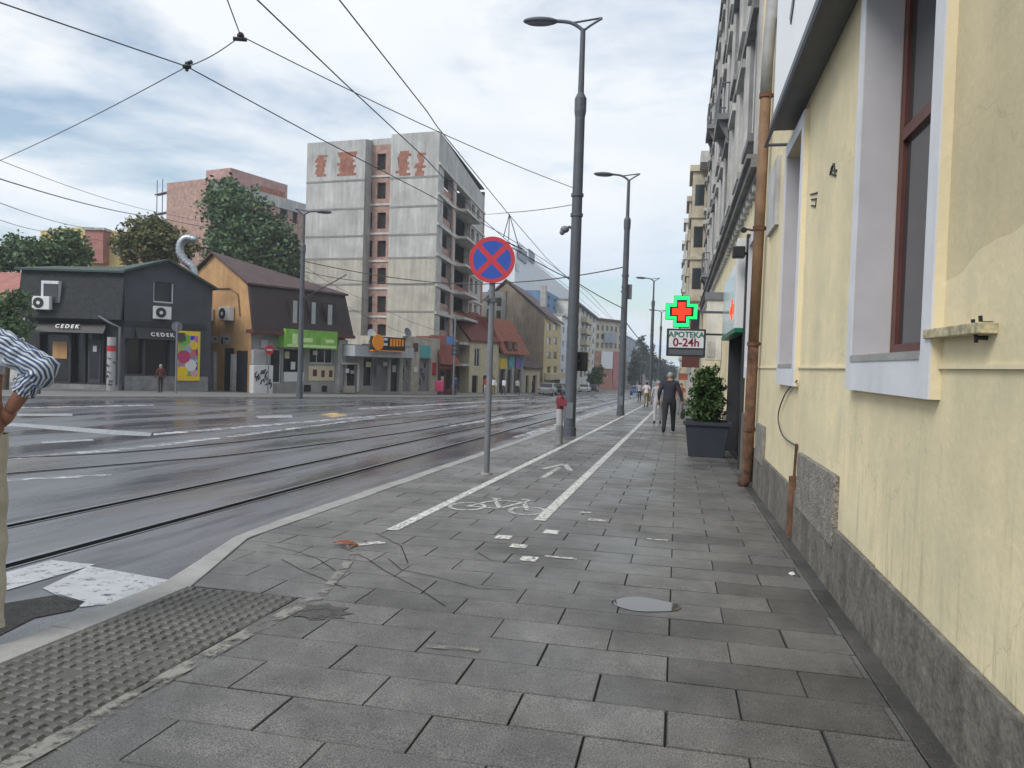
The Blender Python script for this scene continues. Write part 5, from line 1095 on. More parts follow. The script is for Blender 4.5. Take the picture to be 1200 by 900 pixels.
zt = F.z(598, 415); z1 = F.z(590, 372); mb = MB(); mb.prism([F.P(-.2, zt, .7), F.P(F.L+.3, zt, .7), F.P(F.L-1.2, z1, -1.4), F.P(.0, z1, -1.4)], F.n*-.3); mb.prism([F.P(0, zt, -.5), F.P(F.L, zt, -.5), F.P(F.L-1.2, z1, -1.7), F.P(0, z1, -1.7)], F.n*-4); mb.build('mansard_roof', 'roof_orange', h_)
for q in ((593, 400, 598, 411), (600, 401, 604, 411)): r_ = F.rect(*q, .3); mb = MB(); F.box(mb, *r_, -.5, .55); dm = mb.build('dormer', 'roof_red', h_); g = MB(); F.box(g, r_[0]+.1, r_[1]-.1, r_[2]+.1, r_[3]-.1, .551, .57); g.build('pane', 'glass', dm)
for q, mm in (((585, 420, 592, 432), 'yellow'), ((595, 418, 601, 430), 'teal'), ((603, 418, 608, 431), 'purple'), ((608.5, 420, 612, 430), 'blue_net')): r_ = F.rect(*q); mb = MB(); F.box(mb, *r_, .02, .2); mb.build('shop_sign', mm, h_)
house('brown_roof_shop', 'low pale shop with a dark brown roof beside the stained beige gable', (613.5, 462, 97), (632, 461.5, 102), 432, 'cream', [], 6, 'shop', 'pitch', 'roof_brown', 2.0, shop=[(616, 440, 620, 461), (624, 440, 629, 461)])
# beige gable house: blank gable + yellow street front
A_, B_, C_ = D(556, 400, 112), D(637.5, 400, 104), D(657, 400, 124)
Fg, Ff = Facade(A_, B_), Facade(B_, C_); gh = thing('gable_house', 'four storey house with a huge blank stained beige gable and pale yellow street front', 'apartment house', mid(Ff))
ze = Fg.z(637, 371); za_ = Fg.z(594, 331); ul = Fg.u(594, 331); zb = gz(110)-1.5
mb = MB(); mb.face(Fg.P(0, zb), Fg.P(Fg.L, zb), Fg.P(Fg.L, ze), Fg.P(ul, za_), Fg.P(0, ze+1.2)); mb.build('gable_wall', 'blank_gable', gh)
ug = Fg.u(593, 380); mb = MB(); Fg.box(mb, .1, ug, zb, Fg.z(575, 342), .02, .25); mb.build('grey_extension', 'grey_wall', gh)
for q in ((573, 335+12, 578, 358), (584, 349, 589, 359), (572, 362, 577, 372), (583, 364, 588, 374), (583, 380, 588, 390)): r_ = Fg.rect(*q); mb = MB(); Fg.box(mb, *r_, .251, .27); mb.build('window', 'glass', gh)
of_ = [];  
for i in range(2):
    for j in range(4): x0 = 641.2+7.6*i; y0 = 378+17*j; of_.append(Ff.rect(x0, y0, x0+4.2, y0+9.5))
zf = ze; mb = MB(); Ff.wall(mb, 0, Ff.L, zb, zf, of_, .25); mb.build('street_wall', 'pale_yellow', gh)
for o_ in of_: Ff.window(gh, o_, .12, .1, 'white_trim', 'glass', 1, 0)
k_ = Ff.d*Ff.L; mb = MB(); mb.prism([Fg.P(Fg.L+.6, ze-.1, .3), Fg.P(ul, za_+.25, .3), Fg.P(ul, za_+.25)+k_, Fg.P(Fg.L+.6, ze-.1)+k_], (0, 0, .25)); mb.prism([Fg.P(ul, za_+.25, .3), Fg.P(0, ze+1.2, .3), Fg.P(0, ze+1.2)+k_, Fg.P(ul, za_+.25)+k_], (0, 0, .2)); mb.build('roof', 'roof_brown', gh)
r_ = Ff.rect(638, 437, 655.5, 444); mb = MB(); Ff.box(mb, *r_, .05, 1.0); mb.build('shop_awning', 'cream', gh); r_ = Ff.rect(638, 446, 655.5, 460); mb = MB(); Ff.box(mb, r_[0], r_[1], r_[2], r_[3], .02, .06); mb.build('shop_window', 'dark_glass', gh)
mb = MB(); q = Fg.P(ul+3.5, za_-1.2, -4); mb.box(q.x-.4, q.x+.4, q.y-.4, q.y+.4, q.z-2, q.z+1.0); mb.build('chimney', 'stucco_grey', gh)
# buildings beyond
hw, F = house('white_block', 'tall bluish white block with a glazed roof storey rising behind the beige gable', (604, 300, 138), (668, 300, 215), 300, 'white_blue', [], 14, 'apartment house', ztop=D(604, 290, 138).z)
for q in ((606, 291, 616, 306), (618, 294, 625, 307)): r_ = F.rect(*q); mb = MB(); F.box(mb, *r_, .02, .3); mb.build('roof_glazing', 'slate', hw)
r_ = F.rect(604, 309, 608, 318); mb = MB(); F.box(mb, *r_, .02, .1); mb.build('window', 'glass', hw)
mb = MB()
for k in range(15): u = F.L*.0+k*F.L*.45/15; mb.tube([F.P(u, F.z(604, 290), .2), F.P(u, F.z(604, 290)+1.2, .2)], .06, 4)
mb.tube([F.P(0, F.z(604, 290)+1.2, .2), F.P(F.L*.45, F.z(604, 290)+1.2, .2)], .08, 4); mb.build('roof_railing', 'white_blue', hw)
house('netted_building', 'building wrapped in blue scaffold netting above the yellow street front', (638, 400, 128), (662, 400, 150), 346, 'blue_net', [], 10, 'building', gridw=(4, 3, 348, 376, .3, .4), frame='blue_net')
house('grey_narrow_house', 'narrow light grey house right of the yellow street front', (657.5, 400, 126), (667, 400, 138), 372, 'white_blue', [], 9, 'house', 'flat', 'stucco_grey', gridw=(2, 4, 380, 445, .4, .5))
bh, F = house('balcony_house', 'beige apartment house with stacked balconies seen right of the first street lamp', (667.5, 400, 138), (697, 400, 190), 352, 'stucco_light', [], 12, 'apartment house', 'flat', 'stucco_dark', gridw=(6, 6, 358, 446, .5, .55), over=.8, ztop=D(667.5, 352, 138).z)
for j in range(5):
    z = D(667.5, 369+15*j, 138).z; mb = MB(); F.box(mb, F.L*.35, F.L*.62, z-.2, z+.9, .05, 1.2); mb.build('balcony', 'beige_ornate', bh)
th, F = house('terracotta_house', 'terracotta and red apartment house closing the left row with a pale advert on it', (697.5, 400, 205), (729, 400, 215), 412, 'terracotta', [], 12, 'apartment house', gridw=(5, 2, 414, 446, .35, .5)); zt = F.z(713, 412)
mb = MB(); F.box(mb, 0, F.L, zt, F.z(713, 377), -12, .0); up_ = mb.build('upper_storeys', 'beige_ornate', th); mb = MB(); F.box(mb, -.3, F.L+.3, F.z(713, 377), F.z(713, 374), -12.2, .6); mb.build('roof', 'roof_brown', up_)
for j in range(3):
    for i in range(6): u = F.L*(i+.5)/6; z = F.z(713, 388+10*j); mb = MB(); F.box(mb, u-.5, u+.5, z, z+1.4, .005, .05); mb.build('window', 'glass', th)
mb = MB(); F.box(mb, F.L*.3, F.L*.65, F.z(713, 402), F.z(713, 390), .1, 1.2); mb.build('balcony', 'slate', th)
mb = MB(); r_ = F.rect(704, 412, 717, 432); F.box(mb, *r_, .1, .3); mb.build('advert', 'sign_white', th); r_ = F.rect(718, 412, 728, 455); mb = MB(); F.box(mb, *r_, .05, .1); mb.build('red_panel', 'red_pink', th)
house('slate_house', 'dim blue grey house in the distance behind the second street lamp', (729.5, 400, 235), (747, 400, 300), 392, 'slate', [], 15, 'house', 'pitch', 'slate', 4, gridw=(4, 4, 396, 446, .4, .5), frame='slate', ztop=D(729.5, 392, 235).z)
house('pale_villa', 'small pale house far down the street with a tall dark doorway', (742, 430, 250), (757, 430, 262), 428, 'stucco_light', [], 12, 'house', 'pitch', 'slate', 2.5, shop=[(748, 436, 751, 454)])
house('pink_roof_house', 'low house with a pinkish tiled roof at the left edge behind the tree', (-60, 455, 56), (36, 455, 56), 350, 'stucco_grey', [], 8, 'house', 'pitch', 'roof_pink', 2.2)
# behind the front row
yh, F = house('mustard_house', 'mustard yellow house with a rounded gable and pink chimney behind the trees', (45, 440, 92), (150, 440, 92), 272, 'yellow_far', [(60, 285, 70, 297), (132, 285, 141, 297)], 12, 'house'); z0 = F.z(98, 272)
mb = MB(); n = 12; pts = [F.P(F.L*k/n, z0+.55*math.sin(math.pi*k/n)) for k in range(n+1)]; mb.prism([p for p in pts], -F.n*12); mb.build('rounded_gable', 'yellow_far', yh); r_ = F.rect(107, 275, 128, 310); mb = MB(); F.box(mb, r_[0], r_[1], r_[2], r_[3]+.3, .02, 1.4); mb.build('chimney_breast', 'roof_pink', yh); mb = MB(); F.box(mb, r_[0]-.2, r_[1]+.2, r_[3]+.3, r_[3]+.6, 0.0, 1.6); mb.build('chimney_cap', 'stucco_grey', yh)
Pa, Pb, Pc = D(207, 300, 112), D(246, 300, 106), D(366, 300, 124); Fp, Fq = Facade(Pa, Pb), Facade(Pb, Pc)
rb = thing('rose_brick_block', 'unfinished rose brick block with a concrete top storey behind the big tree', 'building', mid(Fq)); zt = Fp.z(230, 213)
mb = MB(); mb.face(Fp.P(0, -2), Fp.P(Fp.L, -2), Fp.P(Fp.L, zt), Fp.P(0, zt)); mb.build('side_wall', 'brick_rose', rb); oq = [Fq.rect(*q) for q in ((328, 242, 337, 258), (343, 247, 349, 262), (343, 274, 349, 288), (300, 250, 308, 262), (328, 270, 336, 284))]
mb = MB(); Fq.wall(mb, 0, Fq.L, -2, zt-1.6, oq, .3); mb.build('front_wall', 'brick_pink', rb); body('block', Fq, zt, 9, 'brick_pink', rb, front=False); mb = MB(); Fq.box(mb, 0, Fq.L, zt-1.6, zt+.02, -.3, .15); mb.build('concrete_band', 'concrete', rb)
for o_ in oq: mb = MB(); Fq.box(mb, *o_, -.3, -.25); mb.build('open_window', 'void', rb)
mb = MB(); a, b_ = Fq.u(270, 205, -2), Fq.u(337, 215, -2); Fq.box(mb, a, b_, zt+.03, Fq.z(272, 197, -2), -7, -2); tp_ = mb.build('top_storey', 'brick_rose', rb); mb = MB(); Fq.box(mb, (a+b_)/2, b_-.6, zt+.2, zt+1.5, -1.99, -1.9); mb.build('brick_infill', 'brick', tp_)
for k in range(3): mb = MB(); z = zt-1.0-2.9*k; Fp.box(mb, -4.5, 2.5, z, z+.12, .6, 1.3); pf = mb.build('scaffold_deck', 'roof_brown', rb)
mb = MB()
for u in (-4.3, -2.6): mb.tube([Fp.P(u, -1, 1.0), Fp.P(u, zt+1.2, 1.0)], .07, 5)
mb.build('scaffold_pole', 'steel_mid', rb)

# ================================================================== street lamps
def make_lamp(label):
    r_ = thing('street_lamp', label, 'street lamp', (0, 0, 0), 'street lamps along the street')
    mb = MB(); mb.tube([(0, 0, -.1), (0, 0, .25), (0, 0, .26), (0, 0, 9.1)], [.19, .19, .165, .135], 16); mb.build('lower_pole', 'steel_dark', r_, smooth=False)
    mb = MB(); mb.tube([(0, 0, 8.85), (0, 0, 9.0), (0, 0, 9.35), (0, 0, 9.5)], [.14, .165, .165, .09], 16); mb.build('collar', 'steel_dark', r_)
    mb = MB(); mb.tube([(0, 0, 9.5), (0, 0, 11.25)], [.085, .07], 14); mb.build('upper_pole', 'steel_dark', r_)
    mb = MB(); mb.tube(bez([(0, 0, 11.2), (-.12, 0, 11.32), (-.38, 0, 11.46), (-.75, 0, 11.52)]), [.05]*25, 10); mb.tube(bez([(0, 0, 11.2), (.2, 0, 11.34), (.52, 0, 11.52)]), .035, 8); mb.tube([(-.32, 0, 11.44), (.52, 0, 11.53)], .03, 8)
    mb.build('arm', 'steel_dark', r_)
    mb = MB(); rot = Matrix.Rotation(.06, 3, 'Y'); mb.ell((-1.2, 0, 11.54), .5, .21, .10, 20, 10, rot); hd = mb.build('lamp_head', 'steel_dark', r_, smooth=True)
    mb = MB(); mb.ell((-1.22, 0, 11.475), .38, .15, .045, 18, 6, rot); mb.build('diffuser', 'steel_mid', hd, smooth=True)
    mb = MB()
    for z in (6.15, 6.7): mb.tube([(0, 0, z-.04), (0, 0, z+.04)], .175, 16)
    mb.build('clamp', 'steel_dark', r_); mb = MB(); mb.box(-.1, .1, -.172, -.155, .5, .95); mb.build('service_hatch', 'steel_mid', r_)
    return r_
lamp0 = make_lamp('tall grey street lamp nearest the camera, carrying a small round camera')
g1 = G(667, 511); lamp0.location = g1
g2 = G(727, 487); copy_thing(lamp0, g2, 0, 'second grey street lamp up the pavement, holding the end of a thick cable')
copy_thing(lamp0, onground(-2.55, 73), 0, 'third grey street lamp up the pavement, seen left of the pharmacy cross')
copy_thing(lamp0, onground(-2.5, 104), 0, 'most distant grey street lamp, only a thin line beside the third')
gl = G(351, 465.5); copy_thing(lamp0, gl, R(180+40), 'grey street lamp across the road before the orange house', (1, 1, .98))
mb_ = thing('pole_camera', 'small dark domed traffic camera on a bracket of the nearest street lamp', 'camera', D(662, 268, dep(g1)))
t1 = dep(g1); mb = MB(); q = D(664, 268, t1); mb.tube(bez([D(673, 272, t1), D(668, 266, t1), q]), .035, 8); mb.build('bracket', 'steel_dark', mb_); mb = MB(); mb.ell(q-Vector((.05, 0, .02)), .13, .13, .10, 12, 8); mb.ell(q-Vector((.12, 0, .1)), .08, .08, .08, 12, 8); mb.build('dome', 'steel_mid', mb_, smooth=True)
sgb = thing('signal_box', 'dark signal box clamped to the nearest street lamp below eye level wires', 'signal box', D(678, 420, t1)); sgb['label'] = 'dark squat signal box strapped to the nearest street lamp at head height'
mb = MB(); p = D(677, 423, t1); mb.box(p.x-.26, p.x+.24, p.y+.14, p.y+.5, p.z-.28, p.z+.26); mb.build('housing', 'black', sgb, bevel=.03); mb = MB(); mb.box(p.x-.3, p.x+.02, p.y-.0, p.y+.139, p.z-.02, p.z+.03); mb.build('strap', 'steel_dark', sgb)
bx = thing('junction_box', 'small grey junction box strapped to the second street lamp', 'junction box', D(734, 342, dep(g2))); mb = MB(); p = D(735, 342, dep(g2)); mb.box(p.x-.12, p.x+.22, p.y-.12, p.y+.12, p.z-.35, p.z+.35); mb.build('housing', 'steel_mid', bx, bevel=.02); mb = MB(); mb.box(p.x-.3, p.x-.12, p.y-.05, p.y+.05, p.z-.04, p.z+.04); mb.build('strap', 'steel_dark', bx)

# no stopping sign
gs = G(570, 556); ns = thing('no_stopping_sign', 'round blue no stopping sign with a red cross on a grey post in the pavement', 'traffic sign', gs)
tp_ = dep(gs); zt = D(575, 306, tp_).z; ax = Vector((0, 0, 1))
mb = MB(); mb.tube([gs-Vector((0, 0, .05)), (gs.x, gs.y, zt+.3)], .047, 14); mb.build('post', 'steel_mid', ns, smooth=False)
cen = Vector((gs.x, gs.y-.06, zt)); nrm = (Vector((0, -1, 0))).normalized(); nrm = Vector((.10, -1, 0)).normalized(); ex = Vector((-nrm.y, nrm.x, 0)); ez = Vector((0, 0, 1))
mb = MB(); mb.disc(cen, nrm, .36, .02, 48); ds_ = mb.build('disc', 'sign_red', ns)
c2 = cen+nrm*.022
def fan(r0, r1, n=64): 
    m2 = MB()
    for k in range(n):
        a, b = 2*math.pi*k/n, 2*math.pi*(k+1)/n
        f = lambda r, t: c2+ex*(r*math.cos(t))+ez*(r*math.sin(t))
        m2.face(f(r0, a), f(r1, a), f(r1, b), f(r0, b))
    return m2
m2 = MB()                                # four blue fields between ring and cross
for k in range(4):
    th = math.pi/2*k; pts = []
    rr = .295; hw = .042
    a0 = -math.pi/4+math.asin(hw/rr); a1 = math.pi/4-math.asin(hw/rr)
    pts.append((hw*1.414, 0))
    for j in range(13): a = a0+(a1-a0)*j/12; pts.append((rr*math.cos(a), rr*math.sin(a)))
    cs_, sn = math.cos(th), math.sin(th)
    m2.face(*[c2+ex*(x*cs_-y*sn)+ez*(x*sn+y*cs_) for x, y in pts])
m2.build('blue_field', 'sign_blue', ds_)
mb = MB(); z = zt-.62; mb.box(gs.x-.07, gs.x+.07, gs.y-.06, gs.y+.06, z-.035, z+.035); mb.box(gs.x-.09, gs.x-.03, gs.y-.09, gs.y, z-.02, z+.02); mb.build('clamp', 'steel_dark', ns)
mb = MB(); mb.tube([gs-Vector((0, 0, .01)), gs+Vector((0, 0, .03))], .09, 14); mb.build('base_collar', 'stone', ns)
# short post with red head
gp_ = G(655, 520.5); sp = thing('short_post', 'short post with dark foot, pale shaft and red head next to the nearest street lamp', 'post', gp_)
mb = MB(); mb.tube([gp_-Vector((0, 0, .05)), gp_+Vector((0, 0, .46))], [.09, .085], 12); mb.build('foot', 'stucco_dark', sp); mb = MB(); mb.tube([gp_+Vector((0, 0, .46)), gp_+Vector((0, 0, .85))], [.08, .09], 12); mb.build('shaft', 'cloth_grey', sp)
mb = MB(); c_ = gp_+Vector((0, 0, 1.03)); mb.tube([c_-Vector((0, 0, .19)), c_+Vector((0, 0, .08)), c_+Vector((0, 0, .16))], [.085, .105, .05], 12); mb.build('head', 'post_red', sp); mb = MB(); mb.box(c_.x-.02, c_.x+.18, c_.y-.16, c_.y-.12, c_.z-.1, c_.z+.06); mb.build('plate', 'post_red', sp)
# far small posts / street furniture
mg = thing('magenta_sign', 'bright magenta panel on two legs standing on the far kerb below the tower', 'sign board', G(515, 463)); q = G(515, 463); tq = dep(q)
mb = MB(); a = D(510, 446, tq); b_ = D(520, 459, tq); mb.box(min(a.x, b_.x), max(a.x, b_.x), q.y-.1, q.y+.1, b_.z, a.z); mb.build('panel', 'magenta', mg, bevel=.03)
for s_ in (-.2, .2): mb = MB(); mb.tube([(q.x+s_, q.y, q.z), (q.x+s_, q.y, b_.z+.1)], .04, 6); mb.build('leg', 'steel_mid', mg)
tl = thing('traffic_light', 'slim traffic light with a blue sign on the far pavement by the red kiosk', 'traffic light', G(531, 463.3)); q = G(531, 463.3); tq = dep(q)
mb = MB(); mb.tube([q, (q.x, q.y, D(531, 370, tq).z)], .09, 8); mb.build('pole', 'steel_mid', tl); mb = MB(); c_ = D(533, 408, tq); mb.box(c_.x-.25, c_.x+.35, c_.y-.2, c_.y+.2, c_.z-.6, c_.z+.6); hs_ = mb.build('signal_head', 'black', tl, bevel=.05)
for k in (-.38, 0, .38): mb = MB(); mb.disc((c_.x+.05, c_.y-.2, c_.z+k), (0, -1, 0), .14, .05, 14); mb.build('lens', 'steel_dark', hs_)
mb = MB(); c_ = D(528, 399, tq); mb.box(c_.x-.35, c_.x+.3, c_.y-.16, c_.y-.1, c_.z-.35, c_.z+.35); mb.build('blue_plate', 'carpaint_blue', tl)

# ================================================================== overhead wires
def wire(name, label, pts, r=.012, sag=0.0, group='overhead wires and cables above the carriageway'):
    P_ = []
    for a, b in zip(pts[:-1], pts[1:]):
        n = 10
        for k in range(n): t = k/n; q = a.lerp(b, t); P_.append(q-Vector((0, 0, sag*4*t*(1-t))))
    P_.append(pts[-1]); mb = MB(); mb.tube(P_, r*.68, 6); o = mb.build(name, 'cable', origin=pts[0]); return tag(o, label, 'wire', group)
def hz(x, y, z): # point of the sight line at height z
    d = ray(x, y); return CC + d*((z-H)/d.z)
N1 = D(282, 42, 12.6); N2 = hz(219, 78, N1.z-.05); L1 = Vector((g1.x-.1, g1.y, D(670, 222, t1).z))
wire('span_wire', 'span wire from the nearest lamp to the forked clamp at top left', [L1, N1], .014, .12)
wire('span_wire', 'short span wire running up out of the frame from the forked clamp', [N1, D(262, -12, 10.5)], .014)
wire('span_wire', 'span wire from the forked clamp down to the left edge of the frame', [N1, N2, D(0, 188, 21), D(-160, 268, 36)], .014, .06)
wire('contact_wire', 'tram contact wire entering at the upper left corner and crossing the span wire', [hz(-70, -25, 6.25), hz(0, 3, 6.3), N2, hz(374, 162, 6.3), hz(500, 227, 6.2), hz(588, 274, 6.1), hz(640, 306, 5.9), hz(690, 343, 5.3), D(735, 392, 120)], .017)
wire('contact_wire', 'tram contact wire entering at the top near the tower roof, bending towards the lamp', [hz(285, -16, 6.0), hz(400, 94, 6.05), hz(500, 187, 6.05), hz(560, 252, 6.0), hz(606, 292, 5.9), hz(660, 332, 5.6), D(725, 390, 110)], .015)
wire('contact_wire', 'third tram contact wire entering at the top right of the other two', [hz(390, -10, 6.3), hz(500, 130, 6.3), hz(512, 148, 6.3), hz(596, 251, 6.1), hz(640, 302, 5.9), hz(700, 360, 5.3), D(745, 400, 125)], .015)
L1b = Vector((g1.x-.1, g1.y, D(672, 241, t1).z))
wire('span_wire', 'span wire from the nearest lamp left across the street before the tower', [L1b, hz(597, 249, 6.12), D(560, 251, 60), D(545, 252, 75)], .015, .03)
for i, (p, q, lab, rr) in enumerate((((-30, 176), (192, 250), 'uppermost of the four cables at the left edge', .015), ((-30, 200), (186, 255), 'thickest and second of the four cables at the left edge', .028), ((-30, 226), (112, 268), 'third of the four cables at the left edge', .017), ((-30, 247), (75, 272), 'lowest of the four cables at the left edge', .015))):
    wire('feeder_cable', lab, [D(p[0], p[1], 26), D(q[0], q[1], 58), D(q[0]+140, q[1]+(22 if i < 2 else 25), 90)], rr*1.3, .25)
t2 = dep(g2); tl_ = dep(gl)
wire('feeder_cable', 'thick sagging cable from the left lamp across the tower to the second lamp', [D(356, 306, tl_), D(500, 330, 46), D(600, 331, 42), Vector((g2.x, g2.y, D(729, 313, t2).z))], .04, .12)
wire('feeder_cable', 'thinner sagging cable just under the thick one across the tower', [D(356, 318, tl_), D(440, 331, 47), D(520, 331, 44), D(550, 329, 42)], .03, .1)
wire('feeder_cable', 'cable falling from the left lamp past the tower foot to the kiosk', [D(357, 312, tl_), D(430, 352, 52), D(515, 388, 62)], .018, .2)
wire('feeder_cable', 'second falling cable close under the first towards the tower foot', [D(357, 322, tl_), D(420, 366, 52), D(505, 400, 62)], .018, .2)
wire('feeder_cable', 'dark cable slanting down from the nearest lamp to the second lamp', [D(600, 290, 30), D(676, 331, 32), Vector((g2.x, g2.y, D(727, 362, t2).z))], .03, .05)
wire('feeder_cable', 'cable slanting down from the second lamp to the third lamp', [Vector((g2.x, g2.y, D(727, 374, t2).z)), D(765, 412, 72)], .035, .2)
wire('bracket_tube', 'short black tube slanting up beside the left lamp before the tower', [D(352, 352, tl_), D(406, 322, tl_-3)], .045, 0, None)
cl = thing('wire_clamp', 'forked black wire clamp where three span wires meet', 'wire clamp', N1, 'wire clamps on the span wires'); mb = MB(); mb.tube([N1-Vector((.1, .05, .06)), N1+Vector((.1, .02, -.06))], .035, 8); mb.ell(N1, .06, .06, .06, 10, 6); mb.build('body', 'black', cl)
cl = thing('wire_clamp', 'black wire clamp where the contact wire crosses the span wire', 'wire clamp', N2, 'wire clamps on the span wires'); mb = MB(); mb.ell(N2, .09, .06, .05, 10, 6); mb.tube([N2+Vector((-.02, 0, .05)), N2+Vector((.1, 0, .08))], .035, 8); mb.tube([N2-Vector((0, 0, .08)), N2+Vector((0, 0, .05))], .03, 8); mb.build('body', 'black', cl)
dpr = thing('wire_hanger', 'thin wire hanger triangles dangling above the no stopping sign', 'wire hanger', hz(597, 250, 6.1)); q0 = hz(597, 251, 6.1); tt = dep(q0)
for (x, y) in ((590, 278), (608, 290), (596, 282)): mb = MB(); mb.tube([q0, D(x, y, tt)], .014, 5); mb.build('dropper', 'cable', dpr)
mb = MB(); mb.tube([D(586, 280, tt), D(612, 292, tt)], .02, 5); mb.build('insulator_bar', 'black', dpr)

# ================================================================== trees
def tree(label, base, blobs, n, size, m, seed, trunk=.22, group='trees behind the left buildings', name='leafy_tree'):
    r_ = thing(name, label, 'tree', base, group); rnd = random.Random(seed); mb = MB(); leaves(mb, blobs, int(n*1.7), size*.74, rnd, .35); mb.build('crown', m, r_)
    mb = MB(); c0 = Vector(blobs[0][0]); b0 = Vector(base); mb.tube([b0-Vector((0, 0, .3)), b0.lerp(c0, .5)+Vector((.1, 0, 0)), c0], [trunk, trunk*.75, trunk*.35], 8)
    for c, rr in blobs: 
        c = Vector(c); s = b0.lerp(c0, .6); mb.tube([s, s.lerp(c, .6)+Vector((0, 0, .2)), c], [trunk*.45, trunk*.3, .03], 6)
        for k in range(3): e = Vector((rnd.uniform(-.7, .7)*rr[0], rnd.uniform(-.7, .7)*rr[1], rnd.uniform(.1, .8)*rr[2])); mb.tube([s.lerp(c, .7), c+e], [trunk*.25, .02], 5)
    mb.build('trunk', 'bark', r_); return r_
def blob(x, y, t, rx, ry):      # crown lobe seen at picture box centre with pixel radii
    k = t/FPX; return (tuple(D(x, y, t)), (rx*k, rx*k, ry*k))
def tbase(x, t): q = D(x, 450, t); return onground(q.x, q.y)
tree('big dark green tree towering over the orange house roof', tbase(297, 80), [blob(300, 288, 80, 48, 42), blob(262, 240, 80, 30, 36), blob(285, 250, 79, 34, 34), blob(325, 300, 81, 32, 32), blob(270, 290, 80, 34, 34)], 9000, .33, 'foliage_dark', 1, .4)
tree('tree with turning reddish olive leaves behind the charcoal shop', tbase(180, 66), [blob(180, 282, 66, 36, 26), blob(150, 290, 66, 22, 20), blob(208, 288, 66, 26, 20), blob(185, 268, 66, 22, 14)], 5200, .26, 'foliage_autumn', 2)
tree('round green tree right of the mustard house', tbase(75, 62), [blob(76, 292, 62, 28, 24), blob(58, 300, 62, 22, 20), blob(95, 302, 62, 14, 16)], 3200, .25, 'foliage_mid', 3)['label'] = 'round green tree in front of the mustard house'
tree('low green tree leftmost behind the charcoal shop roof', tbase(22, 62), [blob(22, 300, 62, 28, 24), blob(-10, 306, 62, 26, 24), blob(40, 305, 61, 20, 18)], 3600, .25, 'foliage_dark', 4)
tree('dark bushy tree at the left edge beside the charcoal shop', tbase(6, 41), [blob(10, 378, 41, 26, 28), blob(-22, 365, 41, 30, 34), blob(18, 350, 41, 18, 18)], 3600, .16, 'foliage_mid', 5, .16, None)
tree('dull green tree half hidden behind the orange roof ridge', tbase(345, 92), [blob(345, 318, 92, 22, 22), blob(225, 295, 88, 20, 22)][:1], 1600, .33, 'foliage_mid', 6)
tree('small street tree before the terracotta house', tbase(699, 150), [blob(700, 440, 150, 9, 11), blob(694, 446, 150, 7, 9)], 1400, .32, 'foliage_dark', 7, .2, 'street trees far down the road')
rnd = random.Random(44)
for i, (x, y, t, rx, ry) in enumerate(((752, 416, 240, 9, 22), (763, 425, 250, 9, 20), (774, 432, 260, 9, 14), (784, 436, 270, 10, 12), (744, 428, 230, 6, 20))):
    tree(['tall dim tree right of the slate house far away', 'dim tree under the third lamp far away', 'hazy low tree between third lamp and pharmacy cross', 'hazy low tree above the heads of the walkers', 'narrow dim tree against the slate house'][i], tbase(x, t), [blob(x, y, t, rx, ry), blob(x+rnd.uniform(-5, 5), y+8, t, rx*.9, ry*.8)], 1500, .6, 'foliage_far', 20+i, .3, 'street trees far down the road')

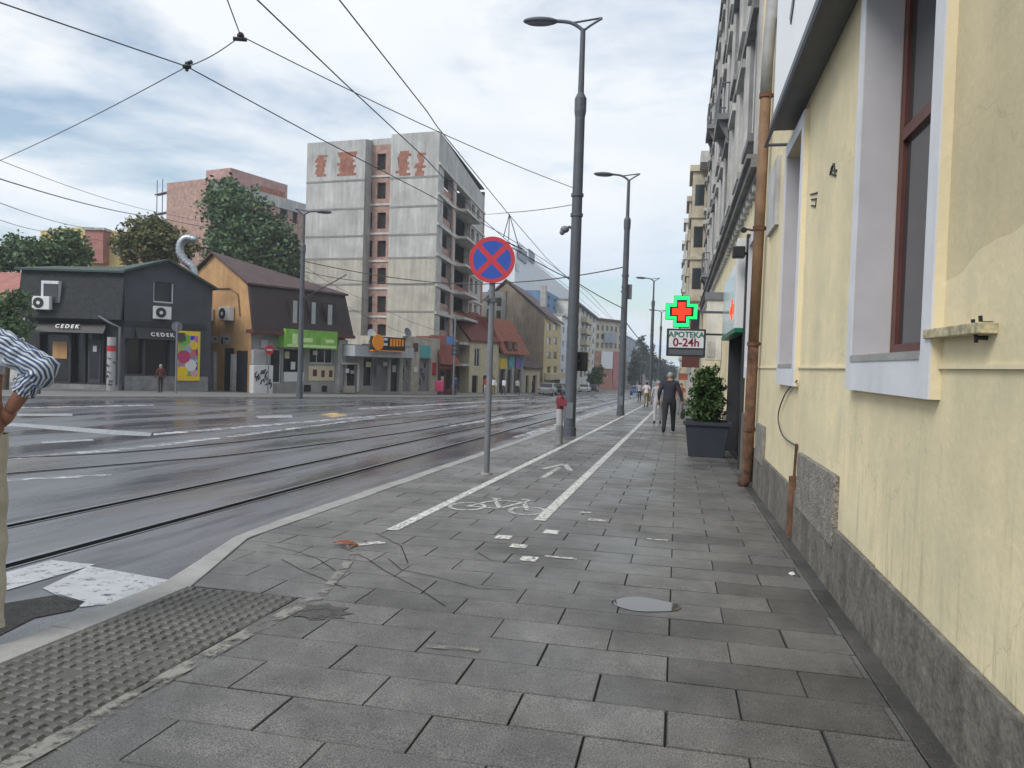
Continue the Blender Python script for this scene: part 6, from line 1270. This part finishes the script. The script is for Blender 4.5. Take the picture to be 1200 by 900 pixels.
# ================================================================== people
def skin_body(pts, edges, rads, sub=2):
    me = bpy.data.meshes.new('b'); me.from_pydata(pts, edges, []); ob = bpy.data.objects.new('b', me); COL.objects.link(ob)
    md = ob.modifiers.new('s', 'SKIN'); md.use_smooth_shade = True
    for i, v in enumerate(me.skin_vertices[0].data): v.radius = rads[i] if isinstance(rads[i], tuple) else (rads[i], rads[i]); v.use_root = (i == 0)
    sb = ob.modifiers.new('u', 'SUBSURF'); sb.levels = sub; sb.render_levels = sub
    dg = bpy.context.evaluated_depsgraph_get(); dg.update(); m2 = bpy.data.meshes.new_from_object(ob.evaluated_get(dg)); bpy.data.objects.remove(ob); return m2
def make_person(label, loc, heading, top='cloth_black', bottom='cloth_black', skin='skin', hair='hair_dark', shoes='cloth_black', h=1.75, stride=.22, sleeves=True, shorts=False, arms=None, hairlen=0, group=None, head_turn=0.0, hunch=0.0, bulk=1.0):
    k = h/1.75; r_ = thing('person', label, 'person', loc, group); r_.rotation_euler = (0, 0, heading)
    J = {}; s = stride
    J['pel'] = (0, 0, .96); J['waist'] = (0, .01+hunch*.3, 1.10); J['chest'] = (0, .0+hunch*.8, 1.30); J['up'] = (0, -.01+hunch, 1.43); J['neck'] = (0, hunch*1.2, 1.51); J['hd'] = (0, .03+hunch*1.4, 1.585); J['crown'] = (0, .015+hunch*1.5, 1.67)
    for sd, q in (('l', -1), ('r', 1)):
        f = q*s
        J[sd+'hip'] = (q*.10, 0, .90); J[sd+'kn'] = (q*.105, f*.55+.04, .50); J[sd+'an'] = (q*.11, f-.02, .09 if f >= 0 else .12); J[sd+'to'] = (q*.125, f+.15, .04 if f >= 0 else .035)
        a = (arms or {}).get(sd)
        J[sd+'sh'] = (q*.185, -.01+hunch, 1.42)
        J[sd+'el'], J[sd+'wr'] = a if a else ((q*.245, -f*.35-.02+hunch*.6, 1.14), (q*.255, -f*.75+.06+hunch*.5, .89))
    order = ['pel', 'waist', 'chest', 'up', 'neck', 'hd', 'crown'] + [sd+n for sd in 'lr' for n in ('hip', 'kn', 'an', 'to', 'sh', 'el', 'wr')]
    rad = dict(pel=(.155, .115), waist=(.145, .105), chest=(.165, .115), up=(.11, .085), neck=.056, hd=(.072, .088), crown=(.066, .078), hip=.092, kn=.062, an=.045, to=.036, sh=.064, el=.045, wr=.030)
    idx = {n: i for i, n in enumerate(order)}; ed = [('pel', 'waist'), ('waist', 'chest'), ('chest', 'up'), ('up', 'neck'), ('neck', 'hd'), ('hd', 'crown')]
    for sd in 'lr': ed += [('pel', sd+'hip'), (sd+'hip', sd+'kn'), (sd+'kn', sd+'an'), (sd+'an', sd+'to'), ('up', sd+'sh'), (sd+'sh', sd+'el'), (sd+'el', sd+'wr')]
    me = skin_body([J[n] for n in order], [(idx[a], idx[b]) for a, b in ed], [tuple(q*(bulk if n in ('pel', 'waist', 'chest', 'up') or n[1:] in ('sh', 'el', 'hip', 'kn', 'an') else 1) for q in (lambda v: v if isinstance(v, tuple) else (v, v))(rad[n] if n in rad else rad[n[1:]])) for n in order])
    base = MB(); base.v = [v.co.copy() for v in me.vertices]; base.f = [list(p.vertices) for p in me.polygons]
    def seg(p, a, b):
        a, b = Vector(a), Vector(b); ab = b-a; t = max(0, min(1, (p-a).dot(ab)/ab.length_squared)); return (p-a-ab*t).length, t
    mats = [top, bottom, skin, shoes]
    for f in base.f:
        c = sum((base.v[i] for i in f), Vector())/len(f); best = min(((seg(c, J[a], J[b])[0], (a, b)) for a, b in ed), key=lambda x: x[0])[1]; t = seg(c, J[best[0]], J[best[1]])[1]; n = best[1]
        if n in ('hd', 'crown') or (n == 'neck' and t > .55): mi = 2
        elif n in ('up', 'chest', 'neck') or n[1:] == 'sh': mi = 0
        elif n == 'waist': mi = 0 if c.z > 1.0 else 1
        elif n[1:] == 'el': mi = 0 if sleeves or t < .55 else 2
        elif n[1:] == 'wr': mi = 0 if sleeves is True and t < .93 else 2
        elif n[1:] == 'hip': mi = 1 if c.z < .99 else 0
        elif n[1:] == 'kn': mi = 1 if not shorts or t < .8 else 2
        elif n[1:] == 'an': mi = (1 if t < .9 else 3) if not shorts else (2 if t < .8 else 3)
        else: mi = 3
        base.mi.append(mi)
    base.m = 2
    for sd, q in (('l', -1), ('r', 1)):  # palm, four fingers, thumb
        wv = Vector(J[sd+'wr']); el = Vector(J[sd+'el']); dr = (wv-el).normalized(); side = Vector((0, 1, 0)); side = (side-dr*side.dot(dr)).normalized(); nn = dr.cross(side)*q
        base.tube([wv-dr*.02, wv+dr*.04, wv+dr*.09], [.026, .036, .034], 8)
        for j, (o, L_) in enumerate(((-.03, .062), (-.01, .074), (.011, .08), (.031, .072))):
            b0 = wv+dr*.08+side*o; base.tube([b0, b0+dr*L_*.5-nn*.006, b0+dr*L_*.9-nn*.03], [.0095, .009, .007], 6)
        b0 = wv+dr*.03+side*.032; base.tube([b0, b0+dr*.035+side*.02, b0+dr*.07+side*.018-nn*.012], [.012, .011, .008], 6)
    hd = Vector(J['hd']); base.tube([hd+Vector((0, .075, .03)), hd+Vector((0, .112, .0)), hd+Vector((0, .085, -.012))], [.010, .014, .012], 6)
    for q in (-1, 1): base.ell(hd+Vector((q*.078, 0, .01)), .012, .022, .034, 8, 6)
    for v in base.v: v *= k
    bo = base.build('body', mats, None, smooth=True); bo.parent = r_
    mb = MB(); c = (Vector(J['hd'])+Vector((0, -.012, .055)))*k
    mb.ell(c, .089*k, .102*k, .093*k, 14, 10); mb.v = [v if v.y < c.y+.055*k or v.z > c.z+.03*k else Vector((v.x*.8, c.y+.03*k, v.z)) for v in mb.v]
    if hairlen: mb.ell(c-Vector((0, .045*k, hairlen*.5)), .08*k, .055*k, (.07+hairlen*.5)*k, 12, 8)
    ho = mb.build('hair', hair, None, smooth=True); ho.parent = r_
    mb = MB()
    for q in (-1, 1): mb.ell((Vector(J['hd'])+Vector((q*.03, .083, .035)))*k, .011*k, .006*k, .007*k, 8, 6)
    eo = mb.build('eyes', 'black', None); eo.parent = r_
    mb = MB(); mb.ell((Vector(J['hd'])+Vector((0, .088, -.045)))*k, .024*k, .008*k, .007*k, 8, 6); mo = mb.build('mouth', 'wood_red', None); mo.parent = r_
    return r_
g = G(783, 507.5); dk = make_person('man in a black jacket and trousers walking away past the planter, bag in hand', g, R(-4), 'cloth_navy', 'cloth_black', 'skin', 'hair_grey', 'cloth_black', 1.97, .26, True, hunch=.03, bulk=1.3, arms={'l': ((-.29, -.06, 1.15), (-.30, .07, .90)), 'r': ((.30, -.08, 1.15), (.37, .0, .90))})
bg_ = thing('handbag', 'small dark bag carried low in the right hand of the man in black', 'bag', g+Vector((.42, -.0, .42))); mb = MB(); c_ = g+Vector((.43, .02, -.02)); mb.box(c_.x-.07, c_.x+.07, c_.y-.16, c_.y+.16, c_.z+.5, c_.z+.74); mb.build('pouch', 'black', bg_, bevel=.03); mb = MB(); mb.tube(bez([c_+Vector((0, -.1, .73)), c_+Vector((0, -.05, .86)), c_+Vector((0, .05, .86)), c_+Vector((0, .1, .73))]), .012, 6); mb.build('handle', 'black', bg_)
g = G(770, 497.5); make_person('walker in a pale grey jacket and black trousers just left of the man in black', g, R(2), 'cloth_grey', 'cloth_grey', 'skin', 'hair_grey', 'cloth_black', 1.72, .2)
g = G(757, 477.5); make_person('person in a white shirt and olive trousers walking far up the bicycle lane', g, R(5), 'cloth_white', 'cloth_olive', 'skin', 'hair_dark', 'cloth_black', 1.75, .18, False)
g = G(797, 486); make_person('person in an orange top far up the pavement behind the planter', g, R(185), 'roof_orange', 'stucco_dark', 'skin_light', 'hair_dark', 'cloth_black', 1.7, .15, False)
for px, py, tp, bt, lab, hd in ((533.5, 463.2, 'cloth_blue', 'cloth_navy', 'person in a blue top standing on the far kerb beside the traffic light', 70), (590, 463, 'cloth_white', 'cloth_black', 'person in a white shirt on the far pavement under the yellow sign', 150), (606, 463, 'cloth_grey', 'cloth_black', 'person in a grey jacket on the far pavement by the purple shop sign', -20), (569, 463, 'cloth_red', 'cloth_beige', 'person in a red top before the white house', 30), (624, 462.5, 'cloth_black', 'cloth_navy', 'person all in black before the brown roofed shop', -80), (749, 471, 'cloth_grey', 'cloth_black', 'distant grey clad walker left of the one in white', 10), (578, 463, 'stripe_white', 'cloth_olive', 'person in pale top and olive trousers right of the one in red', 200)):
    make_person(lab, G(px, py), R(hd), tp, bt, 'skin', 'hair_dark', 'cloth_black', 1.72, .16, True)
make_person('person in a maroon jacket standing before the advert board', G(188, 460.5), R(60), 'cloth_maroon', 'cloth_black', 'skin', 'hair_grey', 'cloth_black', 1.7, .1, True)

# the man at the left edge, seen from behind with his hand on his hip
gm = G(-34, 752); gm.z -= .09
def loc_m(p): return p-gm
tm = dep(gm)
def MP(x, y, dt=0.0): return loc_m(D(x, y, tm+dt))
SH, EL, WR = MP(-8, 402, -.02), MP(46, 432, .03), MP(10, 484, .10)
scl = 1.0
mp_ = thing('person', 'man in a navy striped shirt and beige trousers at the left edge, hand on hip', 'person', gm)
PEL = MP(-40, 505, .05); ht = lambda x, y, dt=0: tuple(MP(x, y, dt))
names = ['pel', 'waist', 'chest', 'up', 'neck', 'hd', 'crown', 'rsh', 'rel', 'rwr', 'lsh', 'lel', 'lwr', 'rhip', 'rkn', 'ran', 'rto', 'lhip', 'lkn', 'lan', 'lto']
pos = [ht(-40, 505, .05), ht(-40, 470, .03), ht(-38, 425), ht(-36, 392), ht(-36, 372, .02), ht(-36, 352, .04), ht(-36, 332, .03), tuple(SH), tuple(EL), tuple(WR), ht(-72, 400), ht(-110, 445, .02), ht(-95, 492, .12), ht(-22, 520, .04), ht(-18, 630, .06), ht(-18, 735, .0), ht(-12, 750, .16), ht(-60, 520, .04), ht(-64, 630, .08), ht(-62, 735, .03), ht(-66, 750, .18)]
rad = [(.17, .13), (.165, .125), (.18, .13), (.12, .09), .06, (.075, .09), (.068, .08), .078, .052, .036, .078, .052, .036, .105, .074, .058, .04, .105, .074, .058, .04]
ed = [(0, 1), (1, 2), (2, 3), (3, 4), (4, 5), (5, 6), (3, 7), (7, 8), (8, 9), (3, 10), (10, 11), (11, 12), (0, 13), (13, 14), (14, 15), (15, 16), (0, 17), (17, 18), (18, 19), (19, 20)]
me = skin_body(pos, ed, rad, 3); base = MB(); base.v = [v.co.copy() for v in me.vertices]; base.f = [list(p.vertices) for p in me.polygons]
def sg2(p, a, b): a, b = Vector(a), Vector(b); ab = b-a; t = max(0, min(1, (p-a).dot(ab)/ab.length_squared)); return (p-a-ab*t).length, t
for f in base.f:
    c = sum((base.v[i] for i in f), Vector())/len(f); bst = min(((sg2(c, pos[a], pos[b])[0], (a, b)) for a, b in ed), key=lambda x: x[0])[1]; t = sg2(c, pos[bst[0]], pos[bst[1]])[1]; n = names[bst[1]]
    st_ = int((c.x*1.0+c.y*.3)*38) % 2
    if n in ('hd', 'crown') or (n == 'neck' and t > .6): mi = 2
    elif n in ('up', 'chest', 'waist', 'neck', 'rsh', 'lsh'): mi = 4 if st_ else 0
    elif n in ('rel', 'lel'): mi = 0
    elif n in ('rwr', 'lwr'): mi = 2
    elif n in ('rto', 'lto'): mi = 3
    else: mi = 1
    base.mi.append(mi)
base.m = 2
def hand(base, wr, dr, side, nn, s=1.0):    # palm, curled fingers, thumb
    base.tube([wr-dr*.015*s, wr+dr*.03*s, wr+dr*.085*s], [.032*s, .043*s, .040*s], 12)
    for j, (o, L_) in enumerate(((-.033, .066), (-.011, .078), (.012, .084), (.034, .076))):
        b0 = wr+dr*.075*s+side*o*s; k1 = b0+dr*L_*.45*s+nn*.004; k2 = k1+dr*L_*.25*s-nn*L_*.35*s; k3 = k2-nn*L_*.3*s-dr*L_*.12*s
        base.tube(bez([b0, k1, k2, k3], 3), [.0115*s]*7+[.0105*s]*2+[.008*s], 8)
    b0 = wr+dr*.02*s+side*.038*s; base.tube(bez([b0, b0+dr*.03*s+side*.02*s, b0+dr*.06*s+side*.022*s-nn*.02*s, b0+dr*.085*s+side*.008*s-nn*.03*s], 3), [.0145*s]*5+[.0125*s]*3+[.011*s, .009*s], 8)
dr = (MP(-6, 497, .12)-WR).normalized(); up_ = Vector((0, 0, 1)); sd_ = (up_-dr*up_.dot(dr)).normalized(); hand(base, WR, dr, sd_, dr.cross(sd_), 1.1)
WL = Vector(pos[12]); drl = (MP(-85, 505, .14)-WL).normalized(); sdl = (up_-drl*up_.dot(drl)).normalized(); hand(base, WL, drl, sdl, sdl.cross(drl), 1.1)
hdv = Vector(pos[5]); vf = (Vector(pos[16])-Vector(pos[15])); vf.z = 0; vf.normalize(); base.tube([hdv+vf*.075+Vector((0, 0, .03)), hdv+vf*.115, hdv+vf*.085-Vector((0, 0, .012))], [.01, .015, .012], 6)
bo = base.build('body', ['stripe_white', 'cloth_beige', 'skin', 'cloth_black', 'stripe_navy'], None, smooth=True); bo.parent = mp_
mb = MB(); c = hdv+Vector((0, 0, .06))-vf*.02; mb.ell(c, .09, .1, .1, 14, 10); ho = mb.build('hair', 'hair_dark', None, smooth=True); ho.parent = mp_
# striped sleeve: tube with lengthwise stripes, open at the cuff
sl_ = MB(); path = bez([Vector(pos[3]).lerp(SH, .35), SH+Vector((0, 0, .008)), SH.lerp(EL, .5)+Vector((0, 0, .008)), EL+(EL-SH).normalized()*.012, EL.lerp(WR, .30), EL.lerp(WR, .50)], 7)
n = 84; rings = []; pa = None
for i, p in enumerate(path):
    d = (path[min(i+1, len(path)-1)]-path[max(i-1, 0)]).normalized(); 
    if pa is None: pa = d.orthogonal().normalized()
    pa = (pa-d*pa.dot(d)).normalized(); q = d.cross(pa); f = i/(len(path)-1); rr = .083-.024*f + .006*math.sin(i*1.9)*(1 if .2 < f < .95 else .3) + (.012*math.exp(-((f-.6)/.08)**2))
    rings.append([p+(pa*math.cos(2*math.pi*k/n)+q*math.sin(2*math.pi*k/n))*(rr+.005*math.sin(k*.45+i*1.1)+.004*math.sin(k*.9-i*.7)+.007*math.sin(i*2.4+k*.22)*math.exp(-((f-.62)/.22)**2)) for k in range(n)])
sl_.v = [p for g_ in rings for p in g_]
for i in range(len(path)-1):
    for k in range(n): sl_.f.append([i*n+k, i*n+(k+1) % n, (i+1)*n+(k+1) % n, (i+1)*n+k]); sl_.mi.append(1 if (k % 4) in (0, 1) else 0)
so = sl_.build('sleeve', ['stripe_white', 'stripe_navy'], None, smooth=True); so.parent = mp_; sm_ = so.modifiers.new('thick', 'SOLIDIFY'); sm_.thickness = .004
for s_, (a, b_) in (('trouser', (13, 15)), ('trouser', (17, 19))):
    tr = MB(); A_, K_, Z_ = Vector(pos[a]), Vector(pos[a+1]), Vector(pos[b_]); pth = bez([A_+Vector((0, 0, .05)), A_.lerp(K_, .5), K_, K_.lerp(Z_, .5), Z_+Vector((0, 0, -.01))], 6); tr.tube(pth, [.122-.034*i/24+.005*math.sin(i*1.1) for i in range(25)], 20, False); o = tr.build(s_, 'cloth_beige', None, smooth=True); o.parent = mp_

# ================================================================== far cars and small litter
def make_car(label, paintm):
    r_ = thing('parked_car', label, 'car', (0, 0, 0), 'cars parked far down the street')
    prof = [(-2.1, .35), (-2.12, .75), (-1.9, .92), (-1.55, .96), (-1.0, 1.42), (.45, 1.46), (1.15, 1.0), (1.95, .82), (2.1, .6), (2.1, .35)]
    secs = [(-.84, .92), (-.8, 1.0), (.8, 1.0), (.84, .92)]; mb = MB(); n = len(prof)
    for y, k in secs: mb.v += [Vector((x, y*(1 if z < 1.0 else .86), .35+(z-.35)*k if z < 1.0 else z)) for x, z in prof]
    for j in range(3):
        for i in range(n): mb.f.append([j*n+i, j*n+(i+1) % n, (j+1)*n+(i+1) % n, (j+1)*n+i]); mb.mi.append(0)
    mb.f += [list(range(n)), list(range(3*n, 4*n))[::-1]]; mb.mi += [0, 0]; mb.build('body', paintm, r_, bevel=.04)
    for s_ in (-1, 1):
        mb = MB(); y = s_*.735; mb.prism([(-1.3, y, 1.0), (-.95, y*.97, 1.36), (.4, y*.97, 1.39), (.95, y, 1.02)], (0, s_*.03, 0)); mb.build('side_window', 'dark_glass', r_)
        for x in (-1.3, 1.3):
            mb = MB(); mb.disc((x, s_*.66, .32), (0, s_, 0), .32, .2, 18); wh = mb.build('wheel', 'tyre', r_); mb = MB(); mb.disc((x, s_*.861, .32), (0, s_, 0), .2, .012, 14); mb.build('rim', 'steel', wh)
        mb = MB(); mb.box(2.08, 2.115, s_*.62-.16, s_*.62+.16, .62, .76); mb.build('headlight', 'sign_white', r_); mb = MB(); mb.box(-2.13, -2.09, s_*.66-.12, s_*.66+.12, .7, .85); mb.build('tail_light', 'sign_red', r_)
    mb = MB(); mb.prism([(.5, -.66, 1.425), (.5, .66, 1.425), (1.1, .72, 1.05), (1.1, -.72, 1.05)], (.03, 0, .03)); mb.build('windscreen', 'dark_glass', r_)
    mb = MB(); mb.prism([(-1.04, -.66, 1.38), (-1.04, .66, 1.38), (-1.5, .72, 1.0), (-1.5, -.72, 1.0)], (-.03, 0, .03)); mb.build('rear_window', 'dark_glass', r_)
    return r_
spots = [('carpaint_white', 'white car parked far off before the terracotta house', -15.2, 128), ('carpaint_dark', 'black car half hidden by the nearest street lamp far away', -14.9, 96), ('carpaint_blue', 'blue car driving far off beside the second street lamp', -6.6, 126), ('carpaint_grey', 'silver car parked behind the nearest lamp beyond the black one', -14.9, 107), ('carpaint_dark', 'dark car parked just past the white car in the distance', -15.0, 139), ('carpaint_grey', 'silver car parked by the yellow street front', -14.9, 89)]
for pm, lab, x, y in spots:
    c_ = make_car(lab, pm); c_.location = onground(x, y, -.1 if x > -10 else -.1); c_.rotation_euler = (math.atan(S)*0, 0, R(90))
# dry leaf and paper scraps
q = G(404, 639); lf = MB(); pts = bez([q+Vector((-.10, -.02, .012)), q+Vector((-.03, .02, .03)), q+Vector((.05, .0, .025)), q+Vector((.12, .01, .01))], 5)
for i, (a, b_) in enumerate(zip(pts[:-1], pts[1:])):
    w0 = .05*math.sin(math.pi*(i+.2)/(len(pts)))*(1+.3*math.sin(i*2)); w1 = .05*math.sin(math.pi*(i+1.2)/(len(pts)))*(1+.3*math.sin(i*2+2)); s_ = Vector((.1, 1, 0)); lf.face(a-s_*w0, b_-s_*w1, b_+Vector((0, 0, .012)), a+Vector((0, 0, .012))); lf.face(a+Vector((0, 0, .012)), b_+Vector((0, 0, .012)), b_+s_*w1, a+s_*w0)
tag(lf.build('dry_leaf', 'leaf_brown', origin=q), 'curled brown dry leaf on the paving left of the bicycle lane', 'leaf')
for (px, py, lab, s_) in ((1078, 828, 'white paper scrap in the gutter at the foot of the granite plinth', .028), (928, 674, 'tiny crumpled white paper farther up along the plinth', .024)):
    q = G(px, py); mb = MB(); rr = random.Random(px)
    mb.ell(q+Vector((0, 0, s_*.5)), s_, s_*.7, s_*.5, 7, 5); mb.v = [v+Vector((rr.uniform(-1, 1), rr.uniform(-1, 1), rr.uniform(-.5, .5)))*s_*.25 for v in mb.v]; tag(mb.build('paper_scrap', 'paper', origin=q), lab, 'litter')

# shop posters, stickers and small signs along the far row
def clutter(F, root, spots):
    for (x0, y0, x1, y1, mm) in spots: r_ = F.rect(x0, y0, x1, y1); mb = MB(); F.box(mb, *r_, .06, .1); mb.build('shop_poster', mm, root)
clutter(FD, og, [(333, 412, 338, 420, 'cream'), (340, 424, 345, 433, 'sign_white'), (349, 411, 354, 417, 'roof_orange'), (366, 411, 371, 416, 'sign_white'), (305, 398, 313, 408, 'grey_light'), (394, 420, 399, 428, 'sign_white')])
clutter(FE, s1, [(404, 432, 408, 437, 'sign_white'), (410, 434, 414, 438, 'cloth_grey'), (428, 424, 434, 430, 'cream'), (440, 428, 446, 441, 'steel_mid'), (448, 424, 453, 429, 'slab_pale'), (459, 428, 463, 436, 'cloth_grey')])
clutter(FG, s2, [(473, 400, 480, 406, 'stucco_grey'), (484, 402, 489, 412, 'roof_brown'), (506, 425, 510, 440, 'cloth_red'), (484, 430, 488, 436, 'sign_white')])
clutter(FH, hk, [(515, 429, 530, 432, 'brick'), (516, 441, 519, 447, 'cream')])
clutter(F2, tw, [(534, 428, 546, 433, 'roof_brown'), (536, 436, 541, 455, 'charcoal_dark'), (543, 436, 549, 455, 'dark_glass')])

# ================================================================== air
hm = bpy.data.materials.new('street haze'); hm.use_nodes = True; ht_ = hm.node_tree; ht_.nodes.clear()
vo = ht_.nodes.new('ShaderNodeVolumePrincipled'); vo.inputs['Density'].default_value = 0.00065; vo.inputs['Color'].default_value = (0.86, 0.91, 0.97, 1); ou = ht_.nodes.new('ShaderNodeOutputMaterial'); ht_.links.new(vo.outputs[0], ou.inputs['Volume'])
M['haze'] = hm
mb = MB(); mb.box(-455, 455, -65, 645, -17, 42); tag(mb.build('haze', 'haze'), kind='stuff')
